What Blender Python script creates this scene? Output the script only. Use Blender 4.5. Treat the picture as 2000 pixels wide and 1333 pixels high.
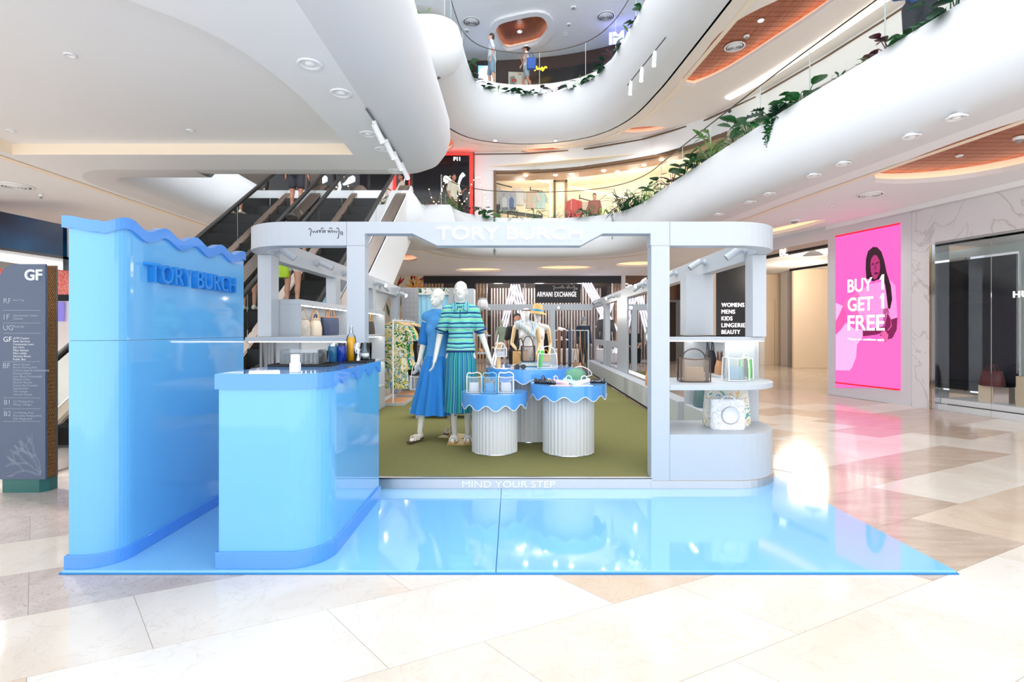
import bpy, bmesh, math, random
from mathutils import Vector, Matrix, Euler
R = math.radians
PI = math.pi
random.seed(11)
for o in list(bpy.data.objects):
    bpy.data.objects.remove(o)
SC = bpy.context.scene
COL = SC.collection

# ------------------------------------------------------------------ camera
cam_d = bpy.data.cameras.new('camera')
cam_d.sensor_width = 36.0
cam_d.lens = 18.0
cam_d.shift_y = -21.5 / 2000.0
cam_d.clip_end = 200
cam = bpy.data.objects.new('camera', cam_d)
cam.location = (0, 0, 1.37)
cam.rotation_euler = (R(90), 0, 0)
COL.objects.link(cam)
SC.camera = cam

# ------------------------------------------------------------------ world, daylight and exposure
w = bpy.data.worlds.new('world')
SC.world = w
w.use_nodes = True
bg = w.node_tree.nodes['Background']
bg.inputs[0].default_value = (0.93, 0.97, 1.0, 1)
bg.inputs[1].default_value = 1.75

SC.view_settings.view_transform = 'Standard'
SC.view_settings.look = 'None'
SC.view_settings.gamma = 1.0
SC.view_settings.use_curve_mapping = False
SC.view_settings.exposure = 0.52

def area_light(name, loc, size, size_y, power, color=(1, 1, 1), rot=(0, 0, 0)):
    d = bpy.data.lights.new(name, 'AREA')
    d.shape = 'RECTANGLE'; d.size = size; d.size_y = size_y
    d.energy = power; d.color = color
    o = bpy.data.objects.new(name, d)
    o.location = loc; o.rotation_euler = rot
    COL.objects.link(o)
    return o
# skylight over the atrium void
area_light('atrium_skylight', (1.9, 4.5, 13.5), 6.0, 13.0, 300, (0.95, 0.98, 1.0))

# ------------------------------------------------------------------ materials
def lin(c):
    def f(v):
        v = v / 255.0
        return v / 12.92 if v <= 0.04045 else ((v + 0.055) / 1.055) ** 2.4
    return (f(c[0]), f(c[1]), f(c[2]), 1.0)

MATS = {}
def mat(name, c=(200, 200, 200), rough=0.5, metal=0.0, var=0.03, vscale=8.0, bump=0.0, bscale=60.0,
        emit=None, estr=0.0, spec=0.5, coat=0.0, alpha=1.0, trans=0.0):
    """plain procedural material: principled shader with a little noise in its colour and relief"""
    if name in MATS: return MATS[name]
    m = bpy.data.materials.new(name)
    m.use_nodes = True
    nt = m.node_tree
    b = nt.nodes['Principled BSDF']
    b.inputs['Roughness'].default_value = rough
    b.inputs['Metallic'].default_value = metal
    b.inputs['Specular IOR Level'].default_value = spec
    b.inputs['Coat Weight'].default_value = coat
    b.inputs['Coat Roughness'].default_value = 0.03
    if trans: b.inputs['Transmission Weight'].default_value = trans
    base = lin(c)
    b.inputs['Base Color'].default_value = base
    if var > 0 or bump > 0:
        tc = nt.nodes.new('ShaderNodeTexCoord')
        nz = nt.nodes.new('ShaderNodeTexNoise')
        nz.inputs['Scale'].default_value = vscale
        nz.inputs['Detail'].default_value = 3
        nt.links.new(tc.outputs['Object'], nz.inputs['Vector'])
        if var > 0:
            mx = nt.nodes.new('ShaderNodeMix'); mx.data_type = 'RGBA'
            mx.inputs[6].default_value = tuple(v * (1 - var) for v in base[:3]) + (1,)
            mx.inputs[7].default_value = tuple(min(1, v * (1 + var)) for v in base[:3]) + (1,)
            nt.links.new(nz.outputs['Fac'], mx.inputs[0])
            nt.links.new(mx.outputs[2], b.inputs['Base Color'])
        if bump > 0:
            nb = nt.nodes.new('ShaderNodeTexNoise'); nb.inputs['Scale'].default_value = bscale
            nt.links.new(tc.outputs['Object'], nb.inputs['Vector'])
            bp = nt.nodes.new('ShaderNodeBump'); bp.inputs['Strength'].default_value = bump
            bp.inputs['Distance'].default_value = 0.01
            nt.links.new(nb.outputs['Fac'], bp.inputs['Height'])
            nt.links.new(bp.outputs[0], b.inputs['Normal'])
    if emit is not None:
        b.inputs['Emission Color'].default_value = lin(emit)
        b.inputs['Emission Strength'].default_value = estr
    MATS[name] = m
    return m

def glow(name, c, s):
    return mat(name, c, rough=0.6, var=0.0, emit=c, estr=s)

def glass(name, tint=(255, 255, 255), ior=1.25, rough=0.02, milk=0.0):
    """thin clear sheet: see-through with a fresnel reflection, milk = share of cloudy colour"""
    if name in MATS: return MATS[name]
    m = bpy.data.materials.new(name); m.use_nodes = True
    nt = m.node_tree; nt.nodes.clear()
    out = nt.nodes.new('ShaderNodeOutputMaterial')
    mx = nt.nodes.new('ShaderNodeMixShader')
    t = nt.nodes.new('ShaderNodeBsdfTransparent'); t.inputs[0].default_value = lin(tint)
    g = nt.nodes.new('ShaderNodeBsdfGlossy'); g.inputs['Roughness'].default_value = rough
    f = nt.nodes.new('ShaderNodeFresnel'); f.inputs['IOR'].default_value = ior
    src = t.outputs[0]
    if milk > 0:
        df = nt.nodes.new('ShaderNodeBsdfDiffuse'); df.inputs[0].default_value = lin(tint)
        tl = nt.nodes.new('ShaderNodeBsdfTranslucent'); tl.inputs[0].default_value = lin(tint)
        m0 = nt.nodes.new('ShaderNodeMixShader'); m0.inputs[0].default_value = .5
        nt.links.new(df.outputs[0], m0.inputs[1]); nt.links.new(tl.outputs[0], m0.inputs[2])
        m1 = nt.nodes.new('ShaderNodeMixShader'); m1.inputs[0].default_value = milk
        nt.links.new(t.outputs[0], m1.inputs[1]); nt.links.new(m0.outputs[0], m1.inputs[2]); src = m1.outputs[0]
        t.inputs[0].default_value = lin(tuple(int(255 - (255 - q) * .35) for q in tint))
    nt.links.new(f.outputs[0], mx.inputs[0]); nt.links.new(src, mx.inputs[1])
    nt.links.new(g.outputs[0], mx.inputs[2]); nt.links.new(mx.outputs[0], out.inputs[0])
    MATS[name] = m
    return m

def nodes_of(name, rough=0.4, spec=0.5, metal=0):
    m = bpy.data.materials.new(name); m.use_nodes = True
    nt = m.node_tree; b = nt.nodes['Principled BSDF']
    b.inputs['Roughness'].default_value = rough; b.inputs['Specular IOR Level'].default_value = spec
    b.inputs['Metallic'].default_value = metal
    MATS[name] = m
    return m, nt, b

def ramp(nt, stops, mode='LINEAR'):
    r = nt.nodes.new('ShaderNodeValToRGB'); cr = r.color_ramp; cr.interpolation = mode
    while len(cr.elements) < len(stops): cr.elements.new(0.5)
    for e, (p, c) in zip(cr.elements, stops):
        e.position = p; e.color = lin(c)
    return r

def marble(name, base, dark, vein, rough=0.12, vs=2.2, amount=0.5, stretch=(1, 1, 1)):
    """stone: cloudy tone with thin darker veins"""
    if name in MATS: return MATS[name]
    m, nt, b = nodes_of(name, rough)
    tc = nt.nodes.new('ShaderNodeTexCoord'); mp = nt.nodes.new('ShaderNodeMapping')
    mp.inputs['Scale'].default_value = stretch
    oi = nt.nodes.new('ShaderNodeObjectInfo')
    ad = nt.nodes.new('ShaderNodeVectorMath'); ad.operation = 'ADD'
    ml = nt.nodes.new('ShaderNodeMath'); ml.operation = 'MULTIPLY'; ml.inputs[1].default_value = 37.0
    nt.links.new(oi.outputs['Random'], ml.inputs[0])
    nt.links.new(tc.outputs['Object'], mp.inputs[0]); nt.links.new(mp.outputs[0], ad.inputs[0])
    nt.links.new(ml.outputs[0], ad.inputs[1])
    n1 = nt.nodes.new('ShaderNodeTexNoise'); n1.inputs['Scale'].default_value = vs
    n1.inputs['Detail'].default_value = 6; n1.inputs['Distortion'].default_value = 0.6
    n2 = nt.nodes.new('ShaderNodeTexNoise'); n2.inputs['Scale'].default_value = vs * 2.3
    n2.inputs['Detail'].default_value = 8; n2.inputs['Distortion'].default_value = 2.2
    nt.links.new(ad.outputs[0], n1.inputs['Vector']); nt.links.new(ad.outputs[0], n2.inputs['Vector'])
    r1 = ramp(nt, [(0.3, dark), (0.65, base)])
    nt.links.new(n1.outputs['Fac'], r1.inputs[0])
    sb = nt.nodes.new('ShaderNodeMath'); sb.operation = 'SUBTRACT'; sb.inputs[1].default_value = 0.5
    ab = nt.nodes.new('ShaderNodeMath'); ab.operation = 'ABSOLUTE'
    nt.links.new(n2.outputs['Fac'], sb.inputs[0]); nt.links.new(sb.outputs[0], ab.inputs[0])
    mr = nt.nodes.new('ShaderNodeMapRange'); mr.inputs[1].default_value = 0.0; mr.inputs[2].default_value = 0.02
    mr.inputs[3].default_value = amount; mr.inputs[4].default_value = 0.0
    nt.links.new(ab.outputs[0], mr.inputs[0])
    mx = nt.nodes.new('ShaderNodeMix'); mx.data_type = 'RGBA'
    nt.links.new(mr.outputs[0], mx.inputs[0]); nt.links.new(r1.outputs[0], mx.inputs[6])
    mx.inputs[7].default_value = lin(vein)
    nt.links.new(mx.outputs[2], b.inputs['Base Color'])
    return m

def wood(name, a, c, rough=0.4, scale=(1, 18, 18)):
    if name in MATS: return MATS[name]
    m, nt, b = nodes_of(name, rough)
    tc = nt.nodes.new('ShaderNodeTexCoord'); mp = nt.nodes.new('ShaderNodeMapping')
    mp.inputs['Scale'].default_value = scale
    n = nt.nodes.new('ShaderNodeTexNoise'); n.inputs['Scale'].default_value = 2.0; n.inputs['Detail'].default_value = 5
    nt.links.new(tc.outputs['Object'], mp.inputs[0]); nt.links.new(mp.outputs[0], n.inputs['Vector'])
    r = ramp(nt, [(0.3, a), (0.7, c)])
    nt.links.new(n.outputs['Fac'], r.inputs[0]); nt.links.new(r.outputs[0], b.inputs['Base Color'])
    return m

def stripes(name, stops, axis='Z', scale=10.0, wob=0.15, rough=0.8, bump=0.3, noise=6.0):
    """knitted or printed stripes: a repeating band ramp along one object axis"""
    if name in MATS: return MATS[name]
    m, nt, b = nodes_of(name, rough, 0.2)
    tc = nt.nodes.new('ShaderNodeTexCoord'); sp = nt.nodes.new('ShaderNodeSeparateXYZ')
    nt.links.new(tc.outputs['Object'], sp.inputs[0])
    if axis == 'A':
        at = nt.nodes.new('ShaderNodeMath'); at.operation = 'ARCTAN2'
        nt.links.new(sp.outputs['X'], at.inputs[0]); nt.links.new(sp.outputs['Y'], at.inputs[1])
        src = at.outputs[0]
    else:
        src = sp.outputs[axis]
    nz = nt.nodes.new('ShaderNodeTexNoise'); nz.inputs['Scale'].default_value = noise
    nt.links.new(tc.outputs['Object'], nz.inputs['Vector'])
    m1 = nt.nodes.new('ShaderNodeMath'); m1.operation = 'MULTIPLY_ADD'
    m1.inputs[1].default_value = scale; nt.links.new(src, m1.inputs[0])
    m2 = nt.nodes.new('ShaderNodeMath'); m2.operation = 'MULTIPLY'; m2.inputs[1].default_value = wob
    nt.links.new(nz.outputs['Fac'], m2.inputs[0]); nt.links.new(m2.outputs[0], m1.inputs[2])
    fr = nt.nodes.new('ShaderNodeMath'); fr.operation = 'FRACT'; nt.links.new(m1.outputs[0], fr.inputs[0])
    r = ramp(nt, stops, 'CONSTANT')
    nt.links.new(fr.outputs[0], r.inputs[0]); nt.links.new(r.outputs[0], b.inputs['Base Color'])
    return m

def patches(name, stops, scale=6.0, rough=0.7, stretch=(1, 1, 1)):
    """printed cloth: cells of a few flat colours"""
    if name in MATS: return MATS[name]
    m, nt, b = nodes_of(name, rough, 0.2)
    tc = nt.nodes.new('ShaderNodeTexCoord'); mp = nt.nodes.new('ShaderNodeMapping'); mp.inputs['Scale'].default_value = stretch
    nz = nt.nodes.new('ShaderNodeTexNoise'); nz.inputs['Scale'].default_value = scale; nz.inputs['Detail'].default_value = 1.5
    nz.inputs['Distortion'].default_value = 1.5
    nt.links.new(tc.outputs['Object'], mp.inputs[0]); nt.links.new(mp.outputs[0], nz.inputs['Vector'])
    r = ramp(nt, stops, 'CONSTANT')
    nt.links.new(nz.outputs['Fac'], r.inputs[0]); nt.links.new(r.outputs[0], b.inputs['Base Color'])
    return m

WHITE = mat('white_paint', (244, 245, 247), 0.45, var=0.01)
WALLW = mat('white_plaster', (240, 241, 243), 0.7, var=0.015, vscale=1.5)
CEIL = mat('ceiling_plaster', (243, 245, 248), 0.75, var=0.02, vscale=0.8)
FASC = mat('fascia_plaster', (226, 228, 232), 0.6, var=0.015, vscale=1.0)
CREAM = mat('cream_cove', (252, 236, 214), 0.7, var=0.01)
BLUE = mat('blue_gloss_laminate', (106, 182, 236), 0.07, var=0.01, coat=0.5)
BLUE2 = mat('blue_gloss_trim', (84, 152, 236), 0.1, var=0.01, coat=0.4)
BLUE3 = mat('blue_gloss_floor', (132, 196, 242), 0.06, var=0.02, vscale=2, coat=0.4)
BLUE_D = mat('blue_acrylic', (40, 140, 228), 0.12, var=0.02)
CARPET = mat('olive_carpet', (130, 128, 82), 0.95, var=0.22, vscale=120, bump=0.6, bscale=300, spec=0.1)
STEEL = mat('brushed_steel', (216, 208, 206), 0.38, 1.0, var=0.05, vscale=3)
CHROME = mat('chrome', (225, 228, 232), 0.06, 1.0, var=0)
MIRROR = mat('mirror', (230, 232, 235), 0.01, 1.0, var=0)
BLACK = mat('black_plastic', (22, 23, 26), 0.4, var=0.05)
BLACKM = mat('black_matt', (14, 15, 19), 0.55, var=0.05)
RUBBER = mat('black_rubber', (28, 25, 24), 0.45, var=0.05)
BRASS = mat('gold_brass', (222, 172, 84), 0.22, 1.0, var=0.03)
LAMPW = glow('lamp_white', (255, 250, 242), 14.0)
LAMPN = glow('lamp_neon', (248, 248, 255), 2.0)
LAMPC = glow('cove_light', (255, 226, 206), 1.5)
GLASS = glass('clear_glass')
GLASSR = glass('balustrade_glass', (246, 252, 250), 1.18)
ACRYL = glass('clear_vinyl', (244, 248, 250), 1.3, milk=.16)

# ------------------------------------------------------------------ mesh helpers
class MB:
    def __init__(s):
        s.v = []; s.f = []; s.mi = []; s.sm = []; s.M = None
    def add(s, vs, fs, mi=0, smooth=False):
        b = len(s.v)
        for v in vs:
            v = Vector(v)
            if s.M is not None: v = s.M @ v
            s.v.append(v)
        for f in fs:
            s.f.append([i + b for i in f]); s.mi.append(mi); s.sm.append(smooth)
        return s
    def box(s, x0, x1, y0, y1, z0, z1, mi=0):
        vs = [(x, y, z) for z in (z0, z1) for y in (y0, y1) for x in (x0, x1)]
        return s.add(vs, [(0, 2, 3, 1), (4, 5, 7, 6), (0, 1, 5, 4), (2, 6, 7, 3), (0, 4, 6, 2), (1, 3, 7, 5)], mi)
    def prism(s, poly, z0, z1, mi=0, smooth=False):
        n = len(poly)
        a = sum(poly[i][0] * poly[(i + 1) % n][1] - poly[(i + 1) % n][0] * poly[i][1] for i in range(n))
        if a < 0: poly = poly[::-1]
        vs = [(p[0], p[1], z0) for p in poly] + [(p[0], p[1], z1) for p in poly]
        s.add(vs, [tuple(range(n))[::-1], tuple(range(n, 2 * n))], mi)
        b = len(s.v) - 2 * n
        for i in range(n):
            j = (i + 1) % n
            s.f.append([b + i, b + j, b + n + j, b + n + i]); s.mi.append(mi); s.sm.append(smooth)
        return s
    def slab(s, poly, d, mi=0):
        """poly of 3d points in one plane pushed along vector d"""
        n = len(poly); d = Vector(d)
        vs = [Vector(p) for p in poly] + [Vector(p) + d for p in poly]
        fs = [tuple(range(n)), tuple(range(2 * n - 1, n - 1, -1))] + [(i, n + i, n + (i + 1) % n, (i + 1) % n) for i in range(n)]
        return s.add(vs, fs, mi)
    def tube(s, pts, r, n=8, closed=False, mi=0, cap=True):
        pts = [Vector(p) for p in pts]; m = len(pts)
        rr = r if isinstance(r, (list, tuple)) else [r] * m
        rings = []; up = None
        for i, p in enumerate(pts):
            a = pts[i - 1] if (i > 0 or closed) else p
            c = pts[(i + 1) % m] if (i < m - 1 or closed) else p
            t = (c - a)
            t = t.normalized() if t.length > 1e-9 else Vector((0, 0, 1))
            if up is None:
                up = Vector((0, 0, 1)) if abs(t.z) < 0.9 else Vector((1, 0, 0))
            u = t.cross(up)
            if u.length < 1e-6: u = t.cross(Vector((0.3, 1, 0.2)))
            u.normalize(); w_ = u.cross(t).normalized(); up = w_
            rings.append([p + (u * math.cos(k * 2 * PI / n) + w_ * math.sin(k * 2 * PI / n)) * rr[i] for k in range(n)])
        return s.loft(rings, closed, cap, mi, True)
    def loft(s, rings, closed=False, cap=True, mi=0, smooth=True):
        m = len(rings); n = len(rings[0])
        vs = [v for r_ in rings for v in r_]; fs = []
        for i in range(m if closed else m - 1):
            a = i * n; b = ((i + 1) % m) * n
            for k in range(n):
                k2 = (k + 1) % n
                fs.append((a + k, a + k2, b + k2, b + k))
        s.add(vs, fs, mi, smooth)
        if cap and not closed:
            s.add(rings[0], [tuple(range(n))[::-1]], mi); s.add(rings[-1], [tuple(range(n))], mi)
        return s
    def lathe(s, prof, n=24, c=(0, 0, 0), mi=0, cap=True, smooth=True):
        rings = [[(c[0] + r * math.cos(2 * PI * k / n), c[1] + r * math.sin(2 * PI * k / n), c[2] + z) for k in range(n)] for r, z in prof]
        return s.loft(rings, False, cap, mi, smooth)
    def ball(s, c, r, n=12, m=8, mi=0, rot=None):
        rx, ry, rz = r if isinstance(r, (tuple, list)) else (r, r, r)
        c = Vector(c)
        rings = []
        for i in range(m + 1):
            a = PI * i / m; a = min(max(a, 0.02), PI - 0.02)
            ring = []
            for k in range(n):
                v = Vector((rx * math.sin(a) * math.cos(2 * PI * k / n), ry * math.sin(a) * math.sin(2 * PI * k / n), -rz * math.cos(a)))
                if rot is not None: v = rot @ v
                ring.append(c + v)
            rings.append(ring)
        return s.loft(rings, False, True, mi, True)
    def sheet(s, rows, mi=0, smooth=True, thick=None):
        m = len(rows); n = len(rows[0])
        vs = [v for r_ in rows for v in r_]
        fs = [(i * n + k, i * n + k + 1, (i + 1) * n + k + 1, (i + 1) * n + k) for i in range(m - 1) for k in range(n - 1)]
        return s.add(vs, fs, mi, smooth)
    def mesh(s, name, mats, off=(0, 0, 0)):
        me = bpy.data.meshes.new(name)
        o = Vector(off)
        me.from_pydata([tuple(v - o) for v in s.v], [], s.f)
        for m in (mats if isinstance(mats, (list, tuple)) else [mats]): me.materials.append(m)
        for p, mi, sm in zip(me.polygons, s.mi, s.sm):
            p.material_index = mi; p.use_smooth = sm
        me.update()
        return me
    def build(s, name, mats, parent=None, off=None, bevel=0.0):
        if off is None: off = (0, 0, 0)
        me = s.mesh(name, mats, off)
        o = bpy.data.objects.new(name, me)
        COL.objects.link(o)
        if parent is not None: o.parent = parent
        else: o.location = off
        if bevel > 0:
            md = o.modifiers.new('edge', 'BEVEL'); md.width = bevel; md.segments = 2; md.limit_method = 'ANGLE'
            md.angle_limit = R(40)
        return o

def tag(o, label=None, cat=None, group=None, kind=None):
    if label: o['label'] = label
    if cat: o['category'] = cat
    if group: o['group'] = group
    if kind: o['kind'] = kind
    return o

def thing(name, label, cat, loc=(0, 0, 0), rz=0.0, group=None):
    o = bpy.data.objects.new(name, None)
    o.empty_display_size = 0.1
    o.location = loc; o.rotation_euler = (0, 0, rz)
    COL.objects.link(o)
    return tag(o, label, cat, group)

def struct(o): return tag(o, kind='structure')

def place(name, me, parent=None, loc=(0, 0, 0), rot=(0, 0, 0), sc=(1, 1, 1)):
    o = bpy.data.objects.new(name, me)
    o.location = loc; o.rotation_euler = rot; o.scale = sc
    COL.objects.link(o)
    if parent is not None: o.parent = parent
    return o

def copy_tree(o, parent=None, loc=None, rz=None, label=None):
    c = o.copy(); COL.objects.link(c)
    if parent is not None: c.parent = parent
    if loc is not None: c.location = loc
    if rz is not None: c.rotation_euler[2] = rz
    if label: c['label'] = label
    for ch in list(o.children): copy_tree(ch, c)
    return c

def P(u, v, Y):
    """world point on the ray through photo pixel u,v at depth Y (frame 2000 x 1333)"""
    return Vector(((u - 1000) * Y / 1000.0, Y, 1.37 - (v - 645) * Y / 1000.0))

def arc(cx, cy, r, a0, a1, n=8):
    return [(cx + r * math.cos(R(a0 + (a1 - a0) * i / n)), cy + r * math.sin(R(a0 + (a1 - a0) * i / n))) for i in range(n + 1)]

def smooth_path(pts, k=6):
    pts = [Vector(p) for p in pts]; out = []
    for i in range(len(pts) - 1):
        p0 = pts[max(i - 1, 0)]; p1 = pts[i]; p2 = pts[i + 1]; p3 = pts[min(i + 2, len(pts) - 1)]
        for j in range(k):
            t = j / k
            out.append(0.5 * ((2 * p1) + (p2 - p0) * t + (2 * p0 - 5 * p1 + 4 * p2 - p3) * t * t + (3 * p1 - p0 - 3 * p2 + p3) * t ** 3))
    out.append(pts[-1])
    return out

def flat_region(name, outer, holes, z, m, parent=None, flip=False):
    bm = bmesh.new(); es = []
    for loop in [outer] + holes:
        vs = [bm.verts.new((p[0], p[1], z)) for p in loop]
        for i in range(len(vs)): es.append(bm.edges.new((vs[i], vs[(i + 1) % len(vs)])))
    bmesh.ops.triangle_fill(bm, use_beauty=True, use_dissolve=False, edges=es)
    for f in bm.faces:
        if (f.normal.z > 0) == flip: f.normal_flip()
    me = bpy.data.meshes.new(name); bm.to_mesh(me); bm.free()
    me.materials.append(m)
    o = bpy.data.objects.new(name, me); COL.objects.link(o)
    if parent: o.parent = parent
    return o

_bf = {}
def text_mesh(txt, size, ext=0.004, bold=0.0, bevel=0.0, space=1.0, align='LEFT', line=1.0):
    cu = bpy.data.curves.new('txt', 'FONT')
    cu.body = txt; cu.size = size; cu.extrude = ext; cu.offset = bold * size
    cu.space_character = space; cu.align_x = align; cu.space_line = line; cu.resolution_u = 3
    ob = bpy.data.objects.new('txt', cu); COL.objects.link(ob)
    bpy.context.view_layer.update()
    dg = bpy.context.evaluated_depsgraph_get()
    me = bpy.data.meshes.new_from_object(ob.evaluated_get(dg))
    bpy.data.objects.remove(ob); bpy.data.curves.remove(cu)
    me.materials.clear()
    return me

def text_at(name, txt, m, parent, origin, xdir, up=(0, 0, 1), width=None, height=None, ext=0.004, bold=0.0, space=1.0, label=None, line=1.0):
    """lettering laid on a plane: origin = lower left corner, stretched to width / cap height"""
    me = text_mesh(txt, 1.0, 0.0, bold, space=space, line=line)
    xs = [v.co.x for v in me.vertices]; ys = [v.co.y for v in me.vertices]
    x0, x1, y0, y1 = min(xs), max(xs), min(ys), max(ys)
    sx = width / (x1 - x0) if width else None
    sy = height / (y1 - y0) if height else sx
    if sx is None: sx = sy
    X = Vector(xdir).normalized(); U = Vector(up).normalized(); N = X.cross(U)
    bpy.data.meshes.remove(me)
    me = text_mesh(txt, 1.0, ext / 2, bold, space=space, line=line)
    pl = parent.matrix_world.translation if parent else Vector((0, 0, 0))
    o0 = Vector(origin)
    for v in me.vertices:
        c = v.co.copy()
        v.co = o0 + X * ((c.x - x0) * sx) + U * ((c.y - y0) * sy) + N * (c.z + ext / 2)
    me.materials.append(m)
    o = bpy.data.objects.new(name, me); COL.objects.link(o)
    if parent:
        o.parent = parent
        bpy.context.view_layer.update()
        o.matrix_parent_inverse = parent.matrix_world.inverted()
    if label: o['label'] = label
    return o

def blob(name, parts, voxel, m, parent=None, smooth_it=6, cut=None):
    """one continuous surface grown from overlapping rounded shapes (voxel remesh)"""
    b = MB()
    for p in parts:
        if p[0] == 'c':                       # tapered capsule p0 r0 p1 r1 [flat]
            _, p0, r0, p1, r1 = p[:5]
            p0 = Vector(p0); p1 = Vector(p1); d = p1 - p0; L = max(d.length, 1e-5)
            q = d.to_track_quat('Z', 'Y')
            rings = []; n = 14
            fl = p[5] if len(p) > 5 else (1, 1)
            for a in (-85, -55, -25): rings.append((r0 * math.cos(R(a)), r0 * math.sin(R(a))))
            rings += [(r0, 0), (r0 * .67 + r1 * .33, L * .33), (r0 * .33 + r1 * .67, L * .67), (r1, L)]
            for a in (25, 55, 85): rings.append((r1 * math.cos(R(a)), L + r1 * math.sin(R(a))))
            rr = [[p0 + q @ Vector((r_ * math.cos(2 * PI * k / n), r_ * math.sin(2 * PI * k / n), z)) for k in range(n)] for r_, z in rings]
            if fl != (1, 1):
                for ring in rr:
                    cc = sum(ring, Vector()) / n
                    for i in range(n):
                        dv = ring[i] - cc
                        ring[i] = cc + Vector((dv.x * fl[0], dv.y * fl[1], dv.z))
            b.loft(rr)
        elif p[0] == 'e':                     # ellipsoid centre radii [rot]
            b.ball(p[1], p[2], 16, 10, rot=p[3] if len(p) > 3 else None)
    me = b.mesh('tmp', m)
    ob = bpy.data.objects.new('tmp', me); COL.objects.link(ob)
    md = ob.modifiers.new('r', 'REMESH'); md.mode = 'VOXEL'; md.voxel_size = voxel; md.use_smooth_shade = True
    if smooth_it:
        ms = ob.modifiers.new('s', 'SMOOTH'); ms.factor = 0.5; ms.iterations = smooth_it
    bpy.context.view_layer.update()
    dg = bpy.context.evaluated_depsgraph_get()
    out = bpy.data.meshes.new_from_object(ob.evaluated_get(dg))
    bpy.data.objects.remove(ob); bpy.data.meshes.remove(me)
    if cut:
        bm = bmesh.new(); bm.from_mesh(out)
        for co, no in cut:
            r_ = bmesh.ops.bisect_plane(bm, geom=bm.verts[:] + bm.edges[:] + bm.faces[:], plane_co=co, plane_no=no, clear_outer=True)
            ed = [e for e in r_['geom_cut'] if isinstance(e, bmesh.types.BMEdge)]
            try: bmesh.ops.edgeloop_fill(bm, edges=ed)
            except Exception: pass
        bm.to_mesh(out); bm.free()
    out.name = name
    out.materials.clear(); out.materials.append(m)
    for p in out.polygons: p.use_smooth = True
    o = bpy.data.objects.new(name, out); COL.objects.link(o)
    if parent: o.parent = parent
    return o

# ================================================================== SETTING
def on_plane(u, v, z):
    Y = (z - 1.37) * 1000.0 / (645 - v)
    return Vector(((u - 1000) * Y / 1000.0, Y, z))

# ---------------------------------------------------------------- floor of marble tiles
M_CR = marble('marble_cream', (228, 219, 209), (217, 204, 190), (204, 186, 168), 0.1, 1.6, 0.35)
M_WH = marble('marble_white', (232, 227, 221), (222, 213, 203), (206, 192, 178), 0.1, 1.4, 0.3)
M_BE = marble('marble_beige', (218, 199, 180), (206, 183, 162), (190, 164, 142), 0.1, 2.4, 0.4)
M_BR = marble('marble_brown', (206, 194, 187), (190, 175, 167), (160, 138, 126), 0.12, 4.0, 0.6)
M_TA = marble('marble_taupe', (202, 184, 168), (186, 164, 146), (166, 143, 126), 0.12, 2.0, 0.5, (1, 6, 1))
M_FAR = marble('marble_floor', (214, 200, 186), (198, 180, 164), (186, 164, 146), 0.12, 0.5, 0.25)
floor = MB().box(-16, 16, -1.5, 27, -0.2, -0.004).build('floor', M_FAR)
struct(floor)
ax = Vector((math.cos(R(26)), math.sin(R(26)), 0)); bx_ = Vector((math.cos(R(-47)), math.sin(R(-47)), 0))
LA, LB = 1.12, 0.60
g = 0.0012
tm = MB().prism([tuple((ax * a + bx_ * b)[:2]) for a, b in ((g, g), (LA - g, g), (LA - g, LB - g), (g, LB - g))], -0.012, 0.0).mesh('tile', M_CR)
tile_mesh = {}
for k, mm in (('c', M_CR), ('w', M_WH), ('b', M_BE), ('r', M_BR), ('t', M_TA)):
    me = tm.copy(); me.materials.clear(); me.materials.append(mm); tile_mesh[k] = me
cells = []
for i in range(-14, 16):
    for j in range(-22, 22):
        o0 = ax * (i * LA + 0.37 * LA * (j % 2)) + bx_ * (j * LB) + Vector((0.1, 3.0, 0))
        c = o0 + ax * LA / 2 + bx_ * LB / 2
        if c.y < 1.2 or c.y > 9.5 or abs(c.x) > c.y * 1.05 + 0.6: continue
        if -2.1 < c.x < 2.1 and c.y > 3.35: continue
        cells.append((c.y, o0, c))
cells.sort(key=lambda q: q[0])
for _, o0, c in cells[:300]:
    q = random.random()
    if c.x < -1.25 and c.y > 2.35: k = 'r' if q < 0.75 else 'c'
    elif c.x > 2.3 and c.y > 2.9: k = 't' if q < 0.4 else ('b' if q < 0.55 else 'c')
    else: k = 'w' if q < 0.45 else ('c' if q < 0.84 else 'b')
    place('tile', tile_mesh[k], floor, o0)

# ---------------------------------------------------------------- slabs round the atrium
def normals(path, closed=False):
    n = len(path); out = []
    for i in range(n):
        a = path[i - 1] if (i > 0 or closed) else path[i]
        c = path[(i + 1) % n] if (i < n - 1 or closed) else path[i]
        p = path[i]
        d1 = Vector((p[0] - a[0], p[1] - a[1], 0)); d2 = Vector((c[0] - p[0], c[1] - p[1], 0))
        if d1.length < 1e-6: d1 = d2.copy()
        if d2.length < 1e-6: d2 = d1.copy()
        d1.normalize(); d2.normalize(); d = (d1 + d2).normalized()
        k = 1.0 / max(0.6, d.dot(d1))
        out.append(Vector((-d.y, d.x, 0)) * k)
    return out

def fascia(name, path, prof, m, parent=None):
    ns = normals(path)
    rows = [[Vector((p[0], p[1], 0)) + nv * o + Vector((0, 0, z)) for (o, z) in prof] for p, nv in zip(path, ns)]
    o = MB().sheet(rows).build(name, m, parent)
    if parent is None: struct(o)
    return o

def offset(path, d):
    return [(p[0] + nv.x * d, p[1] + nv.y * d) for p, nv in zip(path, normals(path))]

def vec2(pts): return [(p[0], p[1]) for p in pts]

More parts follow.
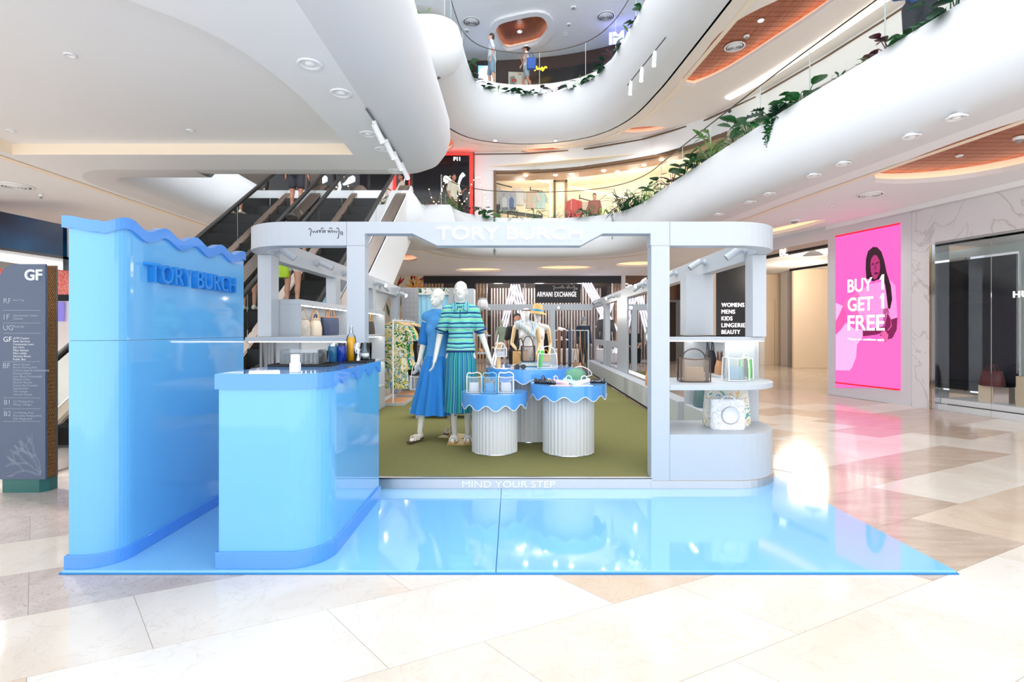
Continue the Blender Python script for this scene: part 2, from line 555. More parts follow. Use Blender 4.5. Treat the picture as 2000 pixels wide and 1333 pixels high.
V1a = [(5.4, -1), (5.22, 1), (4.95, 3.3), (4.65, 5.28), (4.14, 8.28), (3.78, 11), (3.57, 12.75), (3.42, 13.9), (2.95, 14.8), (2.0, 15.35),
       (0.7, 15.5), (-0.6, 15.35), (-1.3, 14.85), (-1.6, 14.3), (-1.68, 13.95)]
V1a = vec2(smooth_path([(x, y, 0) for x, y in V1a], 5))
V1b = [(-1.68, 13.8), (-2.45, 13.8), (-2.45, 12.4), (-5.95, 12.4), (-5.95, 7.85)]
V1c = arc(-5.55, 7.85, 0.4, 180, 270, 5) + [(-4.4, 7.45), (-3.0, 7.45), (-1.95, 7.45)] + arc(-1.55, 6.95, 0.5, 90, 0, 8) + [(-1.05, 5), (-1.05, 3), (-1.1, 1), (-1.15, -1)]
PROF1 = [(-.24, 4.58), (-.04, 4.58), (-.04, 4.75), (.02, 4.75), (.1, 4.5), (.17, 4.25), (.21, 4.0), (.19, 3.82), (.13, 3.68), (.05, 3.605), (-.05, 3.582), (-.4, 3.58)]
PROF1L = [(-.24, 4.58), (-.04, 4.58), (-.04, 4.75), (.02, 4.75), (.12, 4.5), (.2, 4.22), (.21, 4.0), (.16, 3.83), (.06, 3.69), (-.1, 3.61), (-.25, 3.585), (-.4, 3.58)]
fascia('trim_1', V1a + V1b[:-1] + V1c[:7], PROF1, FASC)
fascia('trim_3', V1c[5:], PROF1L, FASC)
hole1 = offset(V1a + V1b[:-1] + V1c, -.4)
OUTER = [(-15, -1.5), (15, -1.5), (15, 26), (-15, 26)]

def ell(cx, cy, rx, ry, a=0, n=20, k=1.0):
    out = []
    for i in range(n):
        t = 2 * PI * i / n
        x = rx * math.cos(t); y = ry * math.sin(t) * (abs(math.sin(t)) ** (k - 1) if k != 1 else 1)
        out.append((cx + x * math.cos(R(a)) - y * math.sin(R(a)), cy + x * math.sin(R(a)) + y * math.cos(R(a))))
    return out

WOOD = wood('ceiling_walnut', (150, 84, 58), (184, 112, 80), 0.45, (14, 1, 1))
WOOD2 = wood('ceiling_walnut_dark', (116, 62, 44), (150, 84, 60), 0.45, (14, 1, 1))
TRAYL = vec2(smooth_path([(-6.3, 2.45, 0), (-4.6, 2.5, 0), (-3.3, 2.85, 0), (-2.6, 3.4, 0), (-2.2, 3.9, 0), (-2.03, 4.6, 0), (-1.98, 5.4, 0), (-2.0, 6.45, 0)], 4)) + [(-6.3, 6.45)]
TRAYR = vec2(smooth_path([(5.15, 7.3, 0), (5.16, 6.5, 0), (5.25, 5.8, 0), (5.38, 5.38, 0), (5.75, 4.8, 0), (6.4, 4.35, 0), (7.05, 4.4, 0), (7.3, 5.5, 0), (7.12, 6.6, 0), (6.7, 7.4, 0), (6.0, 7.72, 0), (5.45, 7.68, 0)], 3))
TRAYS1 = [TRAYR, ell(5.95, 11.3, .3, 1.1, 16), ell(-3.5, 15.6, .6, 1.0), ell(-1.2, 18.9, .9, .6), ell(1.9, 18.3, 1.0, .7), ell(4.25, 17.2, .75, .7)]
ceil1 = flat_region('ceiling', OUTER, [hole1, TRAYL] + TRAYS1, 3.58, CEIL); struct(ceil1)
fl1 = flat_region('floor', OUTER, [offset(V1a + V1b[:-1] + V1c, -.24)], 4.58, CEIL, flip=True); struct(fl1)

def ring_wall(poly, z0, z1, m, parent, name='cove_band'):
    n = len(poly)
    b = MB()
    for i in range(n):
        p = poly[i]; q = poly[(i + 1) % n]
        b.add([(p[0], p[1], z0), (q[0], q[1], z0), (q[0], q[1], z1), (p[0], p[1], z1)], [(0, 1, 2, 3)], 0, True)
    return b.build(name, m, parent)

def grow(poly, d):
    n = len(poly); out = []
    a = sum(poly[i][0] * poly[(i + 1) % n][1] - poly[(i + 1) % n][0] * poly[i][1] for i in range(n))
    s = 1 if a > 0 else -1
    for i in range(n):
        p = poly[i - 1]; q = poly[(i + 1) % n]
        dd = Vector((q[0] - p[0], q[1] - p[1], 0)).normalized()
        out.append((poly[i][0] + dd.y * d * s, poly[i][1] - dd.x * d * s))
    return out

def planks_in(poly, z, pitch, m, parent, along='X'):
    """wooden ceiling boards cut to the outline of the recess"""
    ys = [p[1] for p in poly]; n = len(poly)
    y = min(ys)
    while y < max(ys):
        y1 = min(y + pitch - 0.012, max(ys))
        def span(yy):
            xs = []
            for i in range(n):
                a = poly[i]; b = poly[(i + 1) % n]
                if (a[1] - yy) * (b[1] - yy) < 0:
                    t = (yy - a[1]) / (b[1] - a[1]); xs.append(a[0] + t * (b[0] - a[0]))
            return (min(xs), max(xs)) if len(xs) >= 2 else None
        s0 = span(y + 0.004); s1 = span(y1 - 0.002)
        if s0 and s1:
            MB().slab([(s0[0], y, z), (s0[1], y, z), (s1[1], y1, z), (s1[0], y1, z)], (0, 0, 0.03)).build('plank', m, parent)
        y += pitch

def tray(name, label, poly, z, wm, depth=0.22, pitch=None, strip=True, group=None):
    cx = sum(p[0] for p in poly) / len(poly); cy = sum(p[1] for p in poly) / len(poly)
    t = thing(name, label, 'ceiling recess', (0, 0, 0), 0, group)
    ring_wall(poly, z, z + 0.07, WALLW, t, 'recess_rim')
    g2 = grow(poly, 0.12)
    lo = MB()
    n = len(poly)
    for i in range(n):
        j = (i + 1) % n
        lo.add([(poly[i][0], poly[i][1], z + .07), (poly[j][0], poly[j][1], z + .07), (g2[j][0], g2[j][1], z + .07), (g2[i][0], g2[i][1], z + .07)], [(0, 1, 2, 3)])
    if strip:
        lo.build('light_strip', LAMPC, t)
    else:
        lo.build('light_strip', CREAM, t)
    ring_wall(g2, z + .07, z + depth, CREAM, t, 'cove_band')
    if pitch: planks_in(g2, z + depth - 0.03, pitch, wm, t)
    flat_region('backing', g2, [], z + depth, wm, t)
    return t
tray('ceiling_recess', 'walnut boarded ceiling recess above the shop window at the right edge', TRAYR, 3.58, WOOD, pitch=0.14)
tray('ceiling_recess', 'narrow glowing ceiling recess above the cream shop beside the screen wall', TRAYS1[1], 3.58, CREAM)
tray('ceiling_recess', 'rounded ceiling recess seen beside the escalator side panel', TRAYS1[2], 3.58, WOOD)
tray('ceiling_recess', 'oval glowing ceiling recess above the two clothed mannequins', TRAYS1[3], 3.58, CREAM)
tray('ceiling_recess', 'oval glowing ceiling recess above the black shop with neon letters', TRAYS1[4], 3.58, CREAM)
tray('ceiling_recess', 'oval glowing ceiling recess beside the right white pillar', TRAYS1[5], 3.58, CREAM)
# wide shallow tray in the left soffit
t = thing('ceiling_tray', 'wide shallow tray with a cream edge in the near white soffit', 'ceiling recess')
ring_wall(TRAYL, 3.58, 3.72, CREAM, t, 'cove_band')
flat_region('tray_top', TRAYL, [], 3.72, CEIL, t)
# cream grooves that follow the slab edges
def groove(path, d0, d1, z, label):
    a = offset(path, d0); b = offset(path, d1)
    o = MB().sheet([[(p[0], p[1], z), (q[0], q[1], z)] for p, q in zip(a, b)]).build('trim_4', CREAM)
    return struct(o)
groove(V1a, -.72, -.82, 3.574, '')
groove([(-5.95, 12.2), (-5.95, 8.2), (-5.95, 6.0)], -.5, -.62, 3.574, '')

# upper floor
V2 = [(4.1, -1), (3.7, 3), (3.3, 7), (2.97, 11.2), (2.8, 13.0), (2.5, 14.5), (1.85, 15.4), (0.6, 15.8), (-0.55, 15.6), (-1.05, 15.0), (-1.22, 14.0), (-1.3, 12.6)]
V2 = vec2(smooth_path([(x, y, 0) for x, y in V2], 6))
V2b = arc(-1.9, 12.4, .6, 0, -90, 6) + [(-3, 11.8), (-9, 11.8)]
def rnd(p, d): return [(o, z + d) for o, z in p]
PROF2 = [(-.3, 8.5), (-.04, 8.5), (-.04, 8.65), (.02, 8.65), (.0, 8.5), (-.03, 8.3), (-.1, 8.05), (-.22, 7.82), (-.4, 7.62), (-.6, 7.5), (-.85, 7.45), (-.95, 7.45)]
PROF2b = [(-.3, 8.5), (-.04, 8.5), (-.04, 8.65), (.02, 8.65), (.1, 8.4), (.12, 8.1), (.05, 7.8), (-.15, 7.55), (-.4, 7.45)]
fascia('trim_5', V2, PROF2, FASC)
fascia('trim_6', V2b, PROF2b, FASC)
hole2 = offset(V2, -.9) + [(-9, 11.4), (-9, -1)]
hole2 = offset(V2, -.9)[:-1] + offset(V2b, -.4)[3:] + [(-9, -1)]
TRAYU = vec2(smooth_path([(4.09, 12.6, 0), (4.2, 11.4, 0), (4.25, 10.5, 0), (4.55, 9.85, 0), (5.0, 9.3, 0), (5.4, 8.6, 0), (5.9, 8.3, 0), (5.95, 9.4, 0), (5.5, 10.8, 0), (5.0, 12.1, 0), (4.55, 12.75, 0)], 3))
TRAYS2 = [TRAYU, ell(3.95, 15.6, .75, .3, -12, k=1.4), ell(1.1, 17.4, .8, .35, k=1.4), ell(-2.6, 16.6, .7, 1.0)]
ceil2 = flat_region('ceiling', OUTER, [hole2] + TRAYS2, 7.45, mat('ceiling_plaster_warm', (244, 232, 222), 0.75, var=0.02, vscale=0.8)); struct(ceil2)
fl2 = flat_region('floor', OUTER, [offset(V2, -.3)[:-1] + offset(V2b, -.3)[3:] + [(-9, -1)]], 9.05, CEIL, flip=True); struct(fl2)
tray('ceiling_recess', 'long walnut ceiling recess high above the sloping planter balustrade', TRAYU, 7.45, WOOD, pitch=0.16, strip=True)
tray('ceiling_recess', 'eye shaped ceiling recess with a round vent on the first floor', TRAYS2[1], 7.45, WOOD)
tray('ceiling_recess', 'eye shaped ceiling recess above the fashion shop sign wall', TRAYS2[2], 7.45, WOOD)
tray('ceiling_recess', 'walnut ceiling recess half hidden behind the round white slab nose', TRAYS2[3], 7.45, WOOD)
groove(V2, -1.25, -1.36, 7.444, '')
# top ceiling over the second floor
TRAY3 = vec2(smooth_path([(-.56, 17.65, 0), (-.4, 17.2, 0), (.1, 16.95, 0), (.8, 16.75, 0), (1.1, 17.0, 0), (1.19, 17.6, 0), (.9, 18.3, 0), (.3, 18.6, 0), (-.19, 18.75, 0), (-.45, 18.2, 0)], 3))
ceil3 = flat_region('ceiling', [(-15, 11), (15, 11), (15, 26), (-15, 26)], [[(-2.4, 11.5), (2.9, 11.5), (2.6, 14.6), (1.9, 15.6), (.6, 16.0), (-.6, 15.8), (-1.3, 14.8)], TRAY3], 11.7, CEIL); struct(ceil3)
tray('ceiling_recess', 'kite shaped dark walnut recess glowing on the topmost ceiling', TRAY3, 11.7, WOOD2, pitch=0.11)
ring = MB()
g1 = grow(TRAY3, .02); g2 = grow(TRAY3, .25)
for i in range(len(g1)):
    j = (i + 1) % len(g1)
    ring.add([(g1[i][0], g1[i][1], 11.62), (g1[j][0], g1[j][1], 11.62), (g2[j][0], g2[j][1], 11.62), (g2[i][0], g2[i][1], 11.62),
              (g1[i][0], g1[i][1], 11.7), (g1[j][0], g1[j][1], 11.7), (g2[j][0], g2[j][1], 11.7), (g2[i][0], g2[i][1], 11.7)],
             [(0, 1, 2, 3), (0, 4, 5, 1), (2, 6, 7, 3)])
struct(ring.build('trim_7', WALLW))

# ---------------------------------------------------------------- outer walls
struct(MB().box(-15, -14.8, -1.5, 26, 0, 12).build('wall_left', WALLW))
struct(MB().box(-15, 15, 25.8, 26, 0, 12).build('wall_back', WALLW))
struct(MB().box(14.8, 15, -1.5, 26, 0, 12).build('wall_right', WALLW))

# ---------------------------------------------------------------- glass balustrades
def balustrade(name, label, path, z, h, seam, group=None):
    t = thing(name, label, 'balustrade', (path[0][0], path[0][1], z), 0, group)
    off = t.location
    # panels
    seg = [Vector((p[0], p[1], 0)) for p in path]
    acc = 0; cur = [seg[0]]; panels = []
    for a, b in zip(seg[:-1], seg[1:]):
        cur.append(b); acc += (b - a).length
        if acc > seam: panels.append(cur); cur = [b]; acc = 0
    if len(cur) > 1: panels.append(cur)
    for pc in panels:
        MB().sheet([[(p.x, p.y, z), (p.x, p.y, z + h)] for p in pc]).build('glass_panel', GLASSR, t, off)
        e = pc[-1]
        MB().box(e.x - .006, e.x + .006, e.y - .006, e.y + .006, z, z + h).build('panel_joint', mat('glass_edge', (196, 206, 205), .3), t, off)
    MB().tube([(p.x, p.y, z + h) for p in seg], 0.012, 6).build('top_rail', mat('rail_bronze', (92, 78, 62), .35, .6), t, off)
    MB().sheet([[(p.x, p.y, z - .1), (p.x, p.y, z + .02)] for p in seg]).build('base_rail', STEEL, t, off)
    return t
balustrade('glass_balustrade', 'long curved frameless glass balustrade behind the first floor planters', offset(V1a, -.26)[8:], 4.62, 1.0, 1.15)
up2 = offset(V2, -.3)
struct(MB().sheet([[(p[0], p[1], 8.5), (p[0], p[1], 9.05), (q[0], q[1], 9.05)] for p, q in zip(up2, offset(V2, -.5))], smooth=False).build('trim_10', WALLW))
balustrade('glass_balustrade', 'curved frameless glass balustrade around the dim second floor', offset(V2, -.36)[10:], 9.1, 1.02, 1.3)

# ---------------------------------------------------------------- right hand wall with screen and shop window
WA, WB, WJ, WE = Vector((6.72, 10.9, 0)), Vector((7.18, 9.2, 0)), Vector((7.27, 8.82, 0)), Vector((8.7, 3.0, 0))
def along(t): return WB + (WA - WB) * t
MARB = marble('wall_marble', (226, 224, 228), (214, 212, 217), (172, 166, 170), 0.16, 0.42, 0.55, (1, 1, 0.5))
GREYP = mat('grey_panel', (214, 214, 220), 0.35, var=0.02, vscale=2)
nr = Vector((0.97, 0.25, 0))
def wallpiece(name, a, b, z0, z1, m, th=0.25, parent=None, off=None):
    d = nr * th
    return MB().slab([(a.x, a.y, z0), (b.x, b.y, z0), (b.x, b.y, z1), (a.x, a.y, z1)], (d.x, d.y, 0)).build(name, m, parent, off)
struct(wallpiece('wall_screen', WA, WB, 0, 3.58, GREYP))
struct(wallpiece('wall_marble_pier', WB + Vector((0.002, -.002, 0)), WJ, 0, 3.58, MARB))
struct(wallpiece('wall_marble_head', WJ, WE, 2.84, 3.58, MARB))
struct(wallpiece('baseboard_right', WA - nr * .012, WB - nr * .012, 0, .06, GREYP, .02))
struct(wallpiece('trim_8', WA - nr * .05, WE - nr * .05, 3.5, 3.58, WALLW, .06))

# ---------------------------------------------------------------- downlights and vents
def downlight_proto(name, r, lit):
    b = MB()
    b.lathe([(r * .62, .03), (r * .66, -.004), (r * .9, -.014), (r, -.004), (r, .0)], 20, cap=False)
    ring_m = b.mesh('ring', WHITE)
    l = MB().lathe([(0.001, .012), (r * .64, .012)], 20, cap=False)
    lens_m = l.mesh('lens', LAMPW if lit else mat('lens_grey', (196, 202, 210), .3))
    e = MB().ball((0, 0, -.0), (r * .42, r * .42, r * .2), 12, 6).mesh('eyeball', WHITE)
    return ring_m, lens_m, e
DL = {True: downlight_proto('a', .045, True), False: downlight_proto('b', .085, False)}
ORD = ['first', 'second', 'third', 'fourth', 'fifth', 'sixth', 'seventh', 'eighth']
CNT = {}
def downlight(u, v, z, lit, label, group, rs=1.0):
    p = on_plane(u, v, z)
    if group:
        k = CNT.get(group, 0); CNT[group] = k + 1
        label = ORD[k] + ' ' + label
    t = thing('recessed_downlight', label, 'ceiling light', p, 0, group)
    rm, lm, em = DL[lit]
    place('ring', rm, t, sc=(rs, rs, 1)); place('lens', lm, t, sc=(rs, rs, 1))
    if not lit: place('eyeball', em, t, sc=(rs, rs, 1))
for u, v in ((1868, 230), (1780, 267), (1648, 320), (1590, 343), (1503, 379), (1465, 395), (1405, 419)):
    downlight(u, v, 3.578, False, 'white ringed unlit downlight from the right below the planter slab', 'downlights along the right soffit', 1.15)
for u, v in ((605, 125), (666, 182), (720, 262), (748, 292), (772, 334)):
    downlight(u, v, 3.578, False, 'white ringed downlight from the camera along the left soffit edge', 'downlights along the left soffit', 1.2)
for u, v in ((137, 107), (21, 255), (372, 255)):
    downlight(u, v, 3.718, True, 'small bright downlight inside the wide white ceiling tray, counted from the top', 'lit downlights in the ceiling tray')
downlight(1626, 403, 3.578, True, 'small bright downlight in the soffit near the pink screen', None)
downlight(1874, 304, 3.76, True, 'small bright downlight in the walnut recess at the right edge', None)
for u, v in ((967, 275), (1085, 275), (1155, 270), (1325, 198)):
    downlight(u, v, 7.448, True, 'small bright downlight from the left in the first floor ceiling', 'lit downlights on the first floor ceiling', 1.8)
downlight(1486, 40, 7.62, True, 'small bright downlight in the long high walnut recess', None, 1.6)
for u, v in ((1015, 62), (1105, 66), (1213, 27)):
    downlight(u, v, 11.69, True, 'small bright downlight from the left on the dim top ceiling', 'lit downlights on the top ceiling', 2.2)
for u, v in ((790, 523), (800, 533), (870, 536), (1003, 531), (1171, 522), (1328, 499)):
    downlight(u, v, 3.578, True, 'small bright downlight from the left in the far ground floor ceiling', 'lit downlights far behind the kiosk', 1.8)

def vent(u, v, z, r, label):
    p = on_plane(u, v, z)
    t = thing('ceiling_vent', label, 'air vent', p)
    MB().lathe([(r, .0), (r, -.01), (r * .86, -.02), (r * .84, -.005)], 24, cap=False).build('rim', WHITE, t)
    for k in (0.72, .55, .38, .2):
        MB().lathe([(r * k, -.004), (r * (k - .07), -.03), (r * (k - .09), -.03), (r * (k - .03), -.002)], 24, cap=False).build('louver_ring', WHITE, t)
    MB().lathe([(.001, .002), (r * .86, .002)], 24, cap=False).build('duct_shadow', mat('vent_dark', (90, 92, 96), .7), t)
vent(1700, 380, 3.577, .2, 'round louvered ceiling vent in the pinkish soffit above the screen')
vent(28, 363, 3.577, .24, 'round louvered ceiling vent above the dark blue screen')
vent(1435, 91, 7.62, .22, 'round louvered vent in the long high walnut recess')
vent(1227, 243, 7.6, .22, 'round louvered vent in the eye shaped recess')
vent(921, 43, 11.69, .32, 'round louvered vent left of the kite recess on the top ceiling')
vent(1183, 32, 11.69, .32, 'round louvered vent right of the kite recess on the top ceiling')
def detector(u, v, z, label, r=.06):
    p = on_plane(u, v, z)
    t = thing('smoke_detector', label, 'smoke detector', p)
    MB().lathe([(r, 0), (r, -.02), (r * .75, -.035)], 16).build('base', WHITE, t)
    MB().lathe([(r * .6, -.035), (r * .62, -.05), (r * .3, -.07)], 16).build('sensor', mat('grey_plastic', (150, 152, 156), .5), t)
detector(1990, 268, 3.76, 'white smoke detector in the walnut recess at the right edge')
detector(1458, 70, 7.62, 'white smoke detector in the long high walnut recess')
detector(1552, 430, 3.577, 'white ceiling camera above the cream shop front', .1)
detector(912, 59, 11.69, 'dark eyed ceiling camera left of the kite recess', .1)
detector(1120, 14, 11.69, 'dark eyed ceiling camera behind the kite recess', .1)
detector(1111, 47, 11.69, 'dark eyed ceiling camera right of the kite recess', .08)
detector(80, 380, 3.577, 'small sprinkler head in the far left ceiling', .03)

# ================================================================== POP-UP KIOSK
KY = 4.35            # front plane of the kiosk
ZP = 0.02            # top of the blue platform
ZF = 0.113           # top of the kiosk floor

# ---------------------------------------------------------------- blue platform
t = thing('blue_platform', 'glossy light blue display platform in front of the white kiosk', 'platform', (0, 2.87, 0))
MB().prism([(-2.526, 2.87), (-.092, 2.87), (-.092, 5.0), (-2.526, 5.0)], 0.002, ZP).build('board', BLUE3, t, t.location, bevel=.003)
MB().prism([(-.088, 2.87), (2.491, 2.87), (2.43, 5.0), (-.088, 5.0)], 0.002, ZP).build('board', BLUE3, t, t.location, bevel=.003)
MB().prism([(-2.535, 2.862), (2.5, 2.862), (2.44, 5.0), (-2.535, 5.0)], 0.001, .008).build('edge_trim', mat('blue_edge', (40, 130, 200), .3), t, t.location)

# ---------------------------------------------------------------- kiosk floor, carpet, kick plates
def lerp(a, b, k): return a + (b - a) * k
def rx(y): return lerp(2.29, 2.46, (y - 5.0) / 10.6) if y > 5 else 2.29       # inner face of the right wall
plan_front = lambda off: ([(-2.42 - off, 5.05)] + arc(-1.9, 4.87, .52 + off, 180, 270, 10) + arc(1.9, 4.87, .52 + off, 270, 360, 10) + [(2.42 + off, 5.05)])
t = fr = thing('pop_up_kiosk', 'white pop-up kiosk with rounded fascia ring, pillars, side beams and steel step', 'kiosk', (0, KY, ZP))
MB().prism([(-1.4, KY + .004), (1.3, KY + .004), (1.3, 5.0), (rx(15.6) + .1, 15.6), (-2.4, 15.6), (-2.4, 5.0), (-1.4, 5.0)], 0.0, ZF - .012).build('deck', WALLW, t, t.location)
MB().box(-1.26, 1.19, KY - .002, KY + .006, ZP, ZF).build('kick_plate', STEEL, t, t.location, bevel=.002)
MB().box(-1.26, 1.19, KY - .002, KY + .035, ZF - .011, ZF + .003).build('nosing', STEEL, t, t.location, bevel=.002)
text_at('lettering', 'MIND YOUR STEP', mat('letter_white', (250, 248, 246), .4), t, P(903, 952.5, KY - .004), (1, 0, 0), width=181 * KY / 1000, height=12.5 * KY / 1000, ext=.003)
carpet = MB().prism([(-1.25, KY + .035), (1.18, KY + .035), (1.18, 4.5), (2.07, 5.06), (2.07, 6.4), (2.24, 15.5), (-2.35, 15.5), (-2.08, 8.4), (-2.08, 5.06), (-1.25, 4.5)], ZF - .011, ZF).build('carpet', CARPET)
tag(carpet, 'olive green carpet inside the white kiosk', 'carpet')

# ---------------------------------------------------------------- white frame
KW = mat('kiosk_white', (190, 196, 204), .4, var=.01)
FO = fr.location
zt, zb = 2.292, 2.088
# front header with the dropped sign field
hd = [(-1.405, zb), (-1.405, zt), (1.34, zt), (1.34, zb), (1.177, zb), (1.177, 2.19), (.772, 2.19), (.583, zb), (-.637, zb), (-.846, 2.19), (-1.251, 2.19), (-1.251, zb)]
MB().slab([(x, KY, z) for x, z in hd][::-1], (0, .125, 0)).build('sign_header', KW, fr, FO, bevel=.003)
def ring_side(s):
    o = arc(s * 1.9, 4.87, .52, 270, 270 + s * 90, 12); i = arc(s * 1.9, 4.87, .39, 270 + s * 90, 270, 12)
    x0 = 1.342 if s > 0 else -1.407
    poly = [(x0, KY)] + o + [(s * 2.42, 5.04), (s * 2.29, 5.04)] + i + [(x0, KY + .13)]
    return MB().prism(poly, zb, zt).build('fascia_ring', KW, fr, FO, bevel=.003)
ring_side(-1); ring_side(1)
for x0, x1 in ((-1.405, -1.251), (1.183, 1.34)):
    MB().box(x0, x1, KY, KY + .125, ZP + .066, zb - .001).build('pillar', KW, fr, FO, bevel=.003)
    MB().box(x0 - .004, x1 + .004, KY - .006, KY + .13, ZP, ZP + .066).build('kick_plate', STEEL, fr, FO, bevel=.002)
# side posts and beams, left
BZ0, BZ1 = 2.047, 2.25
for y0, y1, z0 in ((4.87, 5.03, 1.306), (6.66, 6.84, 1.68), (8.45, 8.62, ZF), (10.2, 10.4, ZF)):
    MB().box(-2.42, -2.29, y0, y1, z0, 2.087 if y0 < 5 else BZ0).build('post', KW, fr, FO, bevel=.003)
MB().box(-2.42, -2.29, 5.042, 10.55, BZ0, BZ1).build('side_beam', KW, fr, FO, bevel=.003)
# right
MB().box(2.29, 2.42, 4.87, 5.03, 1.306, 2.087).build('post', KW, fr, FO, bevel=.003)
for y0, y1, z0, w_ in ((6.2, 6.42, 1.306, .33), (8.6, 8.9, ZF, .13), (10.6, 11.6, ZF, .13), (13.3, 13.6, ZF, .13)):
    x1 = rx(y0) + .13
    MB().box(x1 - w_, x1, y0, y1, z0, BZ0).build('post', KW, fr, FO, bevel=.003)
MB().prism([(2.29, 5.042), (rx(15.6), 15.6), (rx(15.6) + .13, 15.6), (2.42, 5.042)], BZ0, BZ1).build('side_beam', KW, fr, FO, bevel=.003)
# back
MB().box(-.75, rx(15.6), 15.6, 15.75, 1.97, 2.16).build('back_beam', KW, fr, FO, bevel=.003)
for x in (1.16,): MB().box(x, x + .16, 15.6, 15.75, ZF, 1.97).build('post', KW, fr, FO)
# sign letters
text_at('sign_letters', 'TORY BURCH', mat('sign_letter_white', (255, 255, 255), .5, var=0, emit=(255, 255, 255), estr=.3), fr, P(853, 468.5, KY - .001), (1, 0, 0), width=284 * KY / 1000, height=24.5 * KY / 1000, ext=.01, bold=.005)
# small script on the ring
INK = mat('script_ink', (52, 52, 66), .5)
def script(strokes, u0, v0, su, sv, Y, m, parent, r, name='script_lettering'):
    b = MB()
    off = parent.location
    for st in strokes:
        b.tube([P(u0 + x * su, v0 + y * sv, Y) for x, y in st], r, 5)
    return b.build(name, m, parent, off)
SCR = [[(2, 6), (4, 3), (7, 5), (6, 12), (5, 18)], [(9, 8), (11, 12), (13, 8), (15, 12), (17, 8), (19, 12)], [(19, 12), (20, 7), (23, 7), (24, 12)], [(24, 12), (25, 7), (29, 7), (29, 12)], [(26, 5), (28, 2), (31, 4)],
       [(31, 12), (32, 7), (34, 7), (34, 12)], [(39, 7), (41, 12), (42, 7)], [(42, 7), (44, 12), (46, 7), (48, 7), (48, 12)], [(42, 4), (45, 2), (48, 4)], [(51, 8), (52, 12), (54, 8), (56, 12), (58, 8)], [(56, 4), (59, 2), (61, 5), (61, 14), (60, 21), (58, 23)],
       [(64, 9), (65, 13), (65, 16)], [(67, 9), (68, 13), (68, 17)]]
script(SCR, 601, 443, 1.0, 1.0, KY - .001, INK, fr, .0032)

# ---------------------------------------------------------------- display corners and side cabinets
LITW = glow('strip_light', (255, 246, 232), 9.0)
def corner(s, label):
    t = thing('corner_display', label, 'display shelf', (s * 1.9, KY, ZP)); o_ = t.location
    x0 = 1.342 if s > 0 else -1.407
    def plan(off, yb=5.04):
        return [(x0, KY - off)] + arc(s * 1.9, 4.87, .52 + off, 270, 270 + s * 90, 12) + [(s * (2.42 + off), yb), (x0, yb)]
    MB().prism(plan(-.005), ZP + .066, .48).build('base', KW, t, o_, bevel=.003)
    MB().prism(plan(.006), ZP, ZP + .066).build('kick_plate', STEEL, t, o_, bevel=.002)
    MB().prism(plan(0, 5.04), .857, .902).build('shelf', KW, t, o_, bevel=.003)
    yf = 4.9 if s > 0 else 4.64
    MB().box(min(x0, s * 2.42), max(x0, s * 2.42), yf, 5.04, 1.266, 1.304).build('top_slab', KW, t, o_, bevel=.003)
    MB().box(min(x0 + s * .02, s * 2.4), max(x0 + s * .02, s * 2.4), yf + .03, yf + .05, 1.259, 1.266).build('light_strip', LITW, t, o_)
    # white back panel, clear acrylic corner screen
    MB().box(min(s * 2.08, s * 2.41), max(s * 2.08, s * 2.41), 5.0, 5.03, .48, .857).build('back_panel', KW, t, o_)
    MB().box(min(s * 2.08, s * 2.41), max(s * 2.08, s * 2.41), 5.0, 5.03, .902, 1.266).build('back_panel', KW, t, o_)
    pa = arc(s * 1.95, 4.9, .42, 270 + s * 60, 270 + s * 90, 6)
    MB().sheet([[(p[0], p[1], .905), (p[0], p[1], 1.265)] for p in pa] + [[(s * 2.37, 5.0, .905), (s * 2.37, 5.0, 1.265)]]).build('acrylic_screen', ACRYL, t, o_)
    return t
corner(1, 'white rounded corner display with shelves of bags right of the entrance')
corner(-1, 'white corner display with shelves left of the entrance behind the blue counter')

def cabinet(s, x_in, x_out, y0, y1, divs, top, label):
    t = thing('display_cabinet', label, 'cabinet', (s * x_in, y0, ZF)); o_ = t.location
    a, b = min(s * x_in, s * x_out), max(s * x_in, s * x_out)
    MB().box(a, b, y0, y1, ZF, .48).build('base', KW, t, o_, bevel=.003)
    bk = (s * x_out - .02, s * x_out) if s > 0 else (s * x_out, s * x_out + .02)
    MB().box(bk[0], bk[1], y0, y1, .48, top - .05).build('back_panel', KW, t, o_)
    for z0, z1 in ((.857, .902), (1.266, 1.304), (top - .05, top)):
        if z1 > top + .001: continue
        MB().box(a, b, y0, y1, z0, z1).build('shelf', KW, t, o_, bevel=.003)
        MB().box(s * (x_in + .07) - .012, s * (x_in + .07) + .012, y0 + .04, y1 - .04, z0 - .008, z0).build('light_strip', LITW, t, o_)
    for yy in divs:
        MB().box(a, b, yy, yy + .025, .48, top - .05).build('side_panel', KW, t, o_, bevel=.002)
    return t
cabinet(-1, 2.09, 2.41, 5.06, 8.43, (5.06, 6.8, 8.405), 1.675, 'tall white wall cabinet with lit bag shelves on the left')
cabinet(1, 2.08, 2.41, 5.06, 6.19, (6.165,), 1.304, 'white wall cabinet with lit bag shelves on the right')

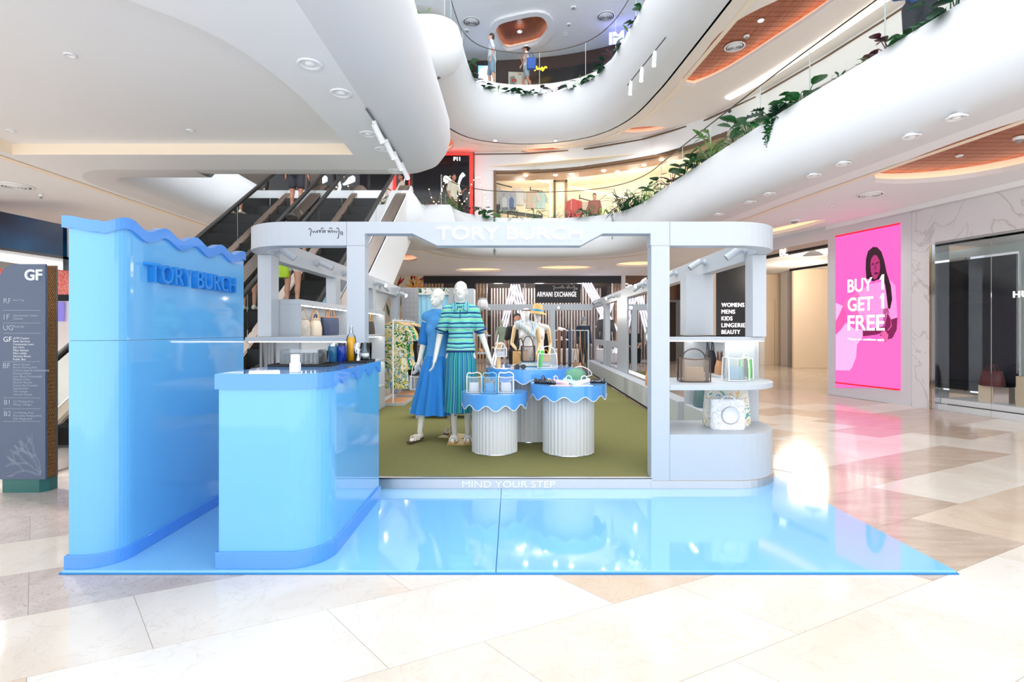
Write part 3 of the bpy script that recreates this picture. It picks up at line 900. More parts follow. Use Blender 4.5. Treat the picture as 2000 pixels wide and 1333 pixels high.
# right bench and its wall panels
def quadwall(name, x0, y0, x1, y1, z0, z1, th, m, parent, off, bev=.0):
    return MB().prism([(x0, y0), (x1, y1), (x1 + th, y1), (x0 + th, y0)], z0, z1).build(name, m, parent, off, bevel=bev)
t = thing('wall_bench', 'long low white bench along the right kiosk wall', 'bench', (2.1, 6.45, ZF))
quadwall('bench_box', 2.08, 6.43, 2.25, 15.3, ZF + .05, .47, .2, KW, t, t.location, .003)
quadwall('plinth_shadow', 2.11, 6.43, 2.28, 15.3, ZF, ZF + .05, .17, mat('plinth_shade_tone', (52, 50, 54), .6), t, t.location)  # dark colour stands in for the shade under the bench
t = thing('wall_mirror', 'tall frameless mirror between white posts on the right kiosk wall', 'mirror', (2.36, 8.95, .47))
quadwall('mirror_glass', rx(8.9) + .02, 8.92, rx(10.6) + .02, 10.58, .472, 2.0, .012, MIRROR, t, t.location)
quadwall('backing', rx(8.9) + .034, 8.92, rx(10.6) + .034, 10.58, .472, 2.0, .02, KW, t, t.location)
t = thing('half_wall', 'white half height wall with framed mirrors beyond the right bench post', 'wall panel', (2.4, 11.6, .47))
quadwall('panel', rx(11.6) + .02, 11.62, rx(15.3) + .02, 15.3, .472, 1.1, .05, KW, t, t.location)
for ya, yb in ((11.75, 12.1), (12.2, 12.5), (13.7, 14.9)):
    quadwall('mirror_glass', rx(ya) + .015, ya, rx(yb) + .015, yb, .5, .95, .004, MIRROR, t, t.location)

# ---------------------------------------------------------------- spotlights
SPM = {}
def spot(p, aim, lit, label, group='white cylinder spotlights on the kiosk beams'):
    """p = point on the beam face, aim = direction of the lamp head"""
    t = thing('spotlight', label, 'spotlight', p, 0, group)
    s = -1 if p[0] > 0 else 1
    if abs(p[1] - 15.6) < .1: nrm = Vector((0, -1, 0))
    else: nrm = Vector((s, 0, 0))
    MB().tube([(0, 0, 0), tuple(nrm * .03)], .035, 12).build('mount', KW, t)
    MB().tube([tuple(nrm * .03), tuple(nrm * .075)], .012, 8).build('arm', CHROME, t)
    a = Vector(aim).normalized(); c = nrm * .085
    MB().tube([tuple(c - a * .03), tuple(c + a * .12)], .036, 14).build('lamp_head', KW, t)
    MB().tube([tuple(c + a * .1202), tuple(c + a * .124)], .031, 14).build('lens', glow('spot_lens', (255, 250, 240), 25) if lit else mat('lens_dark', (70, 74, 84), .25), t)
    if lit:
        d = bpy.data.lights.new('spot_lamp', 'SPOT'); d.energy = 95; d.spot_size = R(70); d.spot_blend = .7; d.shadow_soft_size = .04; d.color = (1, .95, .88)
        o = bpy.data.objects.new('spot_lamp', d); COL.objects.link(o); o.parent = t
        o.location = c + a * .14; o.rotation_euler = a.to_track_quat('-Z', 'Y').to_euler()
    return t
def beamY(u, s): return 2.29 / abs((u - 1000) / 1000.0)
n_ = ['first', 'second', 'third', 'fourth', 'fifth', 'sixth', 'seventh']
for i, (u, v, a, lit) in enumerate(((537, 490, (.8, .5, -.6), False), (617, 515, (.9, .3, -.45), False), (671, 535, (.9, .2, -.6), False), (732, 554, (.9, -.3, -.3), True), (741, 558, (.6, .6, -.8), False), (776, 574, (.9, -.4, -.4), True))):
    Y = beamY(u, -1); spot(P(u, v, Y), a, lit, n_[i] + ' white spotlight from the front on the left kiosk beam')
for i, (u, v, a, lit) in enumerate(((1457, 490, (-.8, .3, -.6), False), (1378, 513, (-.9, .2, -.6), False), (1322, 535, (-.9, .2, -.6), False), (1262, 555, (-.9, -.2, -.35), True), (1257, 560, (-.7, .5, -.6), False), (1199, 580, (-.9, -.3, -.4), True), (1172, 590, (-.9, -.2, -.5), False))):
    Y = beamY(u, 1)
    for _ in range(4): Y = rx(Y) / ((u - 1000) / 1000.0)
    spot(P(u, v, Y), a, lit, n_[i] + ' white spotlight from the front on the right kiosk beam')
spot(Vector((1.42, 15.6, 2.06)), (-.15, -1, -.15), True, 'blazing white spotlight on the back kiosk beam', 'white cylinder spotlights on the kiosk beams')

# ---------------------------------------------------------------- tall blue sign wall
t = thing('blue_sign_wall', 'tall glossy blue sign wall with wavy top trim and raised letters', 'sign wall', (-2.39, 2.885, ZP)); o_ = t.location
def rplan(x0, x1, y0, y1, r, off=0.0):
    return [(x0 - off, y0 - off)] + arc(x1 - r, y0 + r, r + off, 270, 360, 12) + [(x1 + off, y1), (x0 - off, y1)]
bp = lambda off: rplan(-2.51, -2.27, 2.9, 4.33, .17, off)
MB().prism(bp(0), ZP, 1.308, smooth=False).build('lower_panel', BLUE, t, o_)
MB().prism(bp(0), 1.3105, 1.965).build('upper_panel', BLUE, t, o_)
MB().prism(bp(.016), ZP, ZP + .075).build('skirting', BLUE2, t, o_, bevel=.003)
for o in t.children:
    for p in o.data.polygons: p.use_smooth = False
# wavy trim as a band following the plan
path = [(-2.535, 2.88)] + [(-2.5 + .07 * k / 4, 2.88) for k in range(1, 4)] + arc(-2.44, 3.07, .19, 270, 360, 12) + [(-2.25, 3.07 + (4.33 - 3.07) * k / 48) for k in range(1, 49)]
s_ = 0; rows_o = []; prev = path[0]; L = []
for p in path:
    s_ += math.hypot(p[0] - prev[0], p[1] - prev[1]); L.append(s_); prev = p
s0 = [l for l, p in zip(L, path) if abs(p[0] + 2.25) < 1e-6 and p[1] >= 3.31][0]
ns = normals(path)
sec = []
for p, l, nv in zip(path, L, ns):
    wv = .026 * math.cos(2 * PI * (l - s0) / .32) * (0.45 if l < .2 else 1)
    i = Vector((p[0], p[1], 0)) + nv * .06; o2 = Vector((p[0], p[1], 0))
    zt_ = 2.005 + wv; zb_ = zt_ - .066
    sec.append([o2 + Vector((0, 0, zb_)), o2 + Vector((0, 0, zt_)), i + Vector((0, 0, zt_)), i + Vector((0, 0, zb_))])
MB().loft(sec, smooth=False).build('wavy_trim', BLUE2, t, o_)
text_at('sign_letters', 'TORY BURCH', BLUE_D, t, (-2.268, 3.15, 1.669), (0, 1, 0), width=.98, height=.12, ext=.045, bold=.003)

# ---------------------------------------------------------------- blue counter
t = thing('blue_counter', 'glossy blue bar counter with rounded corner and scalloped top edge', 'counter', (-1.37, 2.885, ZP)); o_ = t.location
cp = lambda off: rplan(-1.66, -1.07, 2.9, 4.115, .22, off)
MB().prism(cp(0), ZP, 1.11).build('body', BLUE, t, o_)
MB().prism(cp(.015), ZP, ZP + .095).build('skirting', BLUE2, t, o_, bevel=.003)
MB().prism(cp(.012), 1.1, 1.122).build('counter_top', mat('blue_top', (120, 178, 244), .06, var=.01, coat=.4), t, o_)
path = [(-1.676, 2.884), (-1.5, 2.884)] + arc(-1.29, 3.12, .236, 270, 360, 12) + [(-1.054, 3.12 + (4.115 - 3.12) * k / 60) for k in range(1, 61)]
ns = normals(path); sec = []
for p, nv in zip(path, ns):
    dz = .086
    if p[1] > 3.1 and p[0] > -1.06:
        ph = (p[1] - 3.10) / .29
        dz = .062 - .028 * math.cos(2 * PI * ph)
        if p[1] < 3.14: dz = .06
    i = Vector((p[0], p[1], 0)) + nv * .03; o2 = Vector((p[0], p[1], 0))
    sec.append([o2 + Vector((0, 0, 1.122 - dz)), o2 + Vector((0, 0, 1.1205)), i + Vector((0, 0, 1.1205)), i + Vector((0, 0, 1.122 - dz))])
MB().loft(sec, smooth=False).build('edge_band', BLUE2, t, o_)

# ---------------------------------------------------------------- scalloped display tables
FLUTE = mat('fluted_white', (226, 228, 230), .35, var=.04, vscale=5)
def wave_table(x, y, r, rc, h, waves, ph, sk0, sk1, label):
    t = thing('display_table', label, 'table', (x, y, ZF), 0, 'scalloped display tables')
    H = h - ZF
    n = 132
    b = MB()
    col = []
    for k in range(160):
        a = 2 * PI * k / 160; rr = rc * (1 + .012 * math.cos(k * PI / 2))
        col.append((rr * math.cos(a), rr * math.sin(a)))
    MB().prism(col, 0.012, H - .02).build('fluted_column', FLUTE, t)
    MB().lathe([(rc * .97, 0), (rc * 1.02, .0), (rc * 1.02, .014), (rc * .97, .014)], 40, cap=False).build('base_ring', CHROME, t)
    MB().lathe([(.002, H - .02), (r, H - .02), (r, H), (.002, H)], 96, cap=False, smooth=False).build('table_top', mat('table_blue', (110, 180, 244), .08, var=.01, coat=.3), t)
    out = []; inn = []; edge = []
    for k in range(n):
        a = 2 * PI * k / n; d = (sk0 + sk1) / 2 + (sk1 - sk0) / 2 * math.cos(waves * (a + PI / 2) - R(ph) * waves)
        c, s = math.cos(a), math.sin(a)
        out.append([(r * c, r * s, H - .001), (r * c, r * s, H - d), ((r - .012) * c, (r - .012) * s, H - d), ((r - .012) * c, (r - .012) * s, H - .02)])
        edge.append(((r - .003) * c, (r - .003) * s, H - d))
    MB().loft(out, closed=True, cap=False, smooth=False).build('scalloped_skirt', mat('table_skirt', (92, 168, 240), .1, var=.01, coat=.3), t)
    MB().tube(edge, .0055, 6, closed=True).build('white_piping', WHITE, t)
    return t
wave_table(-.18, 5.32, .34, .234, .733, 11, 3.6, .108, .16, 'small low scalloped blue display table on a fluted column, nearest the mannequins')
wave_table(.583, 5.30, .392, .262, .825, 12, 2.8, .103, .152, 'medium scalloped blue display table with woven flats, right of the small one')
wave_table(.19, 5.95, .49, .28, .942, 14, -8, .105, .155, 'tallest scalloped blue display table behind the two front ones')

# ================================================================== ESCALATORS
ESC_SL = 0.7
BRONZ = mat('escalator_bronze', (168, 152, 142), .28, .85, var=.05, vscale=3)
STEPM = mat('step_black', (10, 10, 12), .45, var=.1)
def escalator(xc, label, clad):
    y0 = 5.5; n = 17; run = .4; rise = run * ESC_SL
    t = thing('escalator', label, 'escalator', (xc, y0, 0)); hw = .475
    b = MB().box(-hw, hw, 0, run + .02, -.26, 0)
    for k in range(20):
        x = -hw + .02 + k * (2 * hw - .04) / 20
        b.box(x, x + .022, .0, run, 0, .008)
    sm = b.mesh('step', STEPM)
    yb = .5
    for k in range(n):
        place('step', sm, t, (0, yb + k * run, (k + 1) * rise - .02))
    ytop = yb + n * run; ztop = n * rise
    MB().box(-hw, hw, -1.0, yb, -.0, .02).build('lower_landing', STEEL, t)
    MB().box(-hw - .25, hw + .25, ytop, ytop + .9, ztop - .1, ztop).build('upper_landing', STEEL, t)
    def prof(h0, h1):
        return lambda x0, x1: [(x0, yb - .6, h0 + .06), (x0, yb, h0 + .06), (x0, ytop, ztop + h0 + .06), (x0, ytop + .5, ztop + h0 + .06), (x0, ytop + .5, ztop + h1 + .06), (x0, ytop, ztop + h1 + .06), (x0, yb, h1 + .06), (x0, yb - .6, h1 + .06)]
    for s in (-1, 1):
        xi = s * hw; xo = s * (hw + .22)
        MB().slab(prof(-.15, .16)(xi, 0), (s * .02, 0, 0)).build('skirt', BRONZ, t)
        MB().slab(prof(.13, .17)(xi + s * .02, 0), (s * .2, 0, 0)).build('deck', BRONZ, t)
        # glass in panes
        L = ytop - yb; k = 5
        for i in range(k):
            a = yb + L * i / k + .008; c = yb + L * (i + 1) / k - .008; gx = xi + s * .09
            za = (a - yb) * ESC_SL; zc = (c - yb) * ESC_SL
            MB().slab([(gx, a, za + .2), (gx, c, zc + .2), (gx, c, zc + .93), (gx, a, za + .93)], (.01, 0, 0)).build('glass_pane', GLASSR, t)
        gx = xi + s * .095
        rail = [(gx, yb - .55, .16), (gx, yb - .78, .25), (gx, yb - .9, .5), (gx, yb - .82, .8), (gx, yb - .6, .96), (gx, yb - .3, .98), (gx, yb + .1, 1.04)]
        rail += [(gx, yb + .4, .98 + .4 * ESC_SL), (gx, ytop - .3, .98 + (ytop - .3 - yb) * ESC_SL), (gx, ytop + .05, ztop + .98), (gx, ytop + .6, ztop + .98), (gx, ytop + .8, ztop + .8), (gx, ytop + .86, ztop + .5), (gx, ytop + .7, ztop + .2)]
        MB().tube(smooth_path(rail, 4), .04, 8).build('handrail', RUBBER, t)
        MB().slab([(gx, yb - .55, .1), (gx, yb + .0, .1), (gx, yb + .0, .93), (gx, yb - .5, .93), (gx, yb - .78, .75), (gx, yb - .84, .5), (gx, yb - .75, .25)], (.01, 0, 0)).build('glass_pane', GLASSR, t)
        if clad[0 if s < 0 else 1]:
            xc_ = s * (hw + .24)
            MB().slab([(xc_, yb - 1.0, 0), (xc_, yb + 1.3, 0.0), (xc_, ytop + .2, ztop - 1.0), (xc_, ytop + .2, ztop + .22), (xc_, ytop, ztop + .22), (xc_, yb, .22), (xc_, yb - 1.0, .22)], (s * .02, 0, 0)).build('side_cladding', WALLW, t)
    MB().slab([(-hw - .22, yb + 1.3, 0), (-hw - .22, ytop + .2, ztop - 1.0), (hw + .22, ytop + .2, ztop - 1.0), (hw + .22, yb + 1.3, 0)], (0, 0, .03)).build('underside', WALLW, t)
    return t
escalator(-3.25, 'black stepped escalator beside the kiosk with a white clad side', (False, True))
escalator(-4.85, 'black stepped escalator farther from the kiosk, left of its twin', (True, False))

# ================================================================== LEFT BACKGROUND
t = thing('floor_directory', 'grey directory totem listing mall floors with coral drawing', 'directory sign', (-4.12, 4.35, 0)); o_ = t.location
SLATE = mat('slate_blue', (86, 99, 124), .45, var=.03)
x0, x1, yf, yb = -4.305, -3.92, 4.3, 4.4
poly = [(x0, .115), (x1, .115), (x1, 1.925), (x0 + .13, 1.925)] + [(x0 + .13 - .13 * math.sin(R(a)), 1.795 + .13 * math.cos(R(a))) for a in (22, 45, 68, 90)]
MB().slab([(x, yf, z) for x, z in poly], (0, .02, 0)).build('face_panel', SLATE, t, o_)
MB().slab([(x, yb, z) for x, z in poly], (0, .02, 0)).build('rear_panel', mat('bronze_frame', (118, 104, 96), .4, .4), t, o_)
side = MB().box(x1 - .03, x1 - .01, yf + .02, yb, .115, 1.915)
side.build('side_core', BLACKM, t, o_)
pm = MB()
PERF = mat('perforated_bronze', (176, 128, 82), .4, .3)
for k in range(56):
    z = .125 + k * .032
    pm.box(x1 - .012, x1 - .004, yf + .021, yb - .001, z, z + .016)
for k in range(5):
    y = yf + .021 + k * .0185
    pm.box(x1 - .012, x1 - .004, y, y + .009, .12, 1.915)
pm.build('perforated_side', PERF, t, o_)
MB().prism([(-4.29, 4.31), (-3.98, 4.31), (-3.94, 4.36), (-3.94, 4.44), (-4.29, 4.44)], 0, .115).build('foot', mat('green_foot', (44, 104, 100), .4), t, o_)
TW = mat('print_white', (222, 226, 232), .5)
TG = mat('print_grey', (168, 178, 194), .5)
yt = yf - .0005
def tt(txt, u, v, h, m, ext=.002, bold=0):
    n = max(len(l) for l in txt.split('\n'))
    me_h = h * yt / 1000
    p = P(u, v, yt)
    o = text_at('lettering', txt, m, t, (p.x, yt, p.z), (1, 0, 0), height=me_h, ext=ext, bold=bold)
    return o
tt('GF', 50, 548.5, 22, TW, .012, .03)
for s_, u, v, h, mm in (('RF', 7.5, 593, 10, TG), ('1F', 8, 624.5, 10, TG), ('UG', 7, 645.5, 10, TG), ('GF', 7, 668, 10, TW), ('BF', 6.5, 719.5, 10, TG), ('B1', 8.5, 791, 9.5, TG), ('B2', 8.5, 813, 9.5, TG)):
    tt(s_, u, v, h, mm)
LST = {586.5: (['Roof Top'], TG), 616.5: (['Amusement Centre', 'Cinema'], TG), 638: (['Musholla'], TG),
       661: (['ATM Centre', 'Bank Services', 'Community Lawn', 'Eye Clinic', 'Main Atrium', 'Main Lobby', 'Nursery Room', 'Public Bus'], TW),
       712: (['Beach Access', 'Bicycle Parking Area', 'Cultural Stage & Amphitheatre', 'Floating Market', 'Icon Beach Promenade', 'Medical Clinic', 'Shower Rooms', 'Sunset Sea Fountain', 'Supermarket', 'Taxi Lounge', 'Vertical Forest'], TG),
       784.5: (['Car Parking Area', 'Money Changer'], TG), 806.5: (['Car Parking Area', 'Motorbike Parking Area', 'Kids Playground'], TG)}
for v0, (ls, mm) in LST.items():
    for i, l in enumerate(ls):
        hh = 4.2 if not any(c in l for c in 'gpqy') else 5.2
        tt(l, 26, v0 + i * 5.87 + 2.2 + (1 if hh > 5 else 0), hh, mm, .001)
for v in (606.5, 631.3, 651.4, 706.9, 777.7, 798.9, 823.6):
    a = P(6, v, yt); b = P(79, v, yt)
    MB().box(a.x, b.x, yt - .001, yt, a.z - .0012, a.z + .0012).build('divider_line', TG, t, o_)
for u, v in ((8.2, 614.9), (17.6, 782.0)):
    MB().tube([P(u + 1.6, v, yt - .001), P(u - .6, v + 2.0, yt - .001)], .0022, 4).build('lettering', TG, t, o_)
cb = MB(); rr = random.Random(5)
def coral(x, y, a, L, d):
    pts = [(x, y)]
    for k in range(4):
        a += rr.uniform(-.25, .25); x += math.cos(a) * L / 4; y -= math.sin(a) * L / 4; pts.append((x, y))
    for off in (-1.3, 1.3):
        q = [P(min(88, max(3, px_ - math.sin(a) * off)), min(931, py_ - math.cos(a) * off), yt - .0005) for px_, py_ in pts]
        cb.tube(q, .0016, 4)
    if d > 0:
        for s in (-.45, .4): coral(x, y, a + s + rr.uniform(-.15, .15), L * .75, d - 1)
for a in (1.6, 2.0, 2.5, 2.95): coral(80, 925 + (a - 2) * 4, a, 34, 2)
cb.build('coral_line_drawing', TG, t, o_)

# dark blue led band, bright shop, red display behind the totem
t = thing('led_banner', 'dark blue curved video banner above the far left shop', 'screen', P(60, 460, 8.6))
o_ = t.location
pts = [(-120, 388, 466), (0, 411, 486), (123, 437, 504)]
def band(pts, Y, th, m, name):
    f = [P(u, a, Y) for u, a, b in pts]; g_ = [P(u, b, Y) for u, a, b in pts]
    b_ = MB().sheet([[x, y] for x, y in zip(f, g_)]); b_.sheet([[x + Vector((0, th, 0)), y + Vector((0, th, 0))] for x, y in zip(f, g_)][::-1])
    b_.sheet([[x, x + Vector((0, th, 0))] for x in f]); b_.sheet([[y, y + Vector((0, th, 0))] for y in g_][::-1])
    return b_.build(name, m, t, o_)
lm, nt, b = nodes_of('led_blue', .25)
b.inputs['Base Color'].default_value = lin((6, 12, 24))
tc = nt.nodes.new('ShaderNodeTexCoord'); nz = nt.nodes.new('ShaderNodeTexNoise'); nz.inputs['Scale'].default_value = 1.3
nt.links.new(tc.outputs['Object'], nz.inputs['Vector'])
r_ = ramp(nt, [(.35, (8, 14, 34)), (.55, (8, 52, 84)), (.75, (12, 84, 116))]); nt.links.new(nz.outputs['Fac'], r_.inputs[0])
nt.links.new(r_.outputs[0], b.inputs['Emission Color']); b.inputs['Emission Strength'].default_value = .55
band([(u, a + 2, b - 3) for u, a, b in pts], 8.6, .08, lm, 'screen')
band([(u, b - 3, b + 2) for u, a, b in pts], 8.58, .12, BLACKM, 'lower_frame')
t = thing('shop_bulkhead', 'white bulkhead hanging under the dark blue video banner', 'bulkhead', P(60, 510, 8.65)); o_ = t.location
band([(u, b + 2, b + 24) for u, a, b in pts], 8.62, .5, WALLW, 'panel')
t = thing('red_display', 'red and white mosaic display glimpsed between totem and blue wall', 'display', P(100, 700, 9.6)); o_ = t.location
MB().slab([P(-200, 525, 9.6), P(135, 525, 9.6), P(135, 576, 9.6), P(-200, 576, 9.6)], (0, .1, 0)).build('mosaic_panel', patches('red_mosaic', [(0, (236, 84, 74)), (.45, (248, 190, 180)), (.55, (240, 100, 90)), (.7, (250, 220, 214))], 30), t, o_)
MB().slab([P(-200, 576, 9.58), P(135, 576, 9.58), P(135, 588, 9.58), P(-200, 588, 9.58)], (0, .1, 0)).build('dark_ledge', BLACKM, t, o_)
MB().slab([P(-200, 588, 9.62), P(135, 588, 9.62), P(135, 788, 9.62), P(-200, 788, 9.62)], (0, .06, 0)).build('lower_wall', mat('pale_shop', (232, 226, 226), .6), t, o_)
MB().slab([P(112, 590, 9.56), P(124, 590, 9.56), P(124, 628, 9.56), P(112, 628, 9.56)], (0, .02, 0)).build('poster', glow('poster_violet', (120, 110, 190), .5), t, o_)

# ================================================================== RIGHT WALL: SCREEN
sl = (WA.x - WB.x) / (WA.y - WB.y)
def wall_pt(u, v, out=0.0):
    k = (u - 1000) / 1000.0
    bx0 = WB.x - out * .965; by0 = WB.y - out * .26
    Y = (bx0 - sl * by0) / (k - sl)
    return Vector((k * Y, Y, 1.37 - (v - 645) * Y / 1000.0))
WX = (WB - WA).normalized(); WN = WX.cross(Vector((0, 0, 1)))
t = thing('advert_screen', 'tall pink video screen with a seated figure and white sale lettering', 'screen', wall_pt(1695, 756)); o_ = t.location
a = wall_pt(1632.3, 645); c = wall_pt(1759, 645)
def wrect(name, p, q, z0, z1, out, th, m):
    p = Vector((p.x, p.y, 0)) + WN * out; q = Vector((q.x, q.y, 0)) + WN * out
    return MB().slab([p + Vector((0, 0, z0)), q + Vector((0, 0, z0)), q + Vector((0, 0, z1)), p + Vector((0, 0, z1))], WN * th).build(name, m, t, o_)
PINK = mat('screen_pink', (30, 10, 20), .3, var=0, emit=(250, 92, 180), estr=.95)
wrect('screen_panel', a, c, .257, 3.34, .001, .012, PINK)
wrect('red_bar', a, c, 3.31, 3.34, .014, .002, glow('screen_red', (236, 20, 40), .9))
wrect('red_bar', a, c, .257, .285, .014, .002, glow('screen_red', (236, 20, 40), .9))
def wpoly(name, pts, lay, m, sc=3.0295, o=(1560, 400)):
    q = [wall_pt(o[0] + x / sc, o[1] + y / sc, .0145 + lay * .001) for x, y in pts]
    q = [p - WN * 0 for p in q]
    return MB().slab(q, WN * .0008).build(name, m, t, o_)
def pk(n, c_, e=.95): return mat('print_' + n, (20, 8, 14), .3, var=0, emit=c_, estr=e)
wpoly('figure_wall_shade', [(505, 715), (603, 715), (603, 1085), (219, 1085), (219, 985), (320, 960), (345, 890), (370, 800), (470, 800)], 0, pk('floor', (244, 100, 180)))
wpoly('figure_trousers', [(219, 580), (262, 600), (280, 640), (278, 700), (330, 735), (380, 740), (378, 780), (345, 830), (340, 900), (318, 960), (300, 982), (219, 980)], 1, pk('trouser', (252, 168, 216)))
wpoly('figure_trouser_shade', [(219, 770), (250, 740), (285, 690), (280, 640), (262, 600), (240, 650), (219, 690)], 2, pk('trouser_d', (226, 84, 160)))
wpoly('figure_shirt', [(420, 470), (500, 455), (545, 450), (572, 480), (584, 670), (545, 680), (525, 640), (510, 720), (440, 730), (400, 700), (350, 640), (335, 600), (350, 520)], 2, pk('shirt', (248, 140, 204)))
wpoly('figure_arm', [(345, 520), (362, 540), (330, 600), (350, 640), (400, 690), (395, 710), (330, 650), (262, 600), (280, 560)], 3, pk('arm', (232, 104, 170)))
wpoly('figure_arm', [(546, 680), (584, 668), (580, 740), (555, 790), (525, 800), (505, 770), (480, 780), (490, 750), (530, 745), (550, 720)], 3, pk('arm_d', (116, 28, 74)))
wpoly('figure_shadow', [(500, 620), (528, 610), (545, 680), (545, 720), (520, 750), (460, 770), (380, 780), (378, 740), (440, 735), (500, 720)], 2, pk('shade', (120, 24, 78)))
wpoly('figure_hair', [(398, 320), (410, 275), (440, 250), (465, 252), (490, 280), (506, 330), (520, 400), (545, 480), (553, 560), (540, 620), (528, 612), (520, 540), (510, 470), (480, 440), (440, 455), (415, 440), (400, 440), (396, 380)], 4, pk('hair', (38, 6, 26)))
wpoly('figure_face', [(424, 345), (430, 318), (445, 298), (462, 300), (478, 330), (482, 370), (476, 410), (462, 436), (446, 444), (436, 425), (426, 395)], 5, pk('face', (168, 44, 108)))
wpoly('figure_eye', [(430, 350), (444, 346), (444, 354), (432, 358)], 6, pk('eye', (50, 8, 34)))
wpoly('figure_eye', [(456, 346), (472, 336), (473, 344), (458, 353)], 6, pk('eye', (50, 8, 34)))
wpoly('figure_lips', [(446, 405), (456, 398), (474, 402), (470, 412), (452, 416)], 6, pk('lips', (92, 10, 54)))
wpoly('figure_nose', [(448, 352), (454, 352), (460, 384), (450, 388)], 6, pk('nose', (128, 26, 80)))
wpoly('figure_hand', [(484, 760), (510, 742), (530, 770), (528, 800), (514, 822), (500, 800)], 4, pk('hand', (214, 90, 150)))
LEDW = glow('screen_white', (255, 255, 255), 1.15)
for ub, vt in ((480, 415), (480, 527)):
    wpoly('lettering', [(ub, vt + 24), (ub + 12, vt), (ub + 25, vt - 3), (ub + 25, vt + 90 - 4), (ub + 9, vt + 90 - 2), (ub + 9, vt + 22), (ub, vt + 32)], 8, LEDW)
for s_, ul, ur, vb, hpx in (('BUY', 290, 436, 521, 76), ('GET', 290, 440, 632, 80), ('FREE', 290, 508, 745, 88)):
    p = wall_pt(1560 + ul / 3.0295, 400 + vb / 3.0295, .022); q = wall_pt(1560 + ur / 3.0295, 645, .022)
    text_at('lettering', s_, LEDW, t, p, WX, width=math.hypot(q.x - p.x, q.y - p.y), height=hpx / 3.0295 * p.y / 1000, ext=.002, bold=.012)
p = wall_pt(1560 + 290 / 3.0295, 400 + 806 / 3.0295, .022); q = wall_pt(1560 + 506 / 3.0295, 645, .022)
text_at('lettering', '*Terms and conditions apply', LEDW, t, p, WX, width=math.hypot(q.x - p.x, q.y - p.y), height=.062, ext=.002, bold=.0, space=1.1)

# ---------------------------------------------------------------- right hand glazed shop
sl2 = (WE.x - WJ.x) / (WE.y - WJ.y)
def win_pt(u, v, back=0.0):
    k = (u - 1000) / 1000.0
    bx0 = WJ.x + back * .965; by0 = WJ.y + back * .26
    Y = (bx0 - sl2 * by0) / (k - sl2)
    return Vector((k * Y, Y, 1.37 - (v - 645) * Y / 1000.0))
t = thing('shop_window', 'glazed boutique window with mirrored jamb and dark framed panel', 'shop window', (WJ.x, WJ.y, 0)); o_ = t.location
VX = (WE - WJ).normalized(); VN = VX.cross(Vector((0, 0, 1)))
def vrect(name, u0, u1, z0, z1, back, th, m, bev=0):
    p = win_pt(u0, 645, back); q = win_pt(u1, 645, back)
    return MB().slab([(p.x, p.y, z0), (q.x, q.y, z0), (q.x, q.y, z1), (p.x, p.y, z1)], -VN * th).build(name, m, t, o_, bevel=bev)
vrect('mirrored_jamb', 1815, 1819, 0, 2.84, -.01, .3, mat('gold_mirror', (205, 186, 150), .06, 1))
vrect('mirrored_jamb', 1820, 1826, 0, 2.84, -.012, .32, CHROME)
vrect('glass_pane', 1826, 1934.5, .0, 2.84, .0, .012, GLASS)
vrect('glass_pane', 1935.5, 2600, .0, 2.84, .0, .012, GLASS)
vrect('window_floor', 1826, 2700, 0, .1, .05, 1.0, WALLW)
vrect('floor_slot', 1850, 2700, .1, .112, .1, .9, BLACKM)
vrect('display_deck', 1838, 2700, .112, .2, .12, .9, WALLW)
vrect('rear_wall', 1826, 2700, .2, 2.84, 1.05, .05, mat('pale_green_wall', (214, 224, 222), .5))
zz = lambda u, v, b: win_pt(u, v, b).z
vrect('panel_frame', 1837, 1990, .3, 2.62, .55, .05, CHROME)
vrect('dark_panel', 1840, 1985, .33, 2.58, .53, .02, mat('dark_gloss', (34, 40, 48), .06))
vrect('ceiling_panel', 1826, 2700, 2.84, 2.88, .0, 1.1, WALLW)
p = win_pt(1980, 582, .4)
text_at('lettering', 'HU', glow('sign_white', (255, 255, 255), 1.1), t, p, VX, height=.1, ext=.02, bold=.01, space=1.15)
d = bpy.data.lights.new('window_fill_lamp', 'POINT'); d.energy = 22; d.shadow_soft_size = .08  # unseen point light added to brighten the window display
o = bpy.data.objects.new('window_fill_lamp', d); COL.objects.link(o); o.parent = t; o.location = win_pt(1990, 430, .35) - o_
def cube_at(u, v, back, w_, h_, m, name, label, cat):
    p = win_pt(u, v, back)
    tt_ = thing(name, label, cat, (p.x, p.y, .2), math.atan2(VX.y, VX.x))
    MB().box(-w_ / 2, w_ / 2, 0, w_, 0, h_).build('block', m, tt_, bevel=.004)
    return tt_, p
cu1, pc = cube_at(1940, 780, .28, .42, .27, CHROME, 'display_block', 'mirrored display block under the maroon bag in the shop window', 'display block')
MB().box(-.21, 0, -.006, -.001, 0, .27).build('beige_face', mat('beige_card', (222, 206, 182), .4), cu1)
cube_at(2010, 770, .25, .34, .46, mat('beige_stone', (206, 190, 164), .4), 'display_block', 'beige display block at the right edge of the shop window', 'display block')

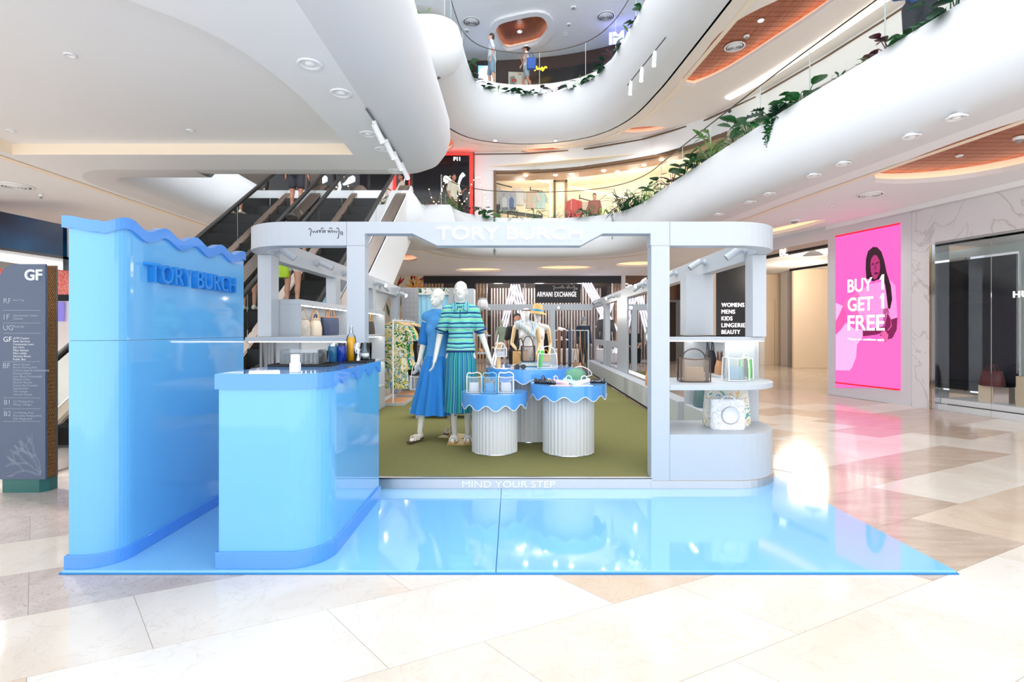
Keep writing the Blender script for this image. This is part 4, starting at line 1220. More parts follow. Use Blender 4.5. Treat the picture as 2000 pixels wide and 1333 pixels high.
# ---------------------------------------------------------------- cream shop beyond the screen wall
PEACH = mat('peach_wall', (250, 228, 200), .6, var=.02, vscale=2)
t = thing('cream_shop', 'cream lit shop front with dark lintel between kiosk and screen wall', 'shop front', (6.6, 11.2, 0)); o_ = t.location
def far(u, Yd): return Vector(((u - 1000) * Yd / 1000, Yd, 0))
pA = wall_pt(1617, 645); pB = wall_pt(1440, 645)
def lin_wall(name, p, q, z0, z1, th, m):
    return MB().slab([(p.x, p.y, z0), (q.x, q.y, z0), (q.x, q.y, z1), (p.x, p.y, z1)], (th, th * .27, 0)).build(name, m, t, o_)
lin_wall('lintel', pA, pB, 3.14, 3.2, .12, BLACKM)
lin_wall('header', pA, pB, 3.3, 3.58, .12, GREYP)
lin_wall('transom_glass', pA, pB, 3.2, 3.3, .02, mat('taupe_glass', (196, 180, 168), .1))
lin_wall('inner_rail', pA + Vector((1.6, .4, 0)), pB + Vector((1.6, .4, 0)), 2.98, 3.04, .05, BLACKM)
MB().box(6.8, 14, 20.2, 20.3, 0, 3.57).build('rear_wall', PEACH, t, o_)
for xx in (9.75, 10.35, 10.9, 11.6): MB().box(xx, xx + .02, 20.18, 20.2, 0, 2.6).build('panel_joint', mat('peach_joint', (214, 190, 160), .6), t, o_)
c1 = far(1538, 19.2); c2 = far(1565, 19.2)
MB().box(c1.x, c2.x, 19.2, 19.7, 0, 3.57).build('column', mat('silver_column', (196, 196, 200), .25, .3), t, o_)
MB().box(far(1562, 18).x, 14, 18.4, 18.5, 0, 3.57).build('side_wall', PEACH, t, o_)
text_at('sign_letters', 'BL', glow('sign_white', (255, 255, 255), 1.1), t, wall_pt(1524, 501, .01), WX, height=.16, ext=.02, bold=.01, space=1.1)
for i, (x, y) in enumerate(((8.6, 14.5), (9.5, 17))):
    d = bpy.data.lights.new('shop_fill_lamp', 'POINT'); d.energy = 80; d.color = (1, .86, .7); d.shadow_soft_size = .7  # unseen warm point lights added to light the cream interior
    o = bpy.data.objects.new('shop_fill_lamp', d); COL.objects.link(o); o.parent = t; o.location = Vector((x, y, 3.2)) - o_
t = thing('pendant_lamp', 'round white pendant lamp in the cream shop', 'lamp', P(1588, 497, 13.5)); 
MB().lathe([(.01, .12), (.14, .06), (.24, -.02), (.22, -.05), (.01, -.06)], 20).build('shade', WHITE, t)
MB().tube([(0, 0, .1), (0, 0, .3)], .008, 6).build('cord', BLACK, t)

# ================================================================== FAR GROUND FLOOR: BLACK SHOP WITH NEON
FY = 21.0
t = thing('neon_shop', 'black shop front with giant neon letters and vertical wooden slats', 'shop front', (0, FY, 0)); o_ = t.location
BKS = mat('shop_black', (16, 20, 28), .3, var=.04)
SLATW = wood('slat_wood', (186, 150, 118), (214, 180, 146), .5, (1, 1, 6))
curve = lambda x: FY + 0 * x
xa, xb = P(828, 0, FY).x, P(1212, 0, FY).x
MB().box(xa, xb, FY - .1, FY + .1, 3.28, 3.579).build('sign_band', BKS, t, o_)
MB().box(xa - .05, xb, FY + 3.0, FY + 3.1, 0, 3.58).build('rear_wall', mat('shop_inner', (70, 60, 56), .6), t, o_)
MB().box(xa, xb, FY - .05, FY + 3.0, -.004, .03).build('shop_floor', mat('shop_floor', (150, 146, 144), .3), t, o_)
smz = MB().box(-.035, .035, -.06, .06, .03, 3.28).mesh('slat', SLATW)
smd = MB().box(-.035, .035, -.06, .06, .03, 3.28).mesh('slat', mat('slat_grey', (150, 138, 134), .5))
u = 832
while u < 1212:
    if not (868 < u < 912):
        near = u < 950 or u > 1196
        place('slat', smz if near else smd, t, (P(u, 0, FY).x, .1 if near else 2.4, 0))
    u += 6.2
MB().box(P(912, 0, FY).x, P(928, 0, FY).x, FY - .02, FY + .12, 0, 3.28).build('black_pier', BKS, t, o_)
MB().box(P(950, 0, FY).x, P(1196, 0, FY).x, FY + .0, FY + .012, .03, 3.28).build('glass_pane', GLASS, t, o_)
for uu in (951, 1025, 1116, 1138, 1196):
    MB().box(P(uu, 0, FY).x - .02, P(uu, 0, FY).x + .02, FY - .02, FY + .03, .03, 3.28).build('mullion', STEEL, t, o_)
NEON = glow('neon_tube', (228, 226, 255), 1.6)
def neon(u0, v0, u1, v1, k=3, w_=5.2):
    for i in range(k):
        du = (i - (k - 1) / 2) * w_
        MB().tube([P(u0 + du, v0, FY - .12), P(u1 + du, v1, FY - .12)], .034, 6).build('neon_tube', NEON, t, o_)
neon(1004, 556, 964, 718, 3, 5); neon(1006, 556, 1040, 690, 4, 5)
neon(1146, 553, 1168, 592, 4, 5.2); neon(1168, 592, 1200, 648, 4, 5.2); neon(1196, 580, 1172, 640, 4, 4.6)
text_at('sign_letters', 'ARMANI EXCHANGE', glow('sign_white2', (255, 250, 250), .9), t, P(1049, 580, FY - .1), (1, 0, 0), width=76 * FY / 1000, height=9.5 * FY / 1000, ext=.05, bold=.0, space=1.15)
MB().box(P(1045, 0, FY).x, P(1134, 0, FY).x, FY - .05, FY - .02, P(0, 592, FY).z, P(0, 556, FY).z).build('sign_board', BKS, t, o_)
script(SCR, 1078, 557, .72, .55, FY - .08, mat('script_pale', (200, 198, 196), .5), t, .018)
# shelves of shoes inside
for zs in (.55, .95, 1.35):
    MB().box(P(1050, 0, 22.6).x, P(1112, 0, 22.6).x, 22.5, 22.9, zs - .03, zs).build('shelf', WHITE, t, o_)
MB().box(.6, 3.2, 21.6, 22.2, .03, .55).build('counter', WHITE, t, o_)
for x in (-.6, 1.2, 3.0):
    d = bpy.data.lights.new('shop_fill_lamp', 'POINT'); d.energy = 60; d.color = (1, .95, .9); d.shadow_soft_size = .15  # unseen point lights added behind the slats to light the interior
    o = bpy.data.objects.new('shop_fill_lamp', d); COL.objects.link(o); o.parent = t; o.location = Vector((x, 22.2, 3.1)) - o_
shoe_m = None
def low_shoe(loc, rz, m, label, group=None, s=1.0):
    t_ = thing('shoe', label, 'shoe', loc, rz, group)
    b = MB()
    rings = []
    for k, (y, w_, h_) in enumerate(((-.13, .02, .03), (-.11, .035, .045), (-.05, .042, .06), (.02, .036, .085), (.09, .036, .1), (.125, .03, .095), (.135, .012, .08))):
        rings.append([(w_ * math.cos(a) * s, y * s, max(0.018, .02 + h_ * (.5 + .5 * math.sin(a))) * s) for a in [2 * PI * q / 10 for q in range(10)]])
    MB().loft(rings).build('upper', m, t_)
    so = [(.03, -.135), (.046, -.08), (.04, 0), (.04, .1), (.02, .14), (-.02, .14), (-.04, .1), (-.036, 0), (-.044, -.08), (-.03, -.135)]
    MB().prism([(x * s, y * s) for x, y in so], 0, .02 * s).build('sole', WHITE, t_)
    return t_
SHW = mat('shoe_white', (238, 236, 232), .5); SHB = mat('shoe_black', (36, 36, 40), .5)
for i, (u, zs) in enumerate(((1058, 1.35), (1068, 1.35), (1098, 1.35), (1104, 1.35), (1060, .95), (1099, .95), (1105, .95), (1066, .55))):
    p = far(u, 22.7)
    low_shoe((p.x, 22.65, zs), R(80), SHW if i % 3 else SHB, n_[i % 4] + (' white' if i % 3 else ' black') + ' trainer on the ' + {1.35: 'top', .95: 'middle', .55: 'low'}[zs] + ' white shelf of the neon shop, from the left', 'trainers in the neon shop', 1.3)
# brown shop to its right and mural wall to its left
t = thing('brown_shop', 'brown shop front with white script sign right of the neon shop', 'shop front', (4.9, 20.6, 0)); o_ = t.location
BRN = mat('brown_panel', (110, 78, 60), .5)
MB().box(P(1220, 0, FY).x, 7.2, FY - .2, FY, 2.6, 3.579).build('sign_panel', BRN, t, o_)
MB().box(P(1212, 0, FY).x, P(1219, 0, FY).x, FY - .25, FY, 0, 3.579).build('pier', WALLW, t, o_)
MB().box(P(1220, 0, FY).x, 7.2, FY + 1.5, FY + 1.6, 0, 2.6).build('rear_wall', mat('brown_inner', (92, 80, 74), .5), t, o_)
text_at('sign_letters', 'Cm', glow('sign_white', (255, 255, 255), 1.1), t, P(1219, 562, FY - .21), (1, 0, 0), height=.17, ext=.03, bold=.03)
script([[(0, 20), (8, 8), (16, 2), (8, 12), (4, 16), (12, 14), (16, 8), (14, 4)], [(6, 18), (14, 16), (18, 10)]], 1248, 541, .9, .75, FY - .22, glow('sign_white', (255, 255, 255), 1.1), t, .02)
cm = MB().tube([(0, 0, .03), (.01, 0, 1.4), (0, 0, 2.6)], .06, 8).mesh('curtain_fold', mat('curtain_pale', (226, 214, 204), .7))
for k in range(14): place('curtain_fold', cm, t, (P(1232 + k * 3.4, 0, FY).x - o_.x, .4 + .06 * (k % 2), 0))
t = thing('mural_wall', 'pale wall mural of orange coral plants beside the escalator', 'mural', P(802, 590, FY)); o_ = t.location
MB().box(P(700, 0, FY).x, P(827, 0, FY).x, FY - .02, FY + .1, 0, 3.579).build('wall_panel', mat('mural_ground', (226, 220, 200), .6), t, o_)
MU = mat('mural_orange', (238, 160, 62), .6); MR = mat('mural_red', (182, 62, 58), .6); MG = mat('mural_teal', (70, 110, 104), .6)
def leafpoly(p, d, L, w_, m):
    d = Vector(d).normalized(); n_v = Vector((d.z, 0, -d.x))
    pts = [p, p + d * L * .35 + n_v * w_, p + d * L * .75 + n_v * w_ * .6, p + d * L, p + d * L * .7 - n_v * w_ * .4, p + d * L * .35 - n_v * w_ * .5]
    MB().slab(pts, (0, -.012, 0)).build('painted_leaf', m, t, o_)
for u, v, dx, dz, L, m in ((812, 563, -1, .3, .5, MU), (812, 563, -.7, .8, .45, MU), (812, 563, .1, 1, .55, MU), (814, 563, .6, .8, .5, MU), (815, 563, .9, .3, .35, MU), (808, 560, -.3, 1, .5, MU), (803, 548, .1, 1, .4, MR), (810, 548, -.2, 1, .4, MR), (817, 548, .8, .4, .4, MR), (775, 562, .3, .8, .5, MR), (777, 556, .6, .6, .4, MR), (770, 610, .3, 1, .7, MG), (760, 620, -.2, 1, .6, MG), (783, 600, .1, 1, .6, MG), (783, 625, .1, 1, .5, MU), (762, 600, .3, 1, .4, MU)):
    leafpoly(P(u, v, FY - .02), (dx, 0, dz), L, .07, m)

# ================================================================== FIRST FLOOR FAR SHOPS
Z1 = 4.58
F1 = vec2(smooth_path([(-2.6, 17.6, 0), (-1.3, 17.5, 0), (0, 17.5, 0), (1.73, 17.27, 0), (3.3, 16.6, 0), (4.7, 15.75, 0), (5.4, 14.9, 0), (6.3, 13.2, 0), (6.9, 11.3, 0), (7.4, 9, 0), (8, 5.5, 0)], 4))
def f1_at(u):
    k = (u - 1000) / 1000.0
    for a_, b_ in zip(F1[:-1], F1[1:]):
        ka = a_[0] / a_[1]; kb = b_[0] / b_[1]
        if ka <= k <= kb:
            s = (k - ka) / (kb - ka); Y = a_[1] + (b_[1] - a_[1]) * s
            return Vector((a_[0] + (b_[0] - a_[0]) * s, Y, 0))
    return Vector((F1[-1][0], F1[-1][1], 0))
def f1_path(u0, u1, n=12): return [f1_at(u0 + (u1 - u0) * i / n) for i in range(n + 1)]
def f1_band(name, u0, u1, z0, z1, m, parent=None, off=None, shift=0.0, th=.06):
    pts = [Vector((p.x - shift * .2, p.y - shift, 0)) for p in f1_path(u0, u1)]
    b = MB()
    b.loft([[p + Vector((0, 0, z0)), p + Vector((0, 0, z1)), p + Vector((.02, th, z1)), p + Vector((.02, th, z0))] for p in pts], smooth=False)
    return b.build(name, m, parent, off)
BROWN = mat('bronze_brown', (116, 88, 62), .4, .2)
o = f1_band('wall_upper_band', 927, 2300, 6.82, 7.449, WALLW); struct(o)
o = f1_band('trim_9', 900, 2300, 7.36, 7.40, BROWN, shift=.03, th=.03); struct(o)
o = f1_band('wall_upper_pier', 927, 966, Z1, 6.82, WALLW); struct(o)
t = thing('fashion_shop', 'warm lit fashion shop on the first floor behind glass', 'shop front', f1_at(1130) + Vector((0, 0, Z1))); o_ = t.location
f1_band('frame_head', 966, 1420, 6.74, 6.83, BROWN, t, o_, .03, .1)
f1_band('soffit', 966, 1420, 6.66, 6.74, mat('tan_soffit', (196, 156, 120), .5), t, o_, -.05, .6)
f1_band('glass_pane', 968, 1420, Z1, 6.7, GLASS, t, o_, .0, .01)
p = f1_at(967); MB().box(p.x - .05, p.x + .04, p.y - .05, p.y + .1, Z1, 6.82).build('frame_post', BROWN, t, o_)
WARM = mat('warm_cream', (252, 236, 208), .6, var=.01)
back = [(p.x + .6, p.y + 2.6) for p in f1_path(940, 1420)]
MB().loft([[(x, y, Z1), (x, y, 7.0), (x + .02, y + .06, 7.0), (x + .02, y + .06, Z1)] for x, y in back], smooth=False).build('rear_wall', WARM, t, o_)
MB().slab([(-1.2, 17.6, 6.95), (5.2, 15.9, 6.95), (8, 19, 6.95), (-1, 21, 6.95)], (0, 0, .03)).build('shop_ceiling', WARM, t, o_)
for (ua, va, ub, vb, yy) in ((1026, 348, 1075, 357, 19.0), (1075, 357, 1075, 432, 19.0), (1112, 365, 1230, 388, 18.6)):
    MB().tube([P(ua, va, yy), P(ub, vb, yy)], .02, 6).build('led_strip', LITW, t, o_)
a = P(1081, 352, 18.9); b_ = P(1108, 432, 18.9)
MB().box(a.x, a.x + .08, 18.85, 18.95, Z1, a.z).build('mirror_frame', BROWN, t, o_); MB().box(b_.x - .08, b_.x, 18.85, 18.95, Z1, a.z).build('mirror_frame', BROWN, t, o_)
MB().box(a.x, b_.x, 18.85, 18.95, a.z - .08, a.z).build('mirror_frame', BROWN, t, o_); MB().box(a.x + .08, b_.x - .08, 18.9, 18.93, Z1, a.z - .08).build('mirror_panel', mat('cream_panel', (244, 226, 192), .3), t, o_)
for i, (x, y) in enumerate(((.3, 18.7), (2.2, 18.5), (4.2, 17.6), (5.2, 16.6))):
    d = bpy.data.lights.new('shop_fill_lamp', 'POINT'); d.energy = 16; d.color = (1, .93, .82); d.shadow_soft_size = .2  # added point lights hanging free, separate from the soffit lamps below
    o = bpy.data.objects.new('shop_fill_lamp', d); COL.objects.link(o); o.parent = t; o.location = Vector((x, y, 6.5)) - o_
for u, v in ((1027, 343), (1085, 342), (1116, 340), (1179, 334), (1206, 336), (1258, 323), (1292, 312)):
    p = on_plane(u, v, 6.655)
    MB().lathe([(.07, 0), (.05, -.02), (.001, -.025)], 12, tuple(p)).build('soffit_lamp', LAMPW, t, o_)
# poster with sale board
t = thing('sale_poster', 'grey sale poster with two figures on a stand in the fashion shop', 'poster', P(993, 432, 17.9)); o_ = t.location
MB().slab([P(977, 372, 17.9), P(1008, 374, 17.9), P(1008, 412, 17.9), P(977, 412, 17.9)], (0, .03, 0)).build('board', mat('poster_grey', (176, 176, 184), .5), t, o_)
for u in (985, 999):
    MB().slab([P(u - 4, 408, 17.89), P(u + 4, 408, 17.89), P(u + 5, 390, 17.89), P(u, 384, 17.89), P(u - 5, 390, 17.89)], (0, .008, 0)).build('printed_figure', mat('print_denim' if u > 990 else 'print_pale', (92, 108, 150) if u > 990 else (214, 208, 204), .6), t, o_)
    MB().ball(P(u, 380, 17.89), (.045, .006, .06), 10, 6).build('printed_head', mat('print_skin', (206, 160, 140), .6), t, o_)
text_at('lettering', '50% OFF', mat('print_dark', (70, 66, 70), .6), t, P(980, 410.5, 17.88), (1, 0, 0), width=.5, height=.1, ext=.004, bold=.02)
MB().tube([P(992, 412, 17.92), (P(992, 412, 17.92).x, 17.92, Z1)], .02, 6).build('pole', BLACK, t, o_)
MB().box(P(992, 0, 17.92).x - .15, P(992, 0, 17.92).x + .15, 17.8, 18.05, Z1, Z1 + .03).build('foot', BLACK, t, o_)
# clothes on hangers
CL = {'white': (238, 232, 222), 'peach': (236, 206, 180), 'mint': (200, 218, 208), 'red': (214, 82, 74), 'sand': (228, 214, 190), 'rust': (170, 96, 76)}
def shirt_on_hanger(p, s, colour, label, rz=0, group='shirts in the fashion shop', long=1.0, m=None):
    """p = hook point of the hanger"""
    t_ = thing('hanging_shirt', label, 'shirt', p, rz, group)
    mm = m or mat('cloth_' + colour, CL[colour], .85, var=.06, vscale=20)
    MB().tube([(0, 0, 0), (0.0, 0, -.05 * s), (-.2 * s, 0, -.13 * s)], .008 * s, 5).build('hanger', SLATW, t_)
    ring = lambda w_, d_, z: [(w_ * math.cos(a), d_ * math.sin(a) * (1 + .25 * math.cos(5 * a)), z) for a in [2 * PI * q / 20 for q in range(20)]]
    MB().loft([ring(.06 * s, .03 * s, -.06 * s), ring(.19 * s, .05 * s, -.12 * s), ring(.21 * s, .06 * s, -.25 * s), ring(.2 * s, .06 * s, -.5 * s * long), ring(.22 * s, .07 * s, -.72 * s * long)]).build('body', mm, t_)
    for k in (-1, 1):
        MB().tube([(k * .16 * s, 0, -.14 * s), (k * .24 * s, 0, -.3 * s), (k * .26 * s, 0, -.48 * s)], [.055 * s, .05 * s, .055 * s], 8).build('sleeve', mm, t_)
    return t_
for i, (u, v, c_, lab) in enumerate(((969, 362, 'white', 'leftmost white shirt hanging in the fashion shop'), (1013, 364, 'white', 'white shirt hanging right of the sale poster'), (1038, 370, 'peach', 'peach shirt over a white top hanging in the fashion shop'), (1056, 371, 'mint', 'pale mint shirt hanging in the fashion shop'), (1119, 386, 'red', 'half hidden red shirt by the mirror frame in the fashion shop'), (1130, 389, 'red', 'full red shirt hanging in the fashion shop'), (1142, 391, 'sand', 'cream shirt hanging beside the red shirt'), (1158, 394, 'rust', 'rust coloured shirt hanging at the end of the shop rail'))):
    shirt_on_hanger(P(u, v, 18.3), .95, c_, lab, R(10 if i % 2 else -12))
for i, (ua, va, ub, vb) in enumerate(((968, 358, 1000, 366), (1036, 372, 1060, 374), (1132, 387, 1170, 397))):
    r = thing('clothes_rail', n_[i] + ' black wall rail from the left in the fashion shop', 'clothes rail', P(ua, va, 18.32))
    MB().tube([Vector((0, 0, 0)), P(ub, vb, 18.32) - P(ua, va, 18.32)], .02, 6).build('bar', BLACK, r)
    MB().tube([(0, 0, -.05), (0, .0, .12)], .02, 6).build('bracket', BLACK, r)
t = thing('folded_stack_table', 'long dark table of folded clothes in the fashion shop', 'table', P(1030, 432, 17.9)); o_ = t.location
MB().slab([P(970, 408, 18.0), P(1060, 421, 18.0), P(1060, 424, 18.0), P(970, 411, 18.0)], (0, .4, 0)).build('top', BLACK, t, o_)
MB().box(P(972, 0, 18.1).x, P(972, 0, 18.1).x + .05, 18.1, 18.15, Z1, 5.5).build('leg', BLACK, t, o_); MB().box(P(1058, 0, 18.1).x, P(1058, 0, 18.1).x + .05, 18.1, 18.15, Z1, 5.3).build('leg', BLACK, t, o_)

# red framed portal with the white feline emblem
t = thing('red_portal_shop', 'black shop portal with red glowing frame on the first floor', 'shop front', f1_at(905) + Vector((0, 0, Z1))); o_ = t.location
REDG = glow('red_frame', (255, 40, 34), 1.6)
yy = 17.3
MB().slab([P(700, 303, yy), P(922, 303, yy), P(922, 459, yy), P(700, 459, yy)], (0, .1, 0)).build('black_wall', mat('portal_black', (18, 20, 30), .12), t, o_)
MB().slab([P(917, 299, yy - .03), P(923, 299, yy - .03), P(923, 459, yy - .03), P(917, 459, yy - .03)], (0, .1, 0)).build('red_frame', REDG, t, o_)
MB().slab([P(760, 299, yy - .03), P(917, 299, yy - .03), P(917, 303, yy - .03), P(760, 303, yy - .03)], (0, .1, 0)).build('red_frame', REDG, t, o_)
MB().slab([P(798, 335, yy - .03), P(801, 335, yy - .03), P(801, 459, yy - .03), P(798, 459, yy - .03)], (0, .1, 0)).build('red_frame', REDG, t, o_)
NW = glow('emblem_white', (235, 245, 255), 3)
q = [(866, 346), (870, 343), (878, 347), (884, 355), (890, 360), (888, 362), (880, 360), (872, 357), (866, 354)]
MB().slab([P(u, v, yy - .04) for u, v in q], (0, .02, 0)).build('emblem', NW, t, o_)
MB().tube([P(u, v, yy - .04) for u, v in ((906, 340), (900, 346), (897, 355), (895, 364), (897, 372), (899, 380))], [.07, .05, .035, .04, .05, .05], 8).build('emblem', NW, t, o_)
text_at('lettering', 'P11', NW, t, P(886, 314, yy - .02), (1, 0, 0), width=.22, height=.12, ext=.01, bold=.03)
# marble shop pier with fairy lights, first floor
t = thing('fairy_light_string', 'string of tiny warm fairy lights behind the first floor glass', 'lights', P(890, 400, 16.8)); o_ = t.location
rr = random.Random(3); pts = []
for k in range(26): pts.append(P(838 + k * 4.6, 372 + 26 * math.sin(k * .55) + rr.uniform(-4, 4), 16.75))
MB().tube(pts, .004, 4).build('wire', mat('wire_clear', (200, 196, 188), .5), t, o_)
bb = MB()
for p in pts: bb.ball(p, .018, 6, 4)
bb.build('bulbs', glow('fairy_bulb', (255, 226, 160), 6), t, o_)
# cove strip and shop sign, first floor right
t = thing('cove_lamp', 'long bright ceiling cove lamp above the first floor walkway at right', 'ceiling light', f1_at(1500) + Vector((0, 0, 7.4))); o_ = t.location
pts = f1_path(1450, 1900, 20)
MB().loft([[p + Vector((-.55, -.25, 7.43)), p + Vector((-.4, -.18, 7.43)), p + Vector((-.4, -.18, 7.4)), p + Vector((-.55, -.25, 7.4))] for p in pts], smooth=False).build('diffuser', glow('cove_white', (255, 250, 244), 2.2), t, o_)
t = thing('script_sign', 'pale upright sign board with dark handwriting on the first floor', 'sign', f1_at(1428) + Vector((0, 0, Z1))); o_ = t.location
f1_band('board', 1411, 1440, Z1, 6.3, mat('pale_board', (226, 228, 230), .4), t, o_, .35, .05)
p = f1_at(1420); script(SCR[:6], 1418, 228, .55, .6, p.y - .5, INK, t, .02)
MB().ball(P(1425, 217, p.y - .5), .05, 8, 6).build('dot', INK, t, o_)

# ================================================================== SECOND FLOOR
Z2 = 9.05
t = thing('dark_foyer_wall', 'dark brown curved foyer wall of the second floor', 'foyer wall', (0, 19.5, Z2)); o_ = t.location
FW = vec2(smooth_path([(-5, 19.2, 0), (-2, 19.6, 0), (1, 19.4, 0), (3.5, 18.6, 0), (5.5, 17.2, 0), (7, 15, 0)], 4))
DB = mat('foyer_brown', (66, 44, 38), .35, var=.06)
MB().loft([[(x, y, Z2), (x, y, 11.69), (x + .03, y + .1, 11.69), (x + .03, y + .1, Z2)] for x, y in FW], smooth=False).build('panel', DB, t, o_)
MB().loft([[(x - .05, y - .12, 10.55), (x - .05, y - .12, 11.15), (x, y, 11.15), (x, y, 10.55)] for x, y in FW[8:]], smooth=False).build('sign_band', mat('foyer_black', (26, 22, 26), .3), t, o_)
for k in (9, 11, 13, 15):
    x, y = FW[k]; MB().box(x - .1, x + .1, y - .2, y, Z2, 10.5).build('pier', BLACKM, t, o_)
text_at('sign_letters', 'IMAX', glow('imax_glow', (150, 150, 255), 3), t, P(1190, 88, 17.6), Vector((.95, -.3, 0)), height=.4, ext=.05, bold=.05)
script([[(0, 5), (4, 2), (6, 6), (9, 3), (12, 7), (15, 4), (18, 7), (21, 2), (24, 6), (27, 1), (30, 3)], [(6, 6), (7, 10)], [(20, 6), (22, 10), (24, 7)], [(9, 2), (11, 0)]], 1038, 130, 1.0, .8, 18.8, glow('sign_yellow', (255, 206, 30), 3), t, .03)
MB().box(P(933, 0, 19).x, P(966, 0, 19).x, 19.0, 19.1, Z2, P(0, 127, 19).z + .1).build('light_box_frame', BLACKM, t, o_)
MB().box(P(934, 0, 19).x, P(965, 0, 19).x, 18.97, 19.0, Z2 + .15, P(0, 129, 19).z).build('light_box', glow('light_box_blue', (120, 170, 235), 1.2), t, o_)
MB().ball(P(950, 147, 18.96), (.3, .01, .33), 20, 10).build('light_box_moon', glow('light_box_moon', (235, 240, 255), 1.6), t, o_)
t = thing('cream_poster', 'cream poster with a red flower leaning on the second floor', 'poster', P(1012, 166, 18.3)); o_ = t.location
t.location.z = Z2; o_ = t.location
MB().slab([P(993, 140, 18.3), P(1031, 142, 18.3), P(1031, 172, 18.3), P(993, 172, 18.3)], (0, .03, 0)).build('board', mat('poster_cream', (196, 184, 168), .5), t, o_)
text_at('lettering', 'HO', mat('poster_gold', (150, 112, 60), .5), t, P(1012, 147, 18.29), (1, 0, 0), height=.07, ext=.004, bold=.02)
MB().ball(P(1004, 157, 18.29), (.08, .006, .06), 10, 6).build('printed_flower', mat('poster_red', (190, 60, 52), .5), t, o_)
MB().slab([P(996, 150, 18.295), P(1004, 148, 18.295), P(1010, 158, 18.295), P(1004, 168, 18.295), P(996, 166, 18.295)], (0, .004, 0)).build('printed_leaf', mat('poster_slate', (120, 124, 110), .5), t, o_)

# dark department sign seen through the right hand kiosk wall
t = thing('department_sign', 'black department board with glowing white words beyond the right kiosk wall', 'sign', (6.6, 16, 0)); o_ = t.location
a = P(1398, 500, 16); c = P(1470, 500, 16)
MB().box(a.x, c.x, 16, 16.1, 0, 3.57).build('board', mat('board_black', (20, 20, 26), .3), t, o_)
MB().box(P(1389, 0, 16).x, a.x, 15.98, 16.1, 0, 3.57).build('edge_post', mat('peach_edge', (226, 206, 190), .5), t, o_)
for s_, v, wd in (('WOMENS', 600, 44), ('MENS', 613.2, 26), ('KIDS', 626.4, 21), ('LINGERIE', 639.6, 46), ('BEAUTY', 652.8, 36)):
    text_at('lettering', s_, glow('sign_white2', (255, 250, 250), .9), t, P(1409, v, 15.98), (1, 0, 0), width=wd * .016, height=8 * .016, ext=.03, bold=.0, space=1.1)

# ================================================================== BAGS AND GOODS
LEATH = lambda n, c, r=.5: mat('leather_' + n, c, r, var=.08, vscale=14, bump=.15, bscale=120)
def ringb(w, d, z, n=24, p=3.2, yo=0, wave=0):
    out = []
    for k in range(n):
        a = 2 * PI * k / n; c, s = math.cos(a), math.sin(a)
        rr = (abs(c) ** p + abs(s) ** p) ** (-1 / p)
        out.append((w / 2 * rr * c, yo + d / 2 * rr * s * (1 + wave * math.cos(6 * a)), z))
    return out
def handle_arc(x, y, z, w, h, n=10):
    return [(x + w / 2 * math.cos(PI - PI * k / n), y, z + h * math.sin(PI * k / n)) for k in range(n + 1)]

def tote(loc, w, d, h, m, hm, label, rz=0, hh=.16, taper=.85, group=None, name='handbag', slouch=0, strap=None):
    t = thing(name, label, 'handbag', loc, rz, group)
    MB().loft([ringb(w * .92, d * .95, 0), ringb(w, d, h * .08), ringb(w * (1 + taper) / 2, d * .9, h * .5, wave=slouch), ringb(w * taper, d * .55, h * .95, wave=slouch * 2), ringb(w * taper, d * .4, h)]).build('body', m, t)
    MB().tube(ringb(w * taper, d * .42, h), .006, 6, closed=True).build('top_edge', hm, t)
    for s in (-1, 1):
        MB().tube(handle_arc(0, s * d * .18, h * .94, w * .42, hh), .007, 6).build('handle', hm, t)
    if strap: MB().tube([(w * .42, 0, h), (w * .62, -.02, h * .7), (w * .66, -.03, h * .3), (w * .6, -.03, .02)], .006, 6).build('strap', hm, t)
    return t
def bucket(loc, r, h, m, hm, label, rz=0, hh=.2):
    t = thing('bucket_bag', label, 'handbag', loc, rz)
    prof = [(r * .92, 0), (r, .02), (r * 1.02, h * .4), (r * .85, h * .75), (r * .6, h * .9), (r * .75, h)]
    n = 28; rings = []
    for rr, z in prof:
        f = .1 * max(0, (z / h - .5))
        rings.append([((rr + f * rr * math.cos(9 * a)) * math.cos(a), (rr + f * rr * math.cos(9 * a)) * math.sin(a), z) for a in [2 * PI * q / n for q in range(n)]])
    MB().loft(rings).build('body', m, t)
    MB().lathe([(r * .64, h * .88), (r * .66, h * .9), (r * .64, h * .92)], 20, cap=False).build('drawstring', hm, t)
    MB().tube(handle_arc(0, 0, h * .85, r * 1.1, hh), .007, 6).build('handle', hm, t)
    for k in range(3): MB().tube([(r * 1.0 * math.cos(k * 2.1 - 2), r * 1.0 * math.sin(k * 2.1 - 2), .01), (r * 1.03 * math.cos(k * 2.1 - 2), r * 1.03 * math.sin(k * 2.1 - 2), h * .45), (r * .8 * math.cos(k * 2.1 - 2), r * .8 * math.sin(k * 2.1 - 2), h * .8)], .004, 5).build('seam', hm, t)
    return t
